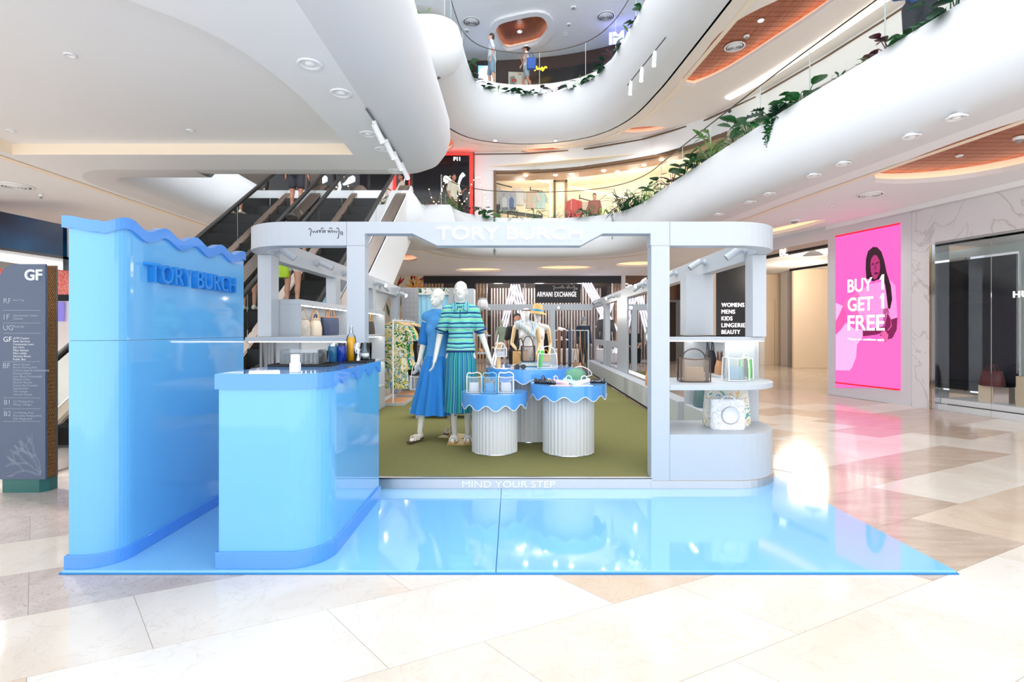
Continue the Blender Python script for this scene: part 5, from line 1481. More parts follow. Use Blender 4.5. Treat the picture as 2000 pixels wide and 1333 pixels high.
def clear_bag(loc, w, d, h, tm_, label, rz=0, hh=.07, tilt=0, body=None, pouch=None, handle='arc', taper=1.0, name='clear_bag'):
    t = thing(name, label, 'handbag', loc, rz)
    bm_ = body or ACRYL
    MB().loft([ringb(w, d, .002, p=5), ringb(w, d, h * .5, p=5), ringb(w * taper, d * .8, h, p=5)], cap=False).build('vinyl_wall', bm_, t)
    MB().add([(x, y, .003) for x, y in ((-w / 2, -d / 2), (w / 2, -d / 2), (w / 2, d / 2), (-w / 2, d / 2))], [(0, 1, 2, 3)]).build('vinyl_base', bm_, t)
    for sx in (-1, 1):
        MB().tube([(sx * w / 2, -d / 2, .005), (sx * w / 2, -d / 2, h * .5), (sx * w / 2 * taper, -d / 2 * .8, h), (sx * w / 2 * taper, d / 2 * .8, h), (sx * w / 2, d / 2, .005)], .006, 6).build('side_piping', tm_, t)
    MB().tube(ringb(w, d, .006, p=5), .004, 5, closed=True).build('base_piping', tm_, t)
    MB().tube([(-w / 2 * taper, -d / 2 * .8, h), (0, -d / 2 * .8, h * .94), (w / 2 * taper, -d / 2 * .8, h)], .004, 5).build('rim_piping', tm_, t)
    if handle == 'arc':
        MB().tube(handle_arc(0, 0, h * .97, w * .8, hh), .006, 6).build('handle', tm_, t)
    elif handle == 'bar':
        MB().tube(smooth_path([(-w / 2, 0, h), (-w * .42, 0, h + hh * .7), (-w * .1, .01, h + hh * .6), (w * .2, 0, h + hh * .8), (w * .46, 0, h + hh * .5), (w / 2, 0, h)], 3), .007, 6).build('handle', tm_, t)
    if pouch:
        MB().loft([ringb(w * .7, d * .35, .01, p=4), ringb(w * .72, d * .4, h * .3, p=4), ringb(w * .66, d * .2, h * .62, p=4)]).build('inner_pouch', pouch, t)
    return t
WT = mat('white_leather', (246, 244, 240), .4)
LB = mat('sky_leather', (120, 196, 240), .35)
PW = mat('pouch_white', (232, 232, 232), .6)
PB = mat('pouch_blue', (70, 170, 228), .4)
# three small clear bags on the low table (top z .733)
TZ = .7335
clear_bag((-.385, 5.2, TZ), .145, .11, .165, mat('ivory_leather', (236, 226, 214), .4), 'small clear bag with ivory trim, leftmost on the low blue table', R(4), .05, handle='bar', pouch=PW)
clear_bag((-.225, 5.16, TZ), .14, .11, .165, LB, 'small clear bag with sky blue trim, middle of the low blue table', R(-4), .055, handle='bar', pouch=PB)
clear_bag((-.06, 5.19, TZ), .15, .11, .165, WT, 'small clear bag with white trim, rightmost on the low blue table', R(-3), .055, handle='bar', pouch=PW)
# tall table (top z .942)
TZ = .9425
clear_bag((.40, 5.75, TZ), .215, .11, .165, WT, 'large clear handbag with white frame and green strap on the tall table', R(-6), .085, pouch=None, taper=.92)
t = thing('green_clutch', 'neon green clear strap bag leaning behind the white framed clear bag', 'handbag', (.32, 5.86, TZ))
MB().loft([ringb(.04, .1, 0), ringb(.055, .11, .08), ringb(.05, .06, .19)]).build('body', glass('green_vinyl', (120, 245, 110), 1.2, milk=.5), t)
MB().tube([(.0, -.05, .0), (.02, -.06, .1), (.03, -.03, .19)], .012, 6).build('strap', mat('neon_green', (70, 235, 60), .3), t)
t = thing('grey_book', 'flat grey linen box under the smoky clear bag on the tall table', 'box', (.27, 6.06, TZ))
MB().box(-.17, .17, -.09, .09, 0, .05).build('cover', mat('grey_linen', (120, 146, 176), .8, bump=.3, bscale=300), t, bevel=.003)
MB().box(-.165, .165, -.092, .085, .008, .042).build('pages', mat('page_edge', (236, 226, 206), .7), t)
clear_bag((.19, 6.08, TZ + .0505), .15, .11, .19, mat('dark_piping', (40, 34, 36), .3), 'smoky clear bucket bag with dark arched handle on the grey box', R(6), .12, body=glass('smoke_vinyl', (200, 188, 182), 1.3, milk=.25), taper=1.0)
t = thing('sunglasses', 'pair of black sunglasses lying on the tall blue table', 'sunglasses', (.09, 5.66, TZ), R(8))
for s in (-1, 1):
    MB().tube([(s * .035 + .028 * math.cos(a), 0, .022 + .02 * math.sin(a)) for a in [2 * PI * k / 14 for k in range(14)]], .0045, 6, closed=True).build('rim', BLACK, t)
    MB().lathe([(.001, 0), (.026, 0)], 14, cap=False).build('lens', mat('dark_lens', (30, 28, 34), .08), t).matrix_local = Matrix.Translation((s * .035, 0, .022)) @ Matrix.Rotation(PI / 2, 4, 'X')
    MB().tube([(s * .064, .002, .03), (s * .066, .07, .03), (s * .064, .12, .012)], .003, 5).build('temple', BLACK, t)
MB().tube([(-.01, 0, .028), (.01, 0, .028)], .0035, 5).build('bridge', BLACK, t)
t = thing('price_card', 'blank white card lying on the tall blue table', 'card', (-.1, 5.66, TZ), R(-20))
MB().box(-.07, .07, -.06, .06, 0, .004).build('card', WHITE, t)
# wooden hand on a block holding a clear mini bag
SKW = wood('light_beech', (222, 182, 132), (240, 206, 160), .5, (6, 6, 1))
t = thing('hand_stand', 'jointed wooden display hand holding a clear mini bag on the tall table', 'display hand', (-.15, 5.72, TZ))
MB().tube([(0, 0, 0), (0, 0, .11)], .027, 10).build('wrist_block', SKW, t)
hp = [('c', (0, 0, .1), .022, (0, 0, .17), .024), ('e', (0, 0, .225), (.038, .018, .042))]
for k, (x, L) in enumerate(((-.028, .045), (-.01, .055), (.009, .052), (.027, .042))):
    hp += [('c', (x, 0, .255), .009, (x * 1.2, -.025, .255 + L * .5), .0085), ('c', (x * 1.2, -.025, .255 + L * .5), .0085, (x * 1.2, -.055, .255 + L * .2), .007)]
hp += [('c', (-.034, 0, .21), .01, (-.06, -.02, .235), .009), ('c', (-.06, -.02, .235), .009, (-.075, -.035, .225), .007)]
blob('hand', hp, .0045, SKW, t, 2)
clear_bag((-.125, 5.64, TZ + .13), .125, .05, .1, WT, 'clear mini bag with white piping hanging from the wooden hand', R(12), .06, pouch=mat('pouch_mesh', (214, 214, 218), .5))
# medium table (top z .825)
TZ = .8255
WOV, nt, b = nodes_of('woven_black', .4)
tc = nt.nodes.new('ShaderNodeTexCoord'); vo = nt.nodes.new('ShaderNodeTexVoronoi'); vo.inputs['Scale'].default_value = 130
nt.links.new(tc.outputs['Object'], vo.inputs['Vector']); r_ = ramp(nt, [(0, (20, 20, 26)), (.62, (24, 24, 30)), (.68, (190, 190, 200))], 'CONSTANT'); nt.links.new(vo.outputs['Distance'], r_.inputs[0]); nt.links.new(r_.outputs[0], b.inputs['Base Color'])
def flat_shoe(loc, rz, m, label, strap=True, s=1.0):
    t = thing('ballet_flat', label, 'shoe', loc, rz)
    rings = []
    for y, w_, h_ in ((-.125, .012, .014), (-.115, .03, .03), (-.08, .042, .042), (-.03, .042, .04), (.03, .034, .03), (.08, .032, .04), (.115, .026, .05), (.125, .012, .045)):
        rings.append([(w_ * math.cos(a) * s, y * s, (.006 + h_ * (.5 + .5 * math.sin(a))) * s) for a in [2 * PI * q / 14 for q in range(14)]])
    MB().loft(rings).build('upper', m, t)
    MB().prism([(x * s, y * s) for x, y in ((.02, -.125), (.042, -.08), (.036, 0), (.032, .1), (.012, .125), (-.012, .125), (-.032, .1), (-.036, 0), (-.042, -.08), (-.02, -.125))], 0, .008).build('sole', BLACK if m is WOV else WHITE, t)
    MB().prism([(x * s, y * s) for x, y in ((.022, -.02), (.022, .07), (.0, .1), (-.022, .07), (-.022, -.02), (0, -.035))], .034 * s, .0445 * s).build('insole', mat('insole', (60, 44, 40), .6) if m is WOV else PW, t)
    if strap: MB().tube([(-.034 * s, .02, .035), (-.026 * s, .03, .075), (.0, .03, .085), (.026 * s, .03, .075), (.034 * s, .02, .035)], .006, 6).build('strap', m, t)
    return t
flat_shoe((.34, 5.17, TZ), R(62), WOV, 'black woven ballet flat at the left rim of the medium table')
flat_shoe((.83, 5.24, TZ), R(-100), WOV, 'black woven ballet flat at the right rim of the medium table', False)
flat_shoe((.42, 5.28, TZ), R(62), WOV, 'black flat half hidden behind the pink mesh shoe', False, .8)
PKM = mat('pink_mesh', (250, 214, 220), .4); WMM = mat('white_mesh', (250, 250, 252), .4); AQ = mat('aqua_jelly', (200, 240, 238), .3)
flat_shoe((.46, 5.12, TZ), R(50), PKM, 'pale pink mesh ballet flat on the medium table')
flat_shoe((.58, 5.13, TZ), R(20), AQ, 'pale aqua jelly flat in the middle of the medium table')
flat_shoe((.71, 5.12, TZ), R(-35), WMM, 'white mesh ballet flat right of the aqua one')
t = thing('pink_card', 'pale pink paper sheet on the front of the medium table', 'paper', (.47, 5.0, TZ), R(3)); MB().box(-.1, .1, -.035, .035, 0, .002).build('sheet', mat('pink_paper', (255, 206, 200), .6), t)
t = thing('white_card', 'white paper sheet on the front of the medium table', 'paper', (.69, 5.0, TZ), R(-2)); MB().box(-.1, .1, -.035, .035, 0, .002).build('sheet', WHITE, t)
t = thing('green_orb_bag', 'round green see-through bag with white cord handle on the medium table', 'handbag', (.66, 5.36, TZ))
MB().ball((0, 0, .075), (.11, .06, .075), 20, 12).build('body', glass('aqua_vinyl', (176, 240, 200), 1.25, milk=.45), t)
MB().tube([(.11 * math.cos(a), -.01, .075 + .075 * math.sin(a)) for a in [2 * PI * k / 24 for k in range(24)]], .004, 5, closed=True).build('seam', mat('seam_blue', (110, 170, 230), .4), t)
MB().tube(smooth_path([(.0, 0, .15), (.06, -.02, .165), (.14, -.03, .13), (.17, -.03, .08), (.12, -.03, .06)], 4), .0055, 6).build('cord', WT, t)
# right corner display
CZ = .9025
clear_bag((1.64, 4.62, CZ), .255, .13, .215, mat('dark_brown_strap', (74, 56, 48), .4), 'large smoky clear bag with brown strap on the upper corner shelf', R(-4), .09, body=glass('smoke_vinyl2', (206, 192, 180), 1.3, milk=.25), pouch=mat('pouch_tan', (200, 180, 158), .6), taper=.98)
clear_bag((2.06, 4.72, CZ), .2, .12, .215, WT, 'clear bag with white trim and blue lining on the upper corner shelf', R(8), .08, pouch=glass('ice_vinyl', (205, 228, 250), 1.2, milk=.3), taper=.95)
t = clear_bag((2.215, 4.86, CZ), .1, .09, .2, WT, 'bright green clear pouch at the end of the upper corner shelf', R(20), .05, body=glass('green_vinyl2', (150, 240, 140), 1.2, milk=.4), name='green_pouch')
BZ = .4805
PR1 = patches('tote_sketch', [(0, (232, 232, 234)), (.42, (206, 210, 218)), (.45, (238, 238, 240)), (.56, (214, 214, 220)), (.58, (240, 240, 242))], 9)
PR2 = patches('tote_print', [(0, (84, 140, 210)), (.36, (238, 236, 226)), (.47, (236, 200, 140)), (.5, (240, 238, 230)), (.6, (112, 180, 160)), (.66, (220, 232, 240))], 6)
t = tote((1.935, 4.6, BZ), .31, .1, .265, PR1, PR1, 'white line drawn tote with a round patch on the low corner shelf', R(-3), .05, .95)
MB().lathe([(.001, 0), (.075, 0), (.076, .004), (.07, .006)], 28, cap=False).build('round_patch', mat('patch_white', (236, 238, 244), .5), t).matrix_local = Matrix.Translation((.01, -.054, .13)) @ Matrix.Rotation(PI / 2 + .05, 4, 'X')
MB().tube([(.01 + .076 * math.cos(a), -.055, .13 + .076 * math.sin(a)) for a in [2 * PI * k / 28 for k in range(28)]], .002, 4, closed=True).build('patch_seam', mat('seam_grey', (120, 124, 134), .5), t)
tote((2.0, 4.78, BZ), .45, .16, .33, PR2, mat('cream_strap', (236, 228, 214), .5), 'large multicoloured print tote behind the white drawn one', R(4), .05, .92)
# right cabinet
tote((2.2, 5.68, .9025), .24, .14, .24, LEATH('black', (34, 36, 44)), LEATH('black', (34, 36, 44)), 'black leather backpack bag on the right wall cabinet shelf', R(80), .13, .8, strap=True)
tote((2.2, 5.42, .9025), .17, .1, .15, LEATH('tan', (206, 150, 108)), LEATH('brown', (110, 70, 48)), 'tan handbag beside the black bag on the right cabinet shelf', R(80), .1)
tote((2.19, 5.95, .4805), .26, .14, .28, LEATH('teal', (88, 120, 124)), LEATH('teal', (88, 120, 124)), 'slate teal bag on the lower right cabinet shelf', R(84), .08)
tote((2.2, 8.25, .4705), .2, .1, .24, LEATH('tan', (206, 150, 108)), LEATH('tan', (206, 150, 108)), 'tan bag standing on the bench end beside the right pillar', R(84), .08)
# left cabinet top cubbies
CUB = 1.3045
bucket((-2.24, 5.5, CUB), .075, .2, patches('lace', [(0, (206, 196, 184)), (.48, (232, 224, 214)), (.56, (196, 184, 172))], 60), mat('taupe_strap', (166, 146, 128), .5), 'lace patterned drawstring bag in the left lit cubby', 0, .12)
bucket((-2.24, 5.82, CUB), .075, .2, mat('cream_leather', (240, 226, 204), .5), mat('caramel', (214, 158, 100), .45), 'cream bucket bag with caramel handle in the left lit cubby', 0, .12)
tote((-2.24, 6.3, CUB), .26, .12, .22, LEATH('navy', (62, 76, 106)), mat('caramel2', (196, 132, 70), .45), 'navy tote with tan handles at the end of the left lit cubby', R(70), .12, 1.15)
tote((-2.3, 6.02, CUB), .12, .08, .2, LEATH('navy', (62, 76, 106)), LEATH('navy', (62, 76, 106)), 'slim navy bag between the cream bucket and the navy tote', R(80), .06)
tote((-2.2, 7.95, CUB), .2, .09, .2, LEATH('espresso', (58, 50, 44)), mat('gold_handle', (170, 136, 70), .35, .4), 'dark brown shoulder bag in the rear left cubby', R(75), .16, .8)

# ---------------------------------------------------------------- bar things on the blue counter (top z 1.122)
BZC = 1.1225
def tray_board(x, y, w, d, rz, label):
    t = thing('black_tray', label, 'tray', (x, y, BZC), rz)
    MB().box(-w / 2, w / 2, -d / 2, d / 2, 0, .006).build('base', BLACKM, t)
    for a in ((-w / 2, w / 2, -d / 2, -d / 2 + .006), (-w / 2, w / 2, d / 2 - .006, d / 2), (-w / 2, -w / 2 + .006, -d / 2, d / 2), (w / 2 - .006, w / 2, -d / 2, d / 2)):
        MB().box(a[0], a[1], a[2], a[3], .006, .018).build('rim', BLACKM, t)
tray_board(-1.435, 3.55, .4, .26, R(2), 'wide black tray under the clear glass box on the counter')
tray_board(-1.17, 3.93, .17, .3, R(2), 'small black tray at the far end of the counter')
t = thing('acrylic_box', 'open clear acrylic box of tumblers on the black tray', 'box', (-1.435, 3.53, BZC + .0185))
for a in ((-.13, .13, -.08, -.076), (-.13, .13, .076, .08), (-.13, -.126, -.08, .08), (.126, .13, -.08, .08)): MB().box(a[0], a[1], a[2], a[3], 0, .095).build('wall', ACRYL, t)
GLT = glass('tumbler_glass', (246, 250, 252), 1.25)
def tumbler(x, y, z, r, h, m, label, group=None, liquid=None):
    t = thing('tumbler', label, 'glass', (x, y, z), 0, group)
    MB().lathe([(.001, 0), (r * .85, 0), (r, h), (r * .93, h), (r * .8, .006), (.001, .006)], 18, cap=False).build('cup', m, t)
    if liquid: MB().lathe([(.001, .008), (r * .78, .008), (r * .86, h * .6), (.001, h * .6)], 18, cap=False).build('liquid', liquid, t)
    return t
for i, (dx, dy) in enumerate(((-.095, -.035), (-.032, -.035), (.032, -.035), (.095, -.035), (-.095, .035), (-.032, .035), (.032, .035), (.095, .035))):
    tumbler(-1.435 + dx, 3.53 + dy, BZC + .019, .028, .07, GLT, 'upturned clear tumbler inside the acrylic box on the counter', 'tumblers in the acrylic box')
t = thing('napkin_stand', 'small white box stand near the front of the counter', 'stand', (-1.27, 3.0, BZC))
MB().box(-.026, .026, -.02, .02, 0, .055).build('lower_box', WHITE, t, bevel=.002); MB().box(-.02, .022, -.018, .018, .055, .105).build('upper_box', WHITE, t, bevel=.002)
def jar(x, y, r, h, m, lid, label):
    t = thing('jar', label, 'jar', (x, y, BZC))
    MB().lathe([(.001, 0), (r, 0), (r, h * .8), (r * .9, h * .86), (.001, h * .86)], 20, cap=False).build('body', m, t)
    MB().lathe([(r * .8, h * .86), (r * .8, h), (.001, h)], 20, cap=False).build('lid', lid, t)
jar(-1.33, 3.8, .034, .15, mat('teal_glazed', (44, 100, 130), .15), CHROME, 'teal glazed jar behind the black tray on the counter')
jar(-1.27, 3.82, .036, .15, mat('cobalt_glazed', (24, 52, 140), .1), mat('navy_lid', (30, 34, 60), .3), 'cobalt blue bottle beside the orange carafe')
t = thing('juice_carafe', 'tall clear carafe of orange juice on the counter', 'carafe', (-1.225, 3.9, BZC))
MB().lathe([(.001, 0), (.034, 0), (.036, .01), (.036, .17), (.03, .2), (.014, .225), (.012, .265), (.016, .275)], 22, cap=False).build('bottle', GLT, t)
MB().lathe([(.001, .014), (.031, .014), (.031, .165), (.026, .19), (.001, .195)], 22, cap=False).build('juice', mat('orange_juice', (248, 180, 24), .3), t)
MB().lathe([(.009, .225), (.009, .285), (.001, .285)], 12, cap=False).build('pourer', STEEL, t)
t = thing('cocktail_shaker', 'steel cocktail tin standing on the small black tray', 'shaker', (-1.185, 3.9, BZC + .0185))
MB().lathe([(.001, 0), (.022, 0), (.03, .13), (.028, .13), (.02, .004)], 20, cap=False).build('tin', CHROME, t)
t = thing('jigger', 'double ended steel jigger in front of the cocktail tin', 'jigger', (-1.155, 3.84, BZC + .0185))
MB().lathe([(.018, 0), (.006, .045), (.02, .085), (.018, .085), (.004, .045)], 16, cap=False).build('cup', CHROME, t)
t = tumbler(-1.14, 3.96, BZC + .0185, .036, .13, glass('fluted_glass', (232, 240, 246), 1.4), 'tall ribbed glass with pebbled foot on the small black tray')
MB().lathe([(.001, .006), (.03, .006), (.034, .05), (.001, .05)], 16, cap=False).build('pebbled_foot', mat('pebble_ice', (226, 232, 238), .3, bump=.8, bscale=120), t)
tumbler(-1.135, 4.04, BZC + .0185, .03, .13, GLT, 'plain clear highball glass behind the ribbed glass')
tumbler(-1.36, 3.7, BZC, .03, .1, glass('cloudy_glass', (214, 232, 234), 1.3), 'cloudy tumbler of ice beside the teal jar', None, mat('ice_pale', (226, 236, 236), .3))
# fluted acrylic vase on the left corner display
t = thing('fluted_screen', 'fluted clear acrylic cylinder at the left end of the corner display', 'vase', (-2.24, 4.72, .9025))
MB().lathe([(.06 + .003 * (k % 2), 0) for k in range(1)] + [(.06, 0), (.06, .355)], 28, cap=False).build('cylinder', glass('fluted_acrylic', (244, 243, 242), 1.25), t)
for k in range(14): MB().tube([(.061 * math.cos(k * 2 * PI / 14), .061 * math.sin(k * 2 * PI / 14), .002), (.061 * math.cos(k * 2 * PI / 14), .061 * math.sin(k * 2 * PI / 14), .353)], .004, 5).build('flute', glass('fluted_acrylic', (244, 243, 242), 1.25), t)

# ---------------------------------------------------------------- garments on the left rail
rail = thing('garment_rail', 'slim white garment rail beyond the left cabinet', 'clothes rail', (-1.98, 8.5, ZF))
MB().tube([(0, .0, 1.42), (0, 1.9, 1.42)], .012, 8).build('bar', WHITE, rail)
for yy in (.02, 1.88): MB().tube([(0, yy, 0), (0, yy, 1.42)], .014, 8).build('upright', WHITE, rail)
GAR = [('tropic_dress', [(0, (226, 206, 140)), (.4, (232, 226, 206)), (.48, (40, 120, 80)), (.55, (240, 214, 90)), (.6, (60, 150, 210)), (.66, (230, 226, 212))], 7, 'long tropical print dress at the front of the rail'),
       ('green_shirt', [(0, (28, 130, 84)), (.42, (30, 150, 96)), (.5, (232, 228, 214)), (.56, (36, 84, 170)), (.62, (238, 206, 84))], 8, 'green and cream print shirt behind the tropical dress'),
       ('yellow_print', [(0, (214, 190, 110)), (.45, (238, 224, 160)), (.55, (70, 150, 200)), (.62, (230, 220, 190))], 8, 'yellow palm print shirt on a wooden hanger'),
       ('black_knit', [(0, (30, 26, 30)), (.55, (44, 36, 40))], 30, 'black knitted dress on the rail'),
       ('speckle', [(0, (40, 42, 52)), (.5, (186, 190, 200)), (.58, (60, 60, 72))], 40, 'black and white speckled dress on the rail'),
       ('sand_coat', [(0, (206, 196, 178)), (.5, (222, 212, 196))], 12, 'pale sand coat at the far end of the rail')]
for i, (nm, st, sc_, lab) in enumerate(GAR):
    y = 8.66 + i * .27 + (.12 if i > 2 else 0)
    g_ = thing('hanging_garment', lab, 'garment', (-1.98, y, ZF + 1.42), 0, None)
    mm = patches('cloth_' + nm, st, sc_, .8)
    MB().tube([(0, 0, .012), (.012, 0, .03), (0, 0, .045), (0, 0, -.03)], .004, 5).build('hook', CHROME, g_)
    MB().tube(smooth_path([(-.2, 0, -.1), (-.1, 0, -.05), (0, 0, -.03), (.1, 0, -.05), (.2, 0, -.1)], 3), .014, 8).build('hanger', SKW, g_)
    ln = (1.15, .85, .8, 1.0, 1.05, 1.1)[i]
    rg = lambda w_, d_, z, f: [(w_ * math.cos(a), (d_ + f * math.cos(7 * a)) * math.sin(a), z) for a in [2 * PI * q / 28 for q in range(28)]]
    MB().loft([rg(.07, .03, -.05, 0), rg(.2, .04, -.1, 0), rg(.21, .05, -.25, .004), rg(.2, .055, -.5, .008), rg(.22, .06, -.75 * ln, .014), rg(.24, .07, -1.0 * ln, .02)]).build('cloth', mm, g_)
    for k in (-1, 1): MB().tube([(k * .17, 0, -.12), (k * .235, 0, -.24), (k * .25, 0, -.36)], [.05, .055, .06], 8).build('sleeve', mm, g_)
for i, (y, lab) in enumerate(((8.75, 'white plinth with tan top under the tropical dress'), (9.75, 'white plinth with tan top under the far end of the rail'))):
    t = thing('floor_plinth', lab, 'plinth', (-1.98, y, ZF), 0)
    MB().box(-.19, .19, -.25, .45, 0, .045).build('block', KW, t); MB().box(-.18, .18, -.24, .44, .045, .05).build('tan_top', mat('tan_pad', (224, 168, 128), .6), t)

# ---------------------------------------------------------------- fitting room at the back left
t = thing('fitting_room', 'grey tiled fitting room block with blue curtain behind the mannequins', 'fitting room', (-1.6, 10.7, ZF)); o_ = t.location
FYR = 10.55
GT = mat('grey_glaze', (168, 166, 170), .25, var=.08, vscale=3); GR = mat('grout', (196, 194, 194), .8)
xl, xr2 = P(784, 0, FYR).x, P(817, 0, FYR).x
MB().box(xl, xr2, FYR, FYR + .4, ZF, 2.24).build('tiled_pier', GR, t, o_)
cw = (xr2 - xl) / 4; tm1 = MB().box(.002, cw - .002, -.008, 0, .002, .096).mesh('tile', GT)
for i in range(4):
    for j in range(21): place('tile', tm1, t, Vector((xl + i * cw, FYR, ZF + .02 + j * .1)) - o_)
x3 = P(876, 0, FYR).x; x4 = P(888, 0, FYR).x; x5 = P(926, 0, FYR).x
MB().box(xr2, x3, FYR, FYR + .4, P(0, 576, FYR).z, 2.24).build('palm_header', patches('palm_header', [(0, (228, 226, 220)), (.52, (90, 124, 92)), (.58, (60, 92, 76)), (.64, (226, 224, 216))], 9), t, o_)
cur = MB()
rows = []
for z in (ZF + .02, .9, P(0, 576, FYR).z):
    rows.append([(xr2 + (x3 - xr2) * k / 40, FYR + .06 + .02 * math.sin(k * .9), z) for k in range(41)])
cur.sheet(rows)
cb_, nt, b = nodes_of('blue_ombre', .6)
tc = nt.nodes.new('ShaderNodeTexCoord'); sp = nt.nodes.new('ShaderNodeSeparateXYZ'); nt.links.new(tc.outputs['Object'], sp.inputs[0])
mr = nt.nodes.new('ShaderNodeMapRange'); mr.inputs[1].default_value = 0; mr.inputs[2].default_value = 2.1; nt.links.new(sp.outputs['Z'], mr.inputs[0])
r_ = ramp(nt, [(0, (24, 120, 150)), (.55, (36, 140, 164)), (.58, (150, 212, 238)), (1, (172, 222, 244))]); nt.links.new(mr.outputs[0], r_.inputs[0]); nt.links.new(r_.outputs[0], b.inputs['Base Color'])
cur.build('curtain', cb_, t, o_)
MB().box(x3, x4, FYR, FYR + .4, ZF, 2.24).build('pier', GT, t, o_)
MB().box(x4 + .002, x5, FYR - .05, FYR + .4, ZF, 2.22).build('white_column', KW, t, o_, bevel=.003)
t = thing('wall_bracket_shelf', 'small white bracket shelf beside the white column', 'shelf', (x5 + .01, FYR + .1, 1.83))
MB().box(0, .3, -.1, .1, -.03, 0).build('board', KW, t); MB().slab([(0.02, -.01, -.03), (.2, -.01, -.03), (.02, -.01, -.14)], (0, .02, 0)).build('bracket', KW, t)
bucket((x5 + .17, FYR + .08, 1.8305), .11, .2, mat('cloud_leather', (226, 224, 228), .5), mat('grey_cord', (130, 124, 126), .5), 'white drawstring bag on the bracket shelf behind the mannequins', 0, .04)
for i, zs in enumerate((1.27, .9)):
    t = thing('wall_bracket_shelf', ('upper' if i == 0 else 'lower') + ' white sandal shelf right of the striped mannequin', 'shelf', (x5 + .05, FYR + .15, zs))
    MB().box(0, .28, -.12, .1, -.03, 0).build('board', KW, t)
    for k in range(2):
        s_ = low_shoe((x5 + .13 + k * .1, FYR + .13, zs + .0005), R(20), mat('tan_sandal', (222, 160, 110), .5), ('left' if k == 0 else 'right') + ' tan sandal on the ' + ('upper' if i == 0 else 'lower') + ' white shelf', None, .8)
MBX = thing('shoe_bench', 'low white bench behind the mannequin legs', 'bench', (-.95, 7.4, ZF))
MB().box(-.5, .5, -.15, .15, .1, .15).build('top', KW, MBX); MB().box(-.48, .48, -.14, .14, .15, .156).build('tan_pad', mat('tan_pad', (224, 168, 128), .6), MBX)
for k in (-.42, .38): MB().box(k, k + .04, -.13, .13, 0, .1).build('leg', KW, MBX)

# ---------------------------------------------------------------- strap rail at the back
t = thing('strap_rail', 'slim white rail of bag straps behind the tall table', 'display rail', (.98, 8.5, ZF)); o_ = t.location
zr = P(0, 646, 8.5).z
MB().tube([P(1083, 646, 8.5), P(1150, 646, 8.5)], .009, 6).build('bar', KW, t, o_)
for u in (1084, 1149): MB().tube([P(u, 646, 8.5), (P(u, 646, 8.5).x, 8.5, ZF)], .012, 6).build('upright', KW, t, o_)
for u, c_, lab in ((1092, (128, 78, 52), 'chestnut brown wide strap hanging on the white rail'), (1102, (72, 44, 38), 'dark brown wide strap hanging on the white rail'), (1113, (26, 36, 58), 'navy wide strap hanging on the white rail')):
    p = P(u, 646, 8.5); s_ = thing('bag_strap', lab, 'strap', p)
    rows = [[(-.024, -.02, 0), (.024, -.02, 0)], [(-.024, -.03, -.2), (.024, -.03, -.2)], [(-.026, -.03, -.55), (.022, -.03, -.55)], [(-.026, .0, -.6), (.022, .0, -.6)], [(-.024, .03, -.5), (.024, .03, -.5)], [(-.024, .02, -.1), (.024, .02, -.1)], [(-.024, 0, .012), (.024, 0, .012)], [(-.024, -.02, 0), (.024, -.02, 0)]]
    MB().sheet(rows).build('band', LEATH(lab.split()[0], c_), s_)
    MB().tube([(0, 0, -.6), (0, 0, -.64), (.01, 0, -.66)], .01, 6).build('clasp', BRASS, s_)
for u, L, c_, lab in ((1124, .5, (150, 120, 90), 'small taupe bag hanging by a thin strap from the rail'), (1133, .55, (186, 116, 72), 'small tan bag hanging by a thin strap from the rail'), (1142, .55, (96, 84, 60), 'small olive bag hanging by a thin strap from the rail')):
    p = P(u, 646, 8.42); s_ = thing('hanging_bag', lab, 'handbag', p)
    for dx in (-.02, .02): MB().tube([(0, 0, .01), (dx * .5, 0, -L * .5), (dx * 2, 0, -L)], .006, 5).build('strap', LEATH(lab.split()[1], c_), s_)
    MB().loft([ringb(.03, .02, -L + .02), ringb(.08, .05, -L - .08), ringb(.12, .06, -L - .2), ringb(.09, .05, -L - .26)]).build('body', LEATH(lab.split()[1], c_), s_)
# maroon bag in the shop window
tote((pc.x, pc.y + .02, .4705), .34, .18, .24, LEATH('maroon', (92, 44, 48)), LEATH('maroon', (92, 44, 48)), 'maroon leather bag on the mirrored block in the shop window', math.atan2(VX.y, VX.x), .12, .8)

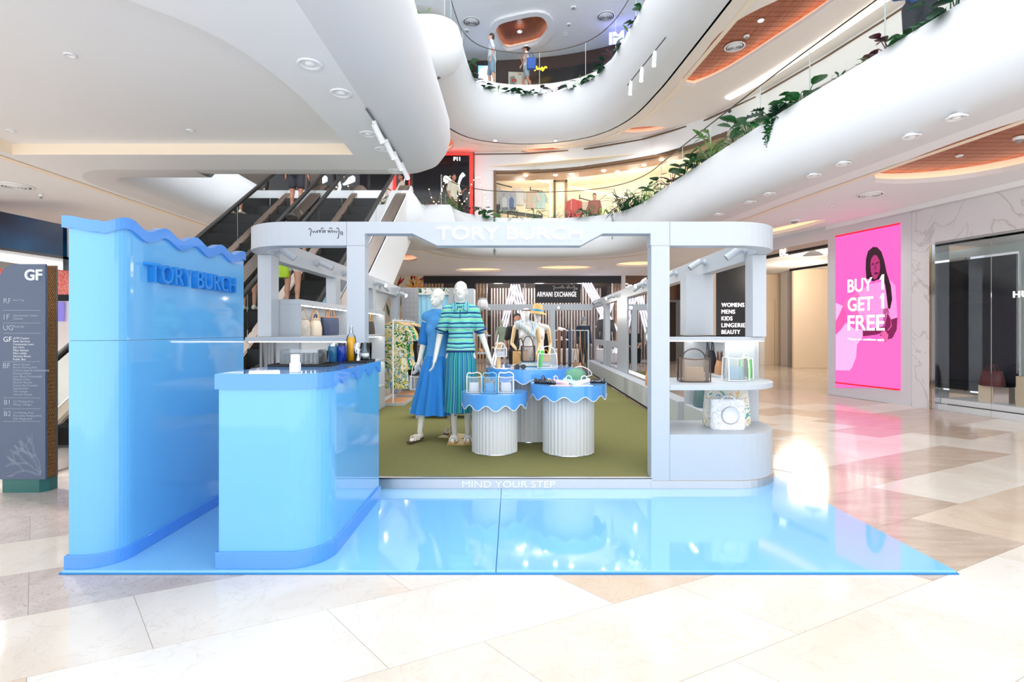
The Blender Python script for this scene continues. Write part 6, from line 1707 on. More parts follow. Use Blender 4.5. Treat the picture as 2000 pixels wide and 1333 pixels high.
# ================================================================== PEOPLE AND MANNEQUINS
BASEJ = dict(sh_l=(-.175, .0, 1.42), sh_r=(.175, .0, 1.42), el_l=(-.24, .03, 1.13), el_r=(.24, .03, 1.13), wr_l=(-.25, -.03, .89), wr_r=(.25, -.03, .89),
             hip_l=(-.09, 0, .92), hip_r=(.09, 0, .92), kn_l=(-.095, -.015, .5), kn_r=(.095, -.015, .5), an_l=(-.095, .02, .085), an_r=(.095, .02, .085),
             toe_l=(-.11, -.13, .03), toe_r=(.11, -.13, .03))
def V(p): return Vector(p)
def hand_parts(el, wr, s, side, detail):
    d = (V(wr) - V(el)).normalized(); w0 = V(wr)
    sd = Vector((0, -1, 0)); sd = (sd - d * sd.dot(d)).normalized(); nn = d.cross(sd)
    c = w0 + d * .055 * s
    ps = [('c', w0, .021 * s, c, .03 * s)]
    if detail:
        ps = [('c', w0, .02 * s, w0 + d * .03 * s, .022 * s)]
        for k in range(4): ps.append(('c', w0 + d * .03 * s + sd * (k - 1.5) * .012 * s, .013 * s, w0 + d * .08 * s + sd * (k - 1.5) * .017 * s, .0115 * s))
    for k, L in enumerate((.062, .072, .068, .054)):
        b0 = w0 + d * .082 * s + sd * (1.5 - k) * .018 * s
        m0 = b0 + d * L * .5 * s + nn * side * -.01 * s; e0 = m0 + d * L * .45 * s + nn * side * -.022 * s
        ps += [('c', b0, .0095 * s, m0, .0088 * s), ('c', m0, .0088 * s, e0, .0072 * s)]
    t0 = w0 + d * .025 * s + sd * .02 * s
    t1 = t0 + d * .035 * s + sd * .028 * s; t2 = t1 + d * .035 * s + sd * .006 * s
    ps += [('c', t0, .012 * s, t1, .0105 * s), ('c', t1, .0105 * s, t2, .0082 * s)]
    return ps
def head_parts(c, s, yaw=0.0, face=True):
    rot = Matrix.Rotation(yaw, 3, 'Z'); c = V(c)
    q = lambda p: c + rot @ (V(p) * s)
    ps = [('e', q((0, .012, .03)), (.072 * s, .09 * s, .085 * s), rot), ('e', q((0, -.018, -.02)), (.06 * s, .07 * s, .085 * s), rot), ('e', q((0, -.04, -.075)), (.036 * s, .034 * s, .03 * s), rot)]
    if face:
        ps += [('c', q((0, -.082, .01)), .008 * s, q((0, -.105, -.03)), .012 * s), ('c', q((-.045, -.066, .022)), .011 * s, q((.045, -.066, .022)), .011 * s),
               ('c', q((-.02, -.082, -.06)), .007 * s, q((.02, -.082, -.06)), .007 * s), ('c', q((-.014, -.082, -.07)), .008 * s, q((.014, -.082, -.07)), .008 * s)]
        for k in (-1, 1): ps.append(('e', q((k * .07, .012, -.01)), (.01 * s, .018 * s, .03 * s), rot))
    return ps
def torso_parts(J, s, inf=0.0, fem=True):
    sl_, sr = V(J['sh_l']), V(J['sh_r']); mid = (sl_ + sr) / 2; hm = (V(J['hip_l']) + V(J['hip_r'])) / 2
    up = (mid - hm).normalized()
    cw = .115 if fem else .125
    ps = [('c', sl_, .05 * s + inf, sr, .05 * s + inf), ('c', mid - up * .09 * s, cw * s + inf, mid - up * .2 * s, (cw - .008) * s + inf, (1.2, .8)),
          ('c', mid - up * .2 * s, (cw - .01) * s + inf, hm + up * .14 * s, (.1 if fem else .115) * s + inf, (1.15, .85)),
          ('c', hm + up * .14 * s, (.102 if fem else .115) * s + inf, hm + up * .0 * s, .12 * s + inf, (1.22, .92)), ('e', hm + Vector((0, .03 * s, -.01 * s)), (.15 * s + inf, .11 * s + inf, .1 * s + inf))]
    if fem:
        for k in (-1, 1): ps.append(('e', mid - up * .15 * s + Vector((k * .058 * s, -.062 * s, 0)), (.052 * s + inf, .04 * s + inf, .056 * s + inf)))
    for a in (sl_, sr): ps.append(('c', a, .052 * s + inf, mid + up * .05 * s, .045 * s + inf))
    return ps
def limb(a, ra, b, rb, inf=0, f=1.0):
    a = V(a); b = V(b); return ('c', a, ra + inf, a + (b - a) * f, ra + (rb - ra) * f + inf)
def figure(name, label, cat, loc, rz, h, skin, pose=None, yaw=0, top=None, bottom=None, hair=None, shoe=None, fem=True, voxel=.013, head=True, arms=True, detail=False, face=True, group=None, lean=0):
    s = h / 1.75
    J = {k: V(v) * s for k, v in BASEJ.items()}
    for k, v in (pose or {}).items(): J[k] = V(v) * s
    t = thing(name, label, cat, loc, rz, group)
    mid = (J['sh_l'] + J['sh_r']) / 2
    hc = mid + (V((pose or {}).get('head', (0, -.015, .215))) - V((0, 0, 0))) * s if not (pose and 'head_abs' in pose) else V(pose['head_abs']) * s
    ps = torso_parts(J, s, 0, fem)
    if head: ps += head_parts(hc, s, yaw, face) + [('c', mid + Vector((0, .015, .02)) * s, .052 * s, hc + Vector((0, .015, -.06)) * s, .045 * s)]
    else: ps += [('c', mid + Vector((0, .01, .02)) * s, .05 * s, mid + Vector((0, .005, .09)) * s, .045 * s)]
    if arms:
        for k, sd in (('l', -1), ('r', 1)):
            ps += [limb(J['sh_' + k], .045 * s, J['el_' + k], .035 * s), limb(J['el_' + k], .035 * s, J['wr_' + k], .022 * s)]
            ps += hand_parts(J['el_' + k], J['wr_' + k], s, sd, detail)
    for k in 'lr':
        ps += [limb(J['hip_' + k], .083 * s, J['kn_' + k], .052 * s), limb(J['kn_' + k], .05 * s, J['an_' + k], .031 * s)]
        kn = J['kn_' + k]; an = J['an_' + k]
        ps.append(('e', kn + (an - kn) * .3 + Vector((0, .018 * s, 0)), (.047 * s, .05 * s, .1 * s)))
        ps += [('c', J['an_' + k] + Vector((0, .03, -.045)) * s, .03 * s, J['toe_' + k], .024 * s), ('c', J['an_' + k], .031 * s, J['an_' + k] + Vector((0, .025, -.045)) * s, .03 * s)]
    blob('body', ps, voxel, skin, t, 3)
    if top:
        m, slv, drop = top
        inf = .016 * s
        q = torso_parts(J, s, inf, fem)
        if arms:
            for k in 'lr':
                a, e, w_ = J['sh_' + k], J['el_' + k], J['wr_' + k]
                q.append(limb(a, .05 * s, e, .045 * s, inf * .8, min(slv, 1)))
                if slv > 1: q.append(limb(e, .042 * s, w_, .03 * s, inf * .7, slv - 1))
        hm = (J['hip_l'] + J['hip_r']) / 2
        blob('top', q, voxel, m, t, 3, cut=[(hm + Vector((0, 0, drop * s)), (0, 0, -1)), (mid + Vector((0, 0, .055 * s)), (0, 0, 1))])
    if bottom:
        m, kind, f = bottom
        q = [p for p in torso_parts(J, s, .012 * s, fem)[3:5]]
        for k in 'lr':
            q.append(limb(J['hip_' + k], .088 * s, J['kn_' + k], .064 * s, .014 * s, min(f, 1)))
            if f > 1: q.append(limb(J['kn_' + k], .062 * s, J['an_' + k], .055 * s, .012 * s, f - 1))
        hm = (J['hip_l'] + J['hip_r']) / 2
        blob(kind, q, voxel, m, t, 3, cut=[(hm + Vector((0, 0, .13 * s)), (0, 0, 1))])
    if shoe:
        for k in 'lr':
            blob('shoe', [('c', J['an_' + k] + Vector((0, .035, -.045)) * s, .036 * s, J['toe_' + k] + Vector((0, -.01, 0)) * s, .03 * s), ('c', J['an_' + k] + Vector((0, .015, -.02)) * s, .036 * s, J['an_' + k] + Vector((0, .02, -.05)) * s, .036 * s)], .012, shoe, t, 2)
    if hair:
        m, kind = hair
        rot = Matrix.Rotation(yaw, 3, 'Z')
        q = [('e', hc + rot @ (Vector((0, .022, .045)) * s), (.08 * s, .092 * s, .085 * s), rot), ('e', hc + rot @ (Vector((0, .05, 0)) * s), (.074 * s, .062 * s, .08 * s), rot)]
        if kind == 'long': q += [('c', hc + rot @ (Vector((0, .06, 0)) * s), .07 * s, hc + rot @ (Vector((0, .085, -.2)) * s), .05 * s)]
        if kind == 'bun': q += [('e', hc + rot @ (Vector((0, .11, .04)) * s), (.05 * s, .05 * s, .05 * s))]
        if kind == 'curly': q += [('e', hc + rot @ (Vector((0, .03, .05)) * s), (.105 * s, .11 * s, .1 * s))]
        blob('hair', q, .012, m, t, 2)
    return t, J, hc, s

MANQ = mat('mannequin_ivory', (238, 236, 226), .35, var=.01)
SKIN1 = mat('skin_light', (214, 160, 134), .5, var=.04); SKIN2 = mat('skin_tan', (184, 124, 98), .5, var=.04)
HAIRB = mat('hair_black', (24, 20, 20), .5); HAIRD = mat('hair_brown', (58, 42, 34), .5)

# ---------------------------------------------------------------- front mannequin in striped polo and skirt
P1 = dict(sh_l=(-.15, .0, 1.42), sh_r=(.15, .0, 1.42), el_l=(-.235, .03, 1.14), wr_l=(-.275, -.05, .90), el_r=(.235, .03, 1.14), wr_r=(.32, -.05, .90), hip_l=(-.085, 0, .92), hip_r=(.085, 0, .92), kn_l=(-.085, -.02, .5), kn_r=(.075, -.01, .5),
          an_l=(-.07, .02, .09), an_r=(.075, .02, .09), toe_l=(-.08, -.13, .03), toe_r=(.085, -.13, .03))
mq, J, hc, s = figure('mannequin', 'white mannequin in a blue and green striped knit polo and ribbed skirt', 'mannequin', (-.575, 5.75, ZF + .012), R(2), 1.795, MANQ, P1, voxel=.0075, detail=True)
POLO = stripes('polo_knit', [(0, (34, 66, 128)), (.13, (120, 214, 214)), (.3, (150, 226, 160)), (.45, (110, 206, 200)), (.52, (206, 238, 236)), (.58, (40, 78, 140)), (.68, (96, 196, 190)), (.84, (170, 232, 226)), (.92, (92, 190, 170))], 'Z', 9.0, .35, .85, noise=5)
NAVY = mat('navy_rib', (30, 60, 120), .85)
inf = .013 * s
q = torso_parts(J, s, inf)
for k in 'lr': q.append(limb(J['sh_' + k],   .042 * s, J['el_' + k], .05 * s, .012 * s, .72))
q += [('c', J['hip_l'] + Vector((.085, 0, .05)) * s, .14 * s, J['hip_l'] + Vector((.085, 0, .2)) * s, .118 * s, (1.2, .9))]
blob('polo_shirt', q, .009, POLO, mq, 3, cut=[((0, 0, .985 * s), (0, 0, -1)), ((0, 0, 1.515 * s), (0, 0, 1))])
MB().tube(ringb(.30 * s, .235 * s, .985 * s, 40, 2.2), .012, 6, closed=True).build('polo_hem', NAVY, mq)
for k, sx in (('l', -1), ('r', 1)):
    a = J['sh_' + k]; e = J['el_' + k]; d = (e - a).normalized(); c = a + (e - a) * .74
    u_ = d.cross(Vector((0, 1, 0))).normalized(); v_ = d.cross(u_)
    MB().tube([c + (u_ * math.cos(w_) + v_ * math.sin(w_)) * .063 * s for w_ in [2 * PI * i / 18 for i in range(18)]], .011, 6, closed=True).build('sleeve_cuff', NAVY, mq)
    # collar wings
    y0 = -.075 * s
    pts = [Vector((sx * .058 * s, -.01 * s, 1.525 * s)), Vector((sx * .022 * s, -.1 * s, 1.445 * s)), Vector((sx * .075 * s, -.112 * s, 1.405 * s)), Vector((sx * .1 * s, -.03 * s, 1.49 * s))]
    MB().slab(pts, Vector((0, -.012, .006))).build('collar', stripes('collar_knit', [(0, (34, 66, 128)), (.25, (120, 214, 214)), (.5, (60, 150, 170)), (.75, (170, 232, 226))], 'X', 28, .1), mq)
MB().slab([Vector((-.004, -.098, 1.43)) * s, Vector((.004, -.098, 1.43)) * s, Vector((.004, -.128, 1.335)) * s, Vector((-.004, -.128, 1.335)) * s], (0, -.008, 0)).build('placket', NAVY, mq)
def flared(rings, n, m, name, parent, flutes=0, amp=0):
    rr = []
    for (rx_, ry_, z, f) in rings:
        ring_ = []
        for k in range(n):
            a = 2 * PI * k / n; w_ = 1 + amp * f * math.cos(flutes * a + .6 * math.sin(3 * a))
            ring_.append((rx_ * w_ * math.cos(a), ry_ * w_ * math.sin(a), z))
        rr.append(ring_)
    return MB().loft(rr).build(name, m, parent)
SKIRT = stripes('skirt_knit', [(0, (24, 70, 138)), (.16, (70, 176, 206)), (.3, (60, 160, 130)), (.46, (30, 90, 150)), (.6, (150, 214, 220)), (.68, (40, 150, 120)), (.84, (60, 150, 190))], 'A', 2.7, .08, .85, noise=8)
flared([(.148, .118, .99 * s, 0), (.172, .14, .88 * s, .2), (.178, .142, .7 * s, .5), (.185, .15, .5 * s, .8), (.2, .165, .325 * s, 1.0)], 144, SKIRT, 'ribbed_skirt', mq, 26, .035)
GOLDP = mat('gold_plate', (232, 198, 130), .3, .6)
MB().box(-.14, .2, -.17, .1, -.012, 0.0).build('stand_plate', GOLDP, mq)
MB().tube([(-.13, .04, 0), (-.13, .04, .25), (-.12, .06, .29), (-.09, .06, .3)], .006, 6).build('stand_rod', BRASS, mq)
def sandals(parent, J, s, m, sm, wide):
    for k in 'lr':
        an = J['an_' + k]; to = J['toe_' + k]
        zz_ = an.z - .085 * s
        so = [Vector((x * s, y * s, 0)) for x, y in ((.03, -.05), (.04, .0), (.034, .1), (.032, .2), (.0, .235), (-.032, .2), (-.03, .1), (-.036, 0), (-.024, -.05))]
        d = (Vector((an.x, an.y, 0)) - Vector((to.x, to.y, 0))).normalized(); sd = Vector((-d.y, d.x, 0))
        c0 = Vector((to.x, to.y, zz_))
        MB().slab([c0 + d * p.y + sd * p.x for p in so], (0, 0, .012 * s)).build('sandal_sole', sm, parent)
        for dd in wide:
            pts = [c0 + d * dd * s + sd * x * s + Vector((0, 0, z * s)) for x, z in ((-.036, .01), (-.034, .04), (-.015, .062), (.015, .062), (.034, .04), (.036, .01))]
            MB().tube(pts, .009 * s, 6).build('sandal_strap', m, parent)
sandals(mq, J, s, WT, mat('tan_sole', (214, 170, 116), .6), (.03, .06, .09, .15, .165))

# ---------------------------------------------------------------- left mannequin in blue dress
P2 = dict(sh_l=(-.15, .0, 1.42), sh_r=(.15, .0, 1.42), el_l=(-.22, .05, 1.13), wr_l=(-.225, -.06, .88), el_r=(.22, .06, 1.13), wr_r=(.24, .02, .88), kn_l=(-.1, -.14, .52), an_l=(-.115, -.21, .1), toe_l=(-.125, -.37, .03),
          kn_r=(.08, .06, .5), an_r=(.075, .2, .12), toe_r=(.08, .07, .035))
md, J2, hc2, s2 = figure('mannequin', 'white mannequin in a plain sky blue dress with flared skirt', 'mannequin', (-.86, 5.95, ZF + .004), R(-22), 1.735, MANQ, P2, yaw=R(-14), voxel=.0075, detail=True)
BLD = mat('blue_jersey', (84, 160, 226), .85, var=.06, vscale=5); BLD2 = mat('blue_poplin', (40, 134, 214), .8, var=.08, vscale=6)
q = torso_parts(J2, s2, .014 * s2)
blob('dress_bodice', q, .009, BLD, md, 4, cut=[((0, 0, .93 * s2), (0, 0, -1)), ((0, 0, 1.51 * s2), (0, 0, 1))])
for k in 'lr':
    a, e = J2['sh_' + k], J2['el_' + k]; d = e - a
    blob('dress_sleeve', [('c', a + d * .3, .055 * s2, a + d * .95, .075 * s2)], .009, BLD2, md, 2)
flared([(.15, .125, .96 * s2, .0), (.19, .16, .85 * s2, .5), (.225, .2, .65 * s2, 1), (.26, .24, .48 * s2, 1.2), (.3, .28, .30 * s2, 1.3)], 120, BLD2, 'dress_skirt', md, 13, .10)
sandals(md, J2, s2, mat('cream_strap', (236, 228, 214), .5), mat('dark_sole', (92, 70, 60), .6), (.03, .07, .1))
MB().box(-.02, .28, .02, .3, -.004, .004).build('stand_plate', GOLDP, md)
MB().tube([(.09, .24, 0), (.1, .26, .2), (.09, .24, .3)], .006, 6).build('stand_rod', BRASS, md)
# clear bag in its hand
bpy.context.view_layer.update()
wp = md.matrix_world @ (J2['wr_l'] + Vector((0, -.02, -.1)))
cbz = .56
t = clear_bag((wp.x - .02, wp.y, ZF + cbz), .13, .09, .16, WT, 'clear white trimmed bag dangling from the blue dressed mannequin', R(20), .16)

# ---------------------------------------------------------------- torsos on stands with wooden arms
LINEN = mat('linen_torso', (224, 222, 222), .8, var=.02)
def torso(x, y, ztop, label, yaw, hat, pose):
    hgt = 1.66
    t = thing('bust_form', label, 'bust form', (x, y, ZF), R(yaw))
    off = ztop - ZF - hgt
    s = .95
    J = {k: V(v) * s for k, v in BASEJ.items()}
    for k, v in pose.items(): J[k] = V(v) * s
    up = Vector((0, 0, ztop - ZF - 1.745 * s))
    ps = torso_parts(J, s) + head_parts(V((0, -.015, 1.635)) * s, s, 0, False) + [('c', V((0, .01, 1.44)) * s, .05 * s, V((0, .0, 1.57)) * s, .045 * s)]
    o = blob('torso', ps, .012, LINEN, t, 3, cut=[((0, 0, .86 * s), (0, 0, -1))]); o.location = up
    for k, sd in (('l', -1), ('r', 1)):
        q = [limb(J['sh_' + k] + V((sd * .03, 0, -.02)), .034, J['el_' + k], .03), limb(J['el_' + k], .03, J['wr_' + k], .02)] + hand_parts(J['el_' + k], J['wr_' + k], s, sd, False)
        o = blob('wooden_arm', q, .009, SKW, t, 2); o.location = up
    MB().tube([(0, 0, .02), (0, 0, .87 * s + up.z)], .018, 8).build('pole', BRASS, t)
    MB().lathe([(.001, 0), (.16, 0), (.16, .012), (.03, .022), (.001, .022)], 24, cap=False).build('foot', BRASS, t)
    return t, up, s
AP = dict(el_l=(-.25, .02, 1.12), wr_l=(-.16, -.14, .98), el_r=(.25, .02, 1.12), wr_r=(.17, -.16, .96))
tb, up, s3 = torso(.235, 8.6, 1.735, 'linen bust form with scarf, carrying a tan tote', 10, False, AP)
SCF = stripes('scarf_print', [(0, (70, 160, 220)), (.2, (236, 236, 230)), (.45, (40, 110, 180)), (.6, (240, 210, 120)), (.75, (230, 236, 236))], 'X', 22, .6)
blob('scarf', [('c', V((-.15, -.05, 1.4)), .05, V((-.04, -.09, 1.32)), .04), ('c', V((-.04, -.09, 1.32)), .04, V((.1, -.12, 1.2)), .035), ('c', V((-.15, -.03, 1.4)), .05, V((.0, .06, 1.43)), .05), ('c', V((.0, .06, 1.43)), .05, V((.15, -.03, 1.38)), .045), ('c', V((.15, -.03, 1.38)), .04, V((.1, -.12, 1.2)), .03)], .01, SCF, tb, 3).location = up
MB().tube([(.075 * math.cos(a), -.02 + .09 * math.sin(a) - .03, 1.62) for a in [PI + PI * k / 10 for k in range(11)]], .01, 6).build('sunglass_band', mat('tortoise', (96, 56, 34), .2), tb).location = up
th, up2, s4 = torso(.435, 8.75, 1.72, 'linen bust form wearing a wide straw hat', 14, True, AP)
STRAW = mat('straw', (214, 172, 112), .9, var=.15, vscale=60, bump=.4, bscale=150)
ht = thing('straw_hat', 'wide brimmed straw hat with blue band on the right bust form', 'hat', (.43, 8.73, ZF + up2.z + 1.56), R(14))
MB().lathe([(.17, -.045), (.165, -.035), (.085, .0), (.083, .1), (.06, .125), (.001, .13)], 32, cap=False).build('crown_and_brim', STRAW, ht)
MB().lathe([(.087, .002), (.086, .035)], 32, cap=False).build('hat_band', mat('blue_ribbon', (44, 150, 196), .6), ht)
ht.rotation_euler = (R(4), R(6), R(14)); ht.location.z += .07
tote((.14, 8.42, ZF + .62), .26, .1, .3, LEATH('camel', (196, 154, 96)), BLACKM, 'tan tote hanging from the scarfed bust form', R(10), .22, 1.0)
bucket((.56, 8.45, ZF + .66), .065, .2, LEATH('honey', (222, 168, 84)), LEATH('honey', (222, 168, 84)), 'honey yellow bucket bag hanging from the hat wearing bust form', 0, .1)
t = thing('display_plinth', 'white plinth below the hanging bags of the bust forms', 'plinth', (.32, 8.42, ZF)); MB().box(-.35, .38, -.14, .14, 0, .615).build('block', KW, t, bevel=.004)

# ---------------------------------------------------------------- mannequins of the shops behind
figure('mannequin', 'pale green mannequin beside the neon letter in the black shop', 'mannequin', (-.4, 20.3, 0), 0, 1.77, mat('mannequin_green', (206, 218, 206), .4), voxel=.02, top=(mat('sage_top', (164, 190, 170), .7), .0, .0))
figure('mannequin', 'grey jacketed mannequin seen from behind right of the kiosk', 'mannequin', (2.78, 15.2, .15), R(180), 1.82, mat('mannequin_grey', (120, 118, 118), .4), voxel=.018, top=(mat('charcoal_jacket', (86, 86, 90), .8), 1.9, -.05), bottom=(mat('dark_trouser', (50, 52, 60), .8), 'trousers', 1.9), fem=False)
t = thing('display_plinth', 'low grey plinth under the jacketed mannequin', 'plinth', (2.78, 15.2, 0)); MB().box(-.4, .3, -.35, .35, 0, .15).build('block', mat('grey_block', (150, 148, 150), .5), t)
cp_, Jc, hcc, sc3 = figure('mannequin', 'capped mannequin in dark denim at the back of the kiosk', 'mannequin', (2.38, 17.0, 0), R(20), 1.8, mat('mannequin_white', (226, 224, 222), .4), voxel=.02, top=(mat('denim_dark', (50, 66, 92), .8), 1.9, -.05), bottom=(mat('dark_trouser', (50, 52, 60), .8), 'trousers', 1.9), fem=False)
MB().lathe([(.001, .12), (.06, .1), (.095, .04), (.098, .0), (.12, -.005)], 20, cap=False).build('cap', mat('cap_grey', (160, 168, 184), .7), cp_).location = hcc + Vector((0, 0, .02))

# ---------------------------------------------------------------- people
WALK1 = dict(el_l=(-.22, .1, 1.14), wr_l=(-.21, .02, .9), el_r=(.23, -.06, 1.15), wr_r=(.22, -.17, .95), kn_l=(-.09, -.12, .51), an_l=(-.09, -.02, .1), toe_l=(-.1, -.17, .03), kn_r=(.09, .05, .5), an_r=(.09, .25, .12), toe_r=(.1, .12, .035))
Z2F = 9.06
p = P(960, 0, 16.35); 
figure('person', 'person in pale grey T-shirt and blue grey shorts walking on the second floor', 'person', (p.x, 16.35, Z2F), R(-90), 1.78, SKIN1, dict(el_l=(-.21, .05, 1.14), wr_l=(-.19, -.02, .9), el_r=(.22, .08, 1.14), wr_r=(.2, .0, .9), kn_l=(-.09, -.08, .5), an_l=(-.09, -.05, .085), toe_l=(-.1, -.2, .03), kn_r=(.09, .04, .5), an_r=(.09, .12, .085), toe_r=(.1, -.03, .03)), top=(mat('tee_grey', (198, 204, 214), .85), .75, -.06), bottom=(mat('short_bluegrey', (130, 152, 172), .85), 'shorts', .92), hair=(HAIRD, 'short'), shoe=SHW, fem=False, voxel=.017)
wm, Jw, hw_, sw = figure('person', 'person in white cap, white top and shorts with a blue bag on the second floor', 'person', (P(1028, 0, 16.7).x, 16.7, Z2F), R(-90), 1.32+.25, SKIN2, dict(WALK1, el_l=(-.2, -.1, 1.2), wr_l=(-.12, -.2, 1.36)), top=(mat('tank_white', (222, 222, 226), .85), .0, -.02), bottom=(mat('short_grey', (150, 158, 166), .85), 'shorts', .6), hair=(HAIRB, 'bun'), shoe=SHW, voxel=.017)
MB().lathe([(.001, .11), (.06, .095), (.09, .04), (.094, .01), (.17, -.01)], 20, cap=False).build('hat', mat('hat_cream', (222, 212, 196), .8), wm).location = hw_ + Vector((0, .01, .03))
tote((P(1038, 0, 16.5).x, 16.5, Z2F + .72), .3, .14, .36, mat('bag_royal', (34, 82, 170), .6), mat('bag_royal', (34, 82, 170), .6), 'royal blue shopping bag carried on the second floor', R(0), .2, 1.0)
figure('person', 'person in cream T-shirt and khaki trousers pointing on the first floor', 'person', (P(885, 0, 16.2).x, 16.2, Z1), R(60), 1.74, SKIN2, dict(el_r=(.24, -.12, 1.16), wr_r=(.12, -.36, 1.22), el_l=(-.23, .04, 1.13), wr_l=(-.22, -.06, .9)), top=(mat('tee_cream', (226, 214, 194), .85), .8, -.05), bottom=(mat('khaki', (120, 104, 74), .85), 'trousers', 1.9), hair=(HAIRB, 'short'), shoe=SHB, fem=False, voxel=.018)
figure('person', 'person in blue denim shirt and black trousers above the right planter', 'person', (P(1796, 0, 6.5).x, 6.5, Z1), R(-30), 1.72, SKIN1, dict(el_l=(-.24, .02, 1.13), wr_l=(-.12, -.16, 1.0), el_r=(.24, .02, 1.13), wr_r=(.12, -.16, 1.0)), top=(mat('denim_blue', (64, 104, 164), .85, var=.15, vscale=25), 1.9, .02), bottom=(mat('charcoal_trouser', (56, 58, 66), .85), 'trousers', 1.95), hair=(HAIRD, 'long'), shoe=SHB, voxel=.016)
ye = 8.1
ze = .28 * math.floor((ye - 6.0) / .4 + 1) + .005
figure('person', 'person in lime top and white shorts riding the near escalator', 'person', (P(572, 0, ye).x, ye - .02, ze), R(178), 1.5, SKIN1, dict(el_l=(-.23, .02, 1.13), wr_l=(-.2, -.1, .95)), top=(mat('lime_top', (196, 208, 90), .85), .6, -.02), bottom=(mat('short_white', (236, 236, 240), .85), 'shorts', .35), hair=(HAIRB, 'curly'), shoe=SHW, voxel=.013)
tote((P(548, 0, ye - .1).x, ye - .15, ze + .5), .3, .14, .26, mat('lime_bag', (176, 212, 40), .6), mat('lime_bag', (176, 212, 40), .6), 'lime green bag carried up the near escalator', R(10), .12)
ye = 11.3; ze = .28 * math.floor((ye - 6.0) / .4 + 1) + .005
figure('person', 'person in dark shorts near the top of the farther escalator', 'person', (-4.75, ye - .02, ze), R(180), 1.72, SKIN2, None, top=(mat('tee_black', (40, 40, 46), .85), .7, -.02), bottom=(mat('short_dark', (54, 54, 62), .85), 'shorts', .7), hair=(HAIRB, 'short'), shoe=mat('sandal_pale', (226, 206, 190), .6), fem=False, voxel=.016)
figure('person', 'person in black standing behind the bust forms', 'person', (.1, 9.9, ZF), R(10), 1.58, SKIN2, None, top=(mat('tee_black', (40, 40, 46), .85), .7, -.02), bottom=(mat('trouser_black', (26, 28, 34), .85), 'trousers', 1.95), hair=(HAIRB, 'short'), shoe=SHB, voxel=.016)
SIT = dict(kn_l=(-.12, -.42, .93), kn_r=(.12, -.42, .93), an_l=(-.12, -.38, .52), an_r=(.12, -.38, .52), toe_l=(-.13, -.52, .46), toe_r=(.13, -.52, .46), el_l=(-.24, -.06, 1.14), wr_l=(-.14, -.26, 1.06), el_r=(.24, -.06, 1.14), wr_r=(.14, -.26, 1.06))
figure('person', 'seated person in black T-shirt at the back of the kiosk', 'person', (1.08, 16.7, -.19), 0, 1.72, SKIN1, SIT, top=(mat('tee_black', (40, 40, 46), .85), .75, -.02), bottom=(mat('trouser_black', (26, 28, 34), .85), 'trousers', 1.9), hair=(HAIRB, 'short'), fem=False, voxel=.018)
t = thing('stool', 'black stool under the seated person at the back of the kiosk', 'stool', (1.08, 16.75, 0))
MB().lathe([(.001, .56), (.17, .56), (.17, .6), (.001, .6)], 20, cap=False).build('seat', BLACK, t)
for a in range(4): MB().tube([(.12 * math.cos(a * PI / 2 + .8), .12 * math.sin(a * PI / 2 + .8), .56), (.2 * math.cos(a * PI / 2 + .8), .2 * math.sin(a * PI / 2 + .8), 0)], .015, 6).build('leg', BLACK, t)
figure('person', 'dark haired person behind the counter of the fashion shop', 'person', (P(1161, 0, 18.0).x, 18.0, Z1), R(-15), 1.6, SKIN1, None, top=(mat('blouse_rust', (160, 96, 80), .85), 1.5, -.02), bottom=(mat('trouser_black', (26, 28, 34), .85), 'trousers', 1.9), hair=(HAIRD, 'long'), shoe=SHB, voxel=.02)

# ================================================================== PLANTS
LEAFM = {}
def leaf_mesh(kind, m):
    key = (kind, m.name)
    if key in LEAFM: return LEAFM[key]
    outl = {'broad': [(0, .0), (.18, .12), (.34, .35), (.36, .6), (.2, .85), (0, 1.0)], 'lance': [(0, 0), (.07, .15), (.12, .4), (.1, .65), (.05, .88), (0, 1.0)],
            'sword': [(0, 0), (.035, .1), (.05, .5), (.04, .8), (0, 1.0)], 'heart': [(0, .0), (.25, -.1), (.42, .12), (.4, .4), (.2, .75), (0, 1.0)]}
    vs = []; fs = []
    if kind == 'monstera':
        pts = [(0, 0), (.3, -.12), (.44, .08), (.2, .16), (.47, .28), (.2, .34), (.44, .5), (.17, .52), (.34, .74), (.1, .72), (0, 1.0)]
    else: pts = outl[kind]
    n = len(pts)
    for x, y in pts: vs.append((x, y, .18 * x - .22 * y * y))
    for x, y in pts: vs.append((-x, y, .18 * x - .22 * y * y))
    mids = [(0, y, -.22 * y * y) for x, y in pts]
    vs += mids
    for i in range(n - 1):
        fs.append((2 * n + i, i, i + 1, 2 * n + i + 1)); fs.append((2 * n + i + 1, n + i + 1, n + i, 2 * n + i))
    b = MB().add(vs, fs, 0, True)
    LEAFM[key] = b.mesh('leaf', m)
    return LEAFM[key]
def leafmat(n, a, c):
    if n in MATS: return MATS[n]
    m, nt, b = nodes_of(n, .35, .4)
    tc = nt.nodes.new('ShaderNodeTexCoord'); nz = nt.nodes.new('ShaderNodeTexNoise'); nz.inputs['Scale'].default_value = 9
    nt.links.new(tc.outputs['Object'], nz.inputs['Vector']); r = ramp(nt, [(.35, a), (.65, c)]); nt.links.new(nz.outputs['Fac'], r.inputs[0]); nt.links.new(r.outputs[0], b.inputs['Base Color'])
    return m
LG = leafmat('leaf_green', (26, 84, 40), (44, 118, 54)); LD = leafmat('leaf_dark', (18, 62, 44), (30, 84, 52)); LV = leafmat('leaf_variegated', (44, 104, 48), (150, 180, 96)); LP = leafmat('leaf_purple', (72, 36, 48), (110, 60, 66)); LY = leafmat('leaf_lime', (88, 148, 52), (130, 176, 70)); LR = leafmat('leaf_red', (140, 56, 52), (176, 92, 66))
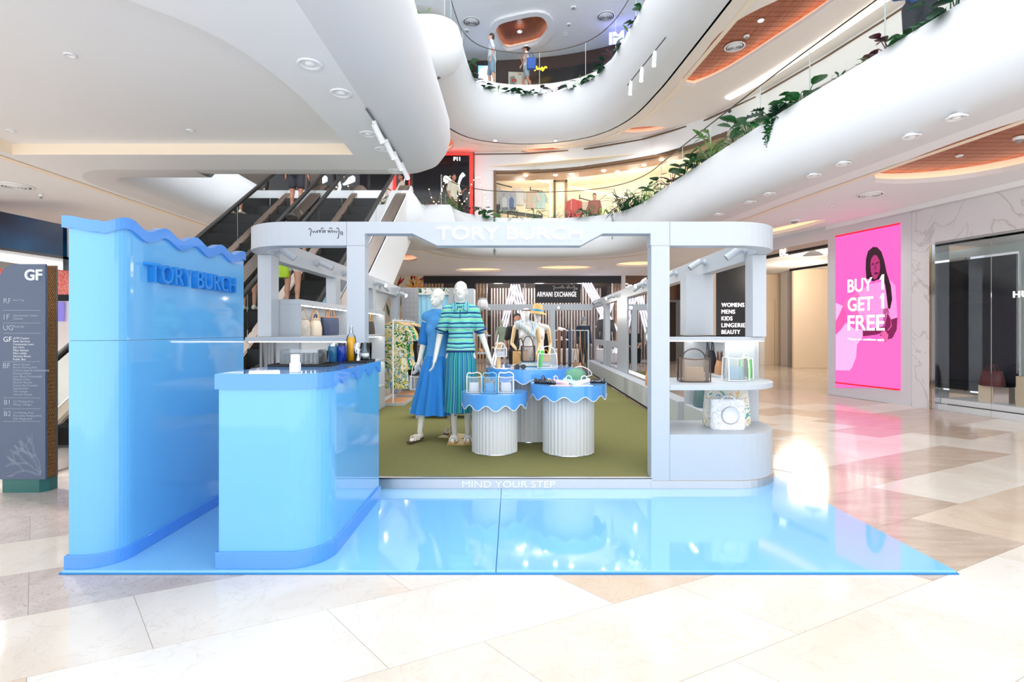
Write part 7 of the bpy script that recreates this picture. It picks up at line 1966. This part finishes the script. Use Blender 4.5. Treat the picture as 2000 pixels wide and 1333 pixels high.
def plant(loc, kind, m, n, size, label, seed, group=None, spread=.9, up=.6, m2=None):
    rr = random.Random(seed)
    t = thing('planter_plant', label, 'plant', loc, rr.uniform(0, 6), group)
    st = MB()
    for k in range(n):
        az = 2 * PI * k / n * 2.4 + rr.uniform(-.4, .4); el = up + rr.uniform(-.4, .45)
        L = size * rr.uniform(.42, .68); ph = size * rr.uniform(.25, .85)
        base = Vector((rr.uniform(-.04, .04), rr.uniform(-.04, .04), 0)); d = Vector((math.cos(az) * math.cos(el), math.sin(az) * math.cos(el), math.sin(el)))
        tip = base + d * ph * spread
        st.tube([base, base + (tip - base) * .5 + Vector((0, 0, .03 * size)), tip], .008 * size + .003, 5)
        lm_ = leaf_mesh(kind, m2 if (m2 and k % 3 == 0) else m)
        q = (Vector((d.x, d.y, 0)).normalized() * 1.0 + Vector((0, 0, rr.uniform(-.5, .55)))).normalized().to_track_quat('Y', 'Z')
        o = place('leaf', lm_, t, tip, q.to_euler(), (L, L, L))
    st.build('stems', m, t)
    return t
def edge_pt(u, v=None):
    """point on the first floor planter along the slab edge at photo column u"""
    k = (u - 1000) / 1000.0; pa = offset(V1a, -.1)
    best = min(range(len(pa)), key=lambda i: abs(pa[i][0] / pa[i][1] - k) if pa[i][1] > 2 else 9)
    for a, b in zip(pa[:-1], pa[1:]):
        if a[1] < 2 or b[1] < 2: continue
        ka, kb = a[0] / a[1], b[0] / b[1]
        if (ka - k) * (kb - k) <= 0 and a[1] < 15:
            s = (k - ka) / (kb - ka) if abs(kb - ka) > 1e-9 else 0
            return Vector((a[0] + (b[0] - a[0]) * s, a[1] + (b[1] - a[1]) * s, 4.62))
    return Vector((pa[best][0], pa[best][1], 4.62))
PL = [(1862, 'broad', LD, 9, .34, 'dark broad leaved plant at the top right planter end'), (1790, 'broad', LG, 6, .22, 'low green plant in front of the denim shirted person'), (1738, 'broad', LP, 7, .26, 'red backed broad leaved plant on the upper right planter'), (1700, 'lance', LV, 6, .2, 'small pale leaved sprig on the right planter'), (1640, 'lance', LG, 6, .18, 'small green sprig on the right planter rim'),
      (1560, 'broad', LG, 9, .36, 'tall broad leaved plant above the hanging vine'), (1517, 'monstera', LD, 8, .38, 'split leaved monstera above the hanging vine'), (1462, 'broad', LG, 9, .4, 'upright broad leaved plant left of the monstera'), (1432, 'lance', LP, 6, .3, 'reddish spiky plant between two green plants'),
      (1390, 'lance', LV, 14, .62, 'large variegated dumb cane with speckled leaves'), (1362, 'broad', LD, 9, .4, 'dark leafy plant under the variegated one'), (1338, 'broad', LG, 9, .4, 'green broad leaved plant beside the purple one'), (1312, 'lance', LP, 14, .4, 'purple bushy plant in the sloping planter'), (1288, 'broad', LG, 9, .42, 'green plant left of the purple bush'),
      (1268, 'lance', LY, 12, .5, 'bright lime leaved plant in the sloping planter'), (1248, 'lance', LG, 14, .55, 'spiky green dracaena in the sloping planter'), (1232, 'lance', LD, 14, .55, 'dark spiky dracaena where the planter turns'), (1218, 'sword', LD, 16, .8, 'arching fern like plant at the planter corner')]
for i, (u, kd, m, n, sz, lab) in enumerate(PL):
    plant(edge_pt(u) + Vector((0, 0, .08)), kd, m, int(n * 1.5), sz * 1.25, lab, 40 + i, up=1.05)
pf = offset(V1a, -.1)
farp = [p for p in pf if p[1] > 13.2 and p[0] < 3.3]
kinds = [('lance', LG), ('sword', LD), ('lance', LY), ('broad', LG), ('lance', LP), ('sword', LG)]
acc = 0; last = None; k = 0
names = ['first', 'second', 'third', 'fourth', 'fifth', 'sixth', 'seventh', 'eighth', 'ninth', 'tenth', 'eleventh', 'twelfth', 'thirteenth', 'fourteenth', 'fifteenth', 'sixteenth', 'seventeenth', 'eighteenth', 'nineteenth', 'twentieth', 'twenty-first', 'twenty-second']
for p in farp:
    q = Vector((p[0], p[1], 4.62))
    if last is None or (q - last).length > .42:
        last = q; kd, m = kinds[k % 6]
        if k < 16: plant(q + Vector((0, 0, .06)), kd, m, 11, .5, names[k] + ' plant from the right in the planter behind the kiosk header', 80 + k, 'plants behind the kiosk header', up=1.1)
        k += 1
# box planter by the escalator
for i, (x, kd, m, n, sz, lab) in enumerate(((-2.85 + .35, 'sword', LG, 9, .5, 'sword leaved plant at the left end of the white planter box'), (-2.2, 'lance', LR, 7, .3, 'pink flowering plant in the white planter box'), (-2.0, 'lance', leafmat('leaf_bronze', (110, 62, 30), (150, 96, 40)), 9, .45, 'bronze leaved plant in the white planter box'), (-1.8, 'lance', LV, 12, .35, 'speckled bushy plant at the right end of the white planter box'))):
    plant(Vector((x, 13.92, 4.62)), kd, m, n, sz * 1.1, lab, 120 + i, up=1.2)
# second floor planter
p2 = offset(V2, -.13); last = None; k = 0
for p in p2:
    if p[1] < 11.6 and p[0] > 0: continue
    if p[1] < 13.8 and p[0] < 0: continue
    q = Vector((p[0], p[1], 8.52))
    if last is None or (q - last).length > .36:
        last = q; kd, m = [('broad', LG), ('heart', LD), ('lance', LY), ('heart', LD), ('lance', LP), ('broad', LD)][k % 6]
        if k < 22: plant(q + Vector((0, 0, .08)), kd, m, 10, .42, names[k] + ' plant from the right along the second floor planter', 200 + k, 'plants on the second floor planter', up=.75)
        k += 1
for i, u in enumerate((812, 826)):
    q = P(u, 22, 11.95); plant(Vector((q.x, 11.95, 8.52)), 'lance', LY if i else LG, 9, .35, ('right' if i else 'left') + ' leafy plant on the high white planter nose', 240 + i, up=.9)
# trailing vines: strings of small leaves
def vine(start, L, n, label, seed, width=.12):
    rr = random.Random(seed); t = thing('trailing_vine', label, 'plant', start)
    b = MB(); lb = MB()
    for k in range(n):
        x = rr.uniform(-width, width); y = rr.uniform(-.03, .03); LL = L * rr.uniform(.5, 1.0)
        pts = [Vector((x * .6, y - .05, .0))]; z = 0
        while z < LL:
            z += .05; pts.append(Vector((x * (1 - .3 * z / L) + rr.uniform(-.012, .012) , y - .09 + rr.uniform(-.012, .012), -z)))
            for q in range(3):
                d = Vector((rr.uniform(-1, 1), rr.uniform(-1, .2), rr.uniform(-.8, .2))).normalized(); s = rr.uniform(.03, .06); u_ = d.cross(Vector((rr.random(), rr.random(), 1))).normalized()
                c = pts[-1]; lb.add([c, c + d * s * .5 + u_ * s * .4, c + d * s, c + d * s * .5 - u_ * s * .4], [(0, 1, 2, 3)])
        b.tube(pts, .003, 4)
    b.build('vine_stems', LD, t)
    o = lb.build('vine_leaves', LG, t); o['kind'] = 'stuff'
    return t
e = edge_pt(1520); vine(Vector((e.x - .13, e.y - .02, 4.74)), .62, 26, 'bushy green vine trailing over the right slab edge', 9, .16)
kz = [p for p in V2 if p[1] > 11][0]
vine(Vector((P(1266, 0, 11.6).x, 11.6, 8.66)), .55, 4, 'thin ivy strand hanging from the high right slab', 10, .05)
vine(Vector((P(967, 0, 15.28).x, 15.28, 4.76)), 1.15, 3, 'small ivy tip hanging below the header opening', 11, .05)
vine(Vector((2.86, 14.66, 4.76)), .85, 2, 'tiny ivy tip at the right corner of the header opening', 12, .03)

# ================================================================== TRACK LIGHTS
def track(pa, pb, heads, label, aim, lit=True, s=1.0):
    pa = V(pa); pb = V(pb)
    t = thing('track_light', label, 'track light', pa)
    d = pb - pa
    MB().tube([Vector((0, 0, -.015)), d + Vector((0, 0, -.015))], .014 * s, 4).build('track_rail', mat('track_grey', (92, 98, 110), .4), t)
    for f in heads:
        c = d * f; a = V(aim).normalized()
        MB().box(c.x - .02 * s, c.x + .02 * s, c.y - .03 * s, c.y + .03 * s, -.06 * s, -.02).build('adapter', WHITE, t)
        c2 = c + Vector((0, 0, -.07 * s))
        o = MB().tube([c2 - a * .02 * s, c2 + a * .2 * s], .036 * s, 12).build('lamp_head', WHITE, t)
        MB().tube([c2 + a * .2005 * s, c2 + a * .204 * s], .03 * s, 12).build('lens', LAMPW, o)
track(on_plane(716, 210, 3.578), on_plane(785, 315, 3.578), (.18, .5, .75, 1.0), 'white four head track light on the near left soffit', (.25, .45, -.6), s=.9)
a = on_plane(1300, 72, 7.448); b = on_plane(1226, 165, 7.448)
track(a, b, (.25, .58, .9), 'white three head track light on the high first floor ceiling', (-.1, -.1, -1), s=1.3)

# ================================================================== ADDED FILL LAMPS UNDER THE CEILINGS, SOME NEAR LIT RECESSES
def lamp(x, y, z, e, c=(1, .96, .9), r=.12):
    d = bpy.data.lights.new('fill_lamp', 'SPOT'); d.energy = e * 2; d.spot_size = R(150); d.spot_blend = 1.0; d.color = c; d.shadow_soft_size = r
    o = bpy.data.objects.new('fill_lamp', d); o.location = (x, y, z); COL.objects.link(o)
for x, y in ((-4.2, 18.2), (-1.2, 18.8), (1.9, 18.2), (4.6, 17.2), (6.2, 9.8), (6.2, 6.2)):
    lamp(x, y, 3.5, 24)
for x, y in ((-7.2, 5.6), (-8.2, 8.0), (-8.5, 11), (-9, 15), (-4.6, 4.6)):
    lamp(x, y, 3.5, 110)  # added fill to lift the dim left ceiling
for x, y in ((4.7, 11), (5.4, 8.5), (3.9, 15.4), (1.1, 16.9)):
    lamp(x, y, 7.38, 26, (1, .9, .82))
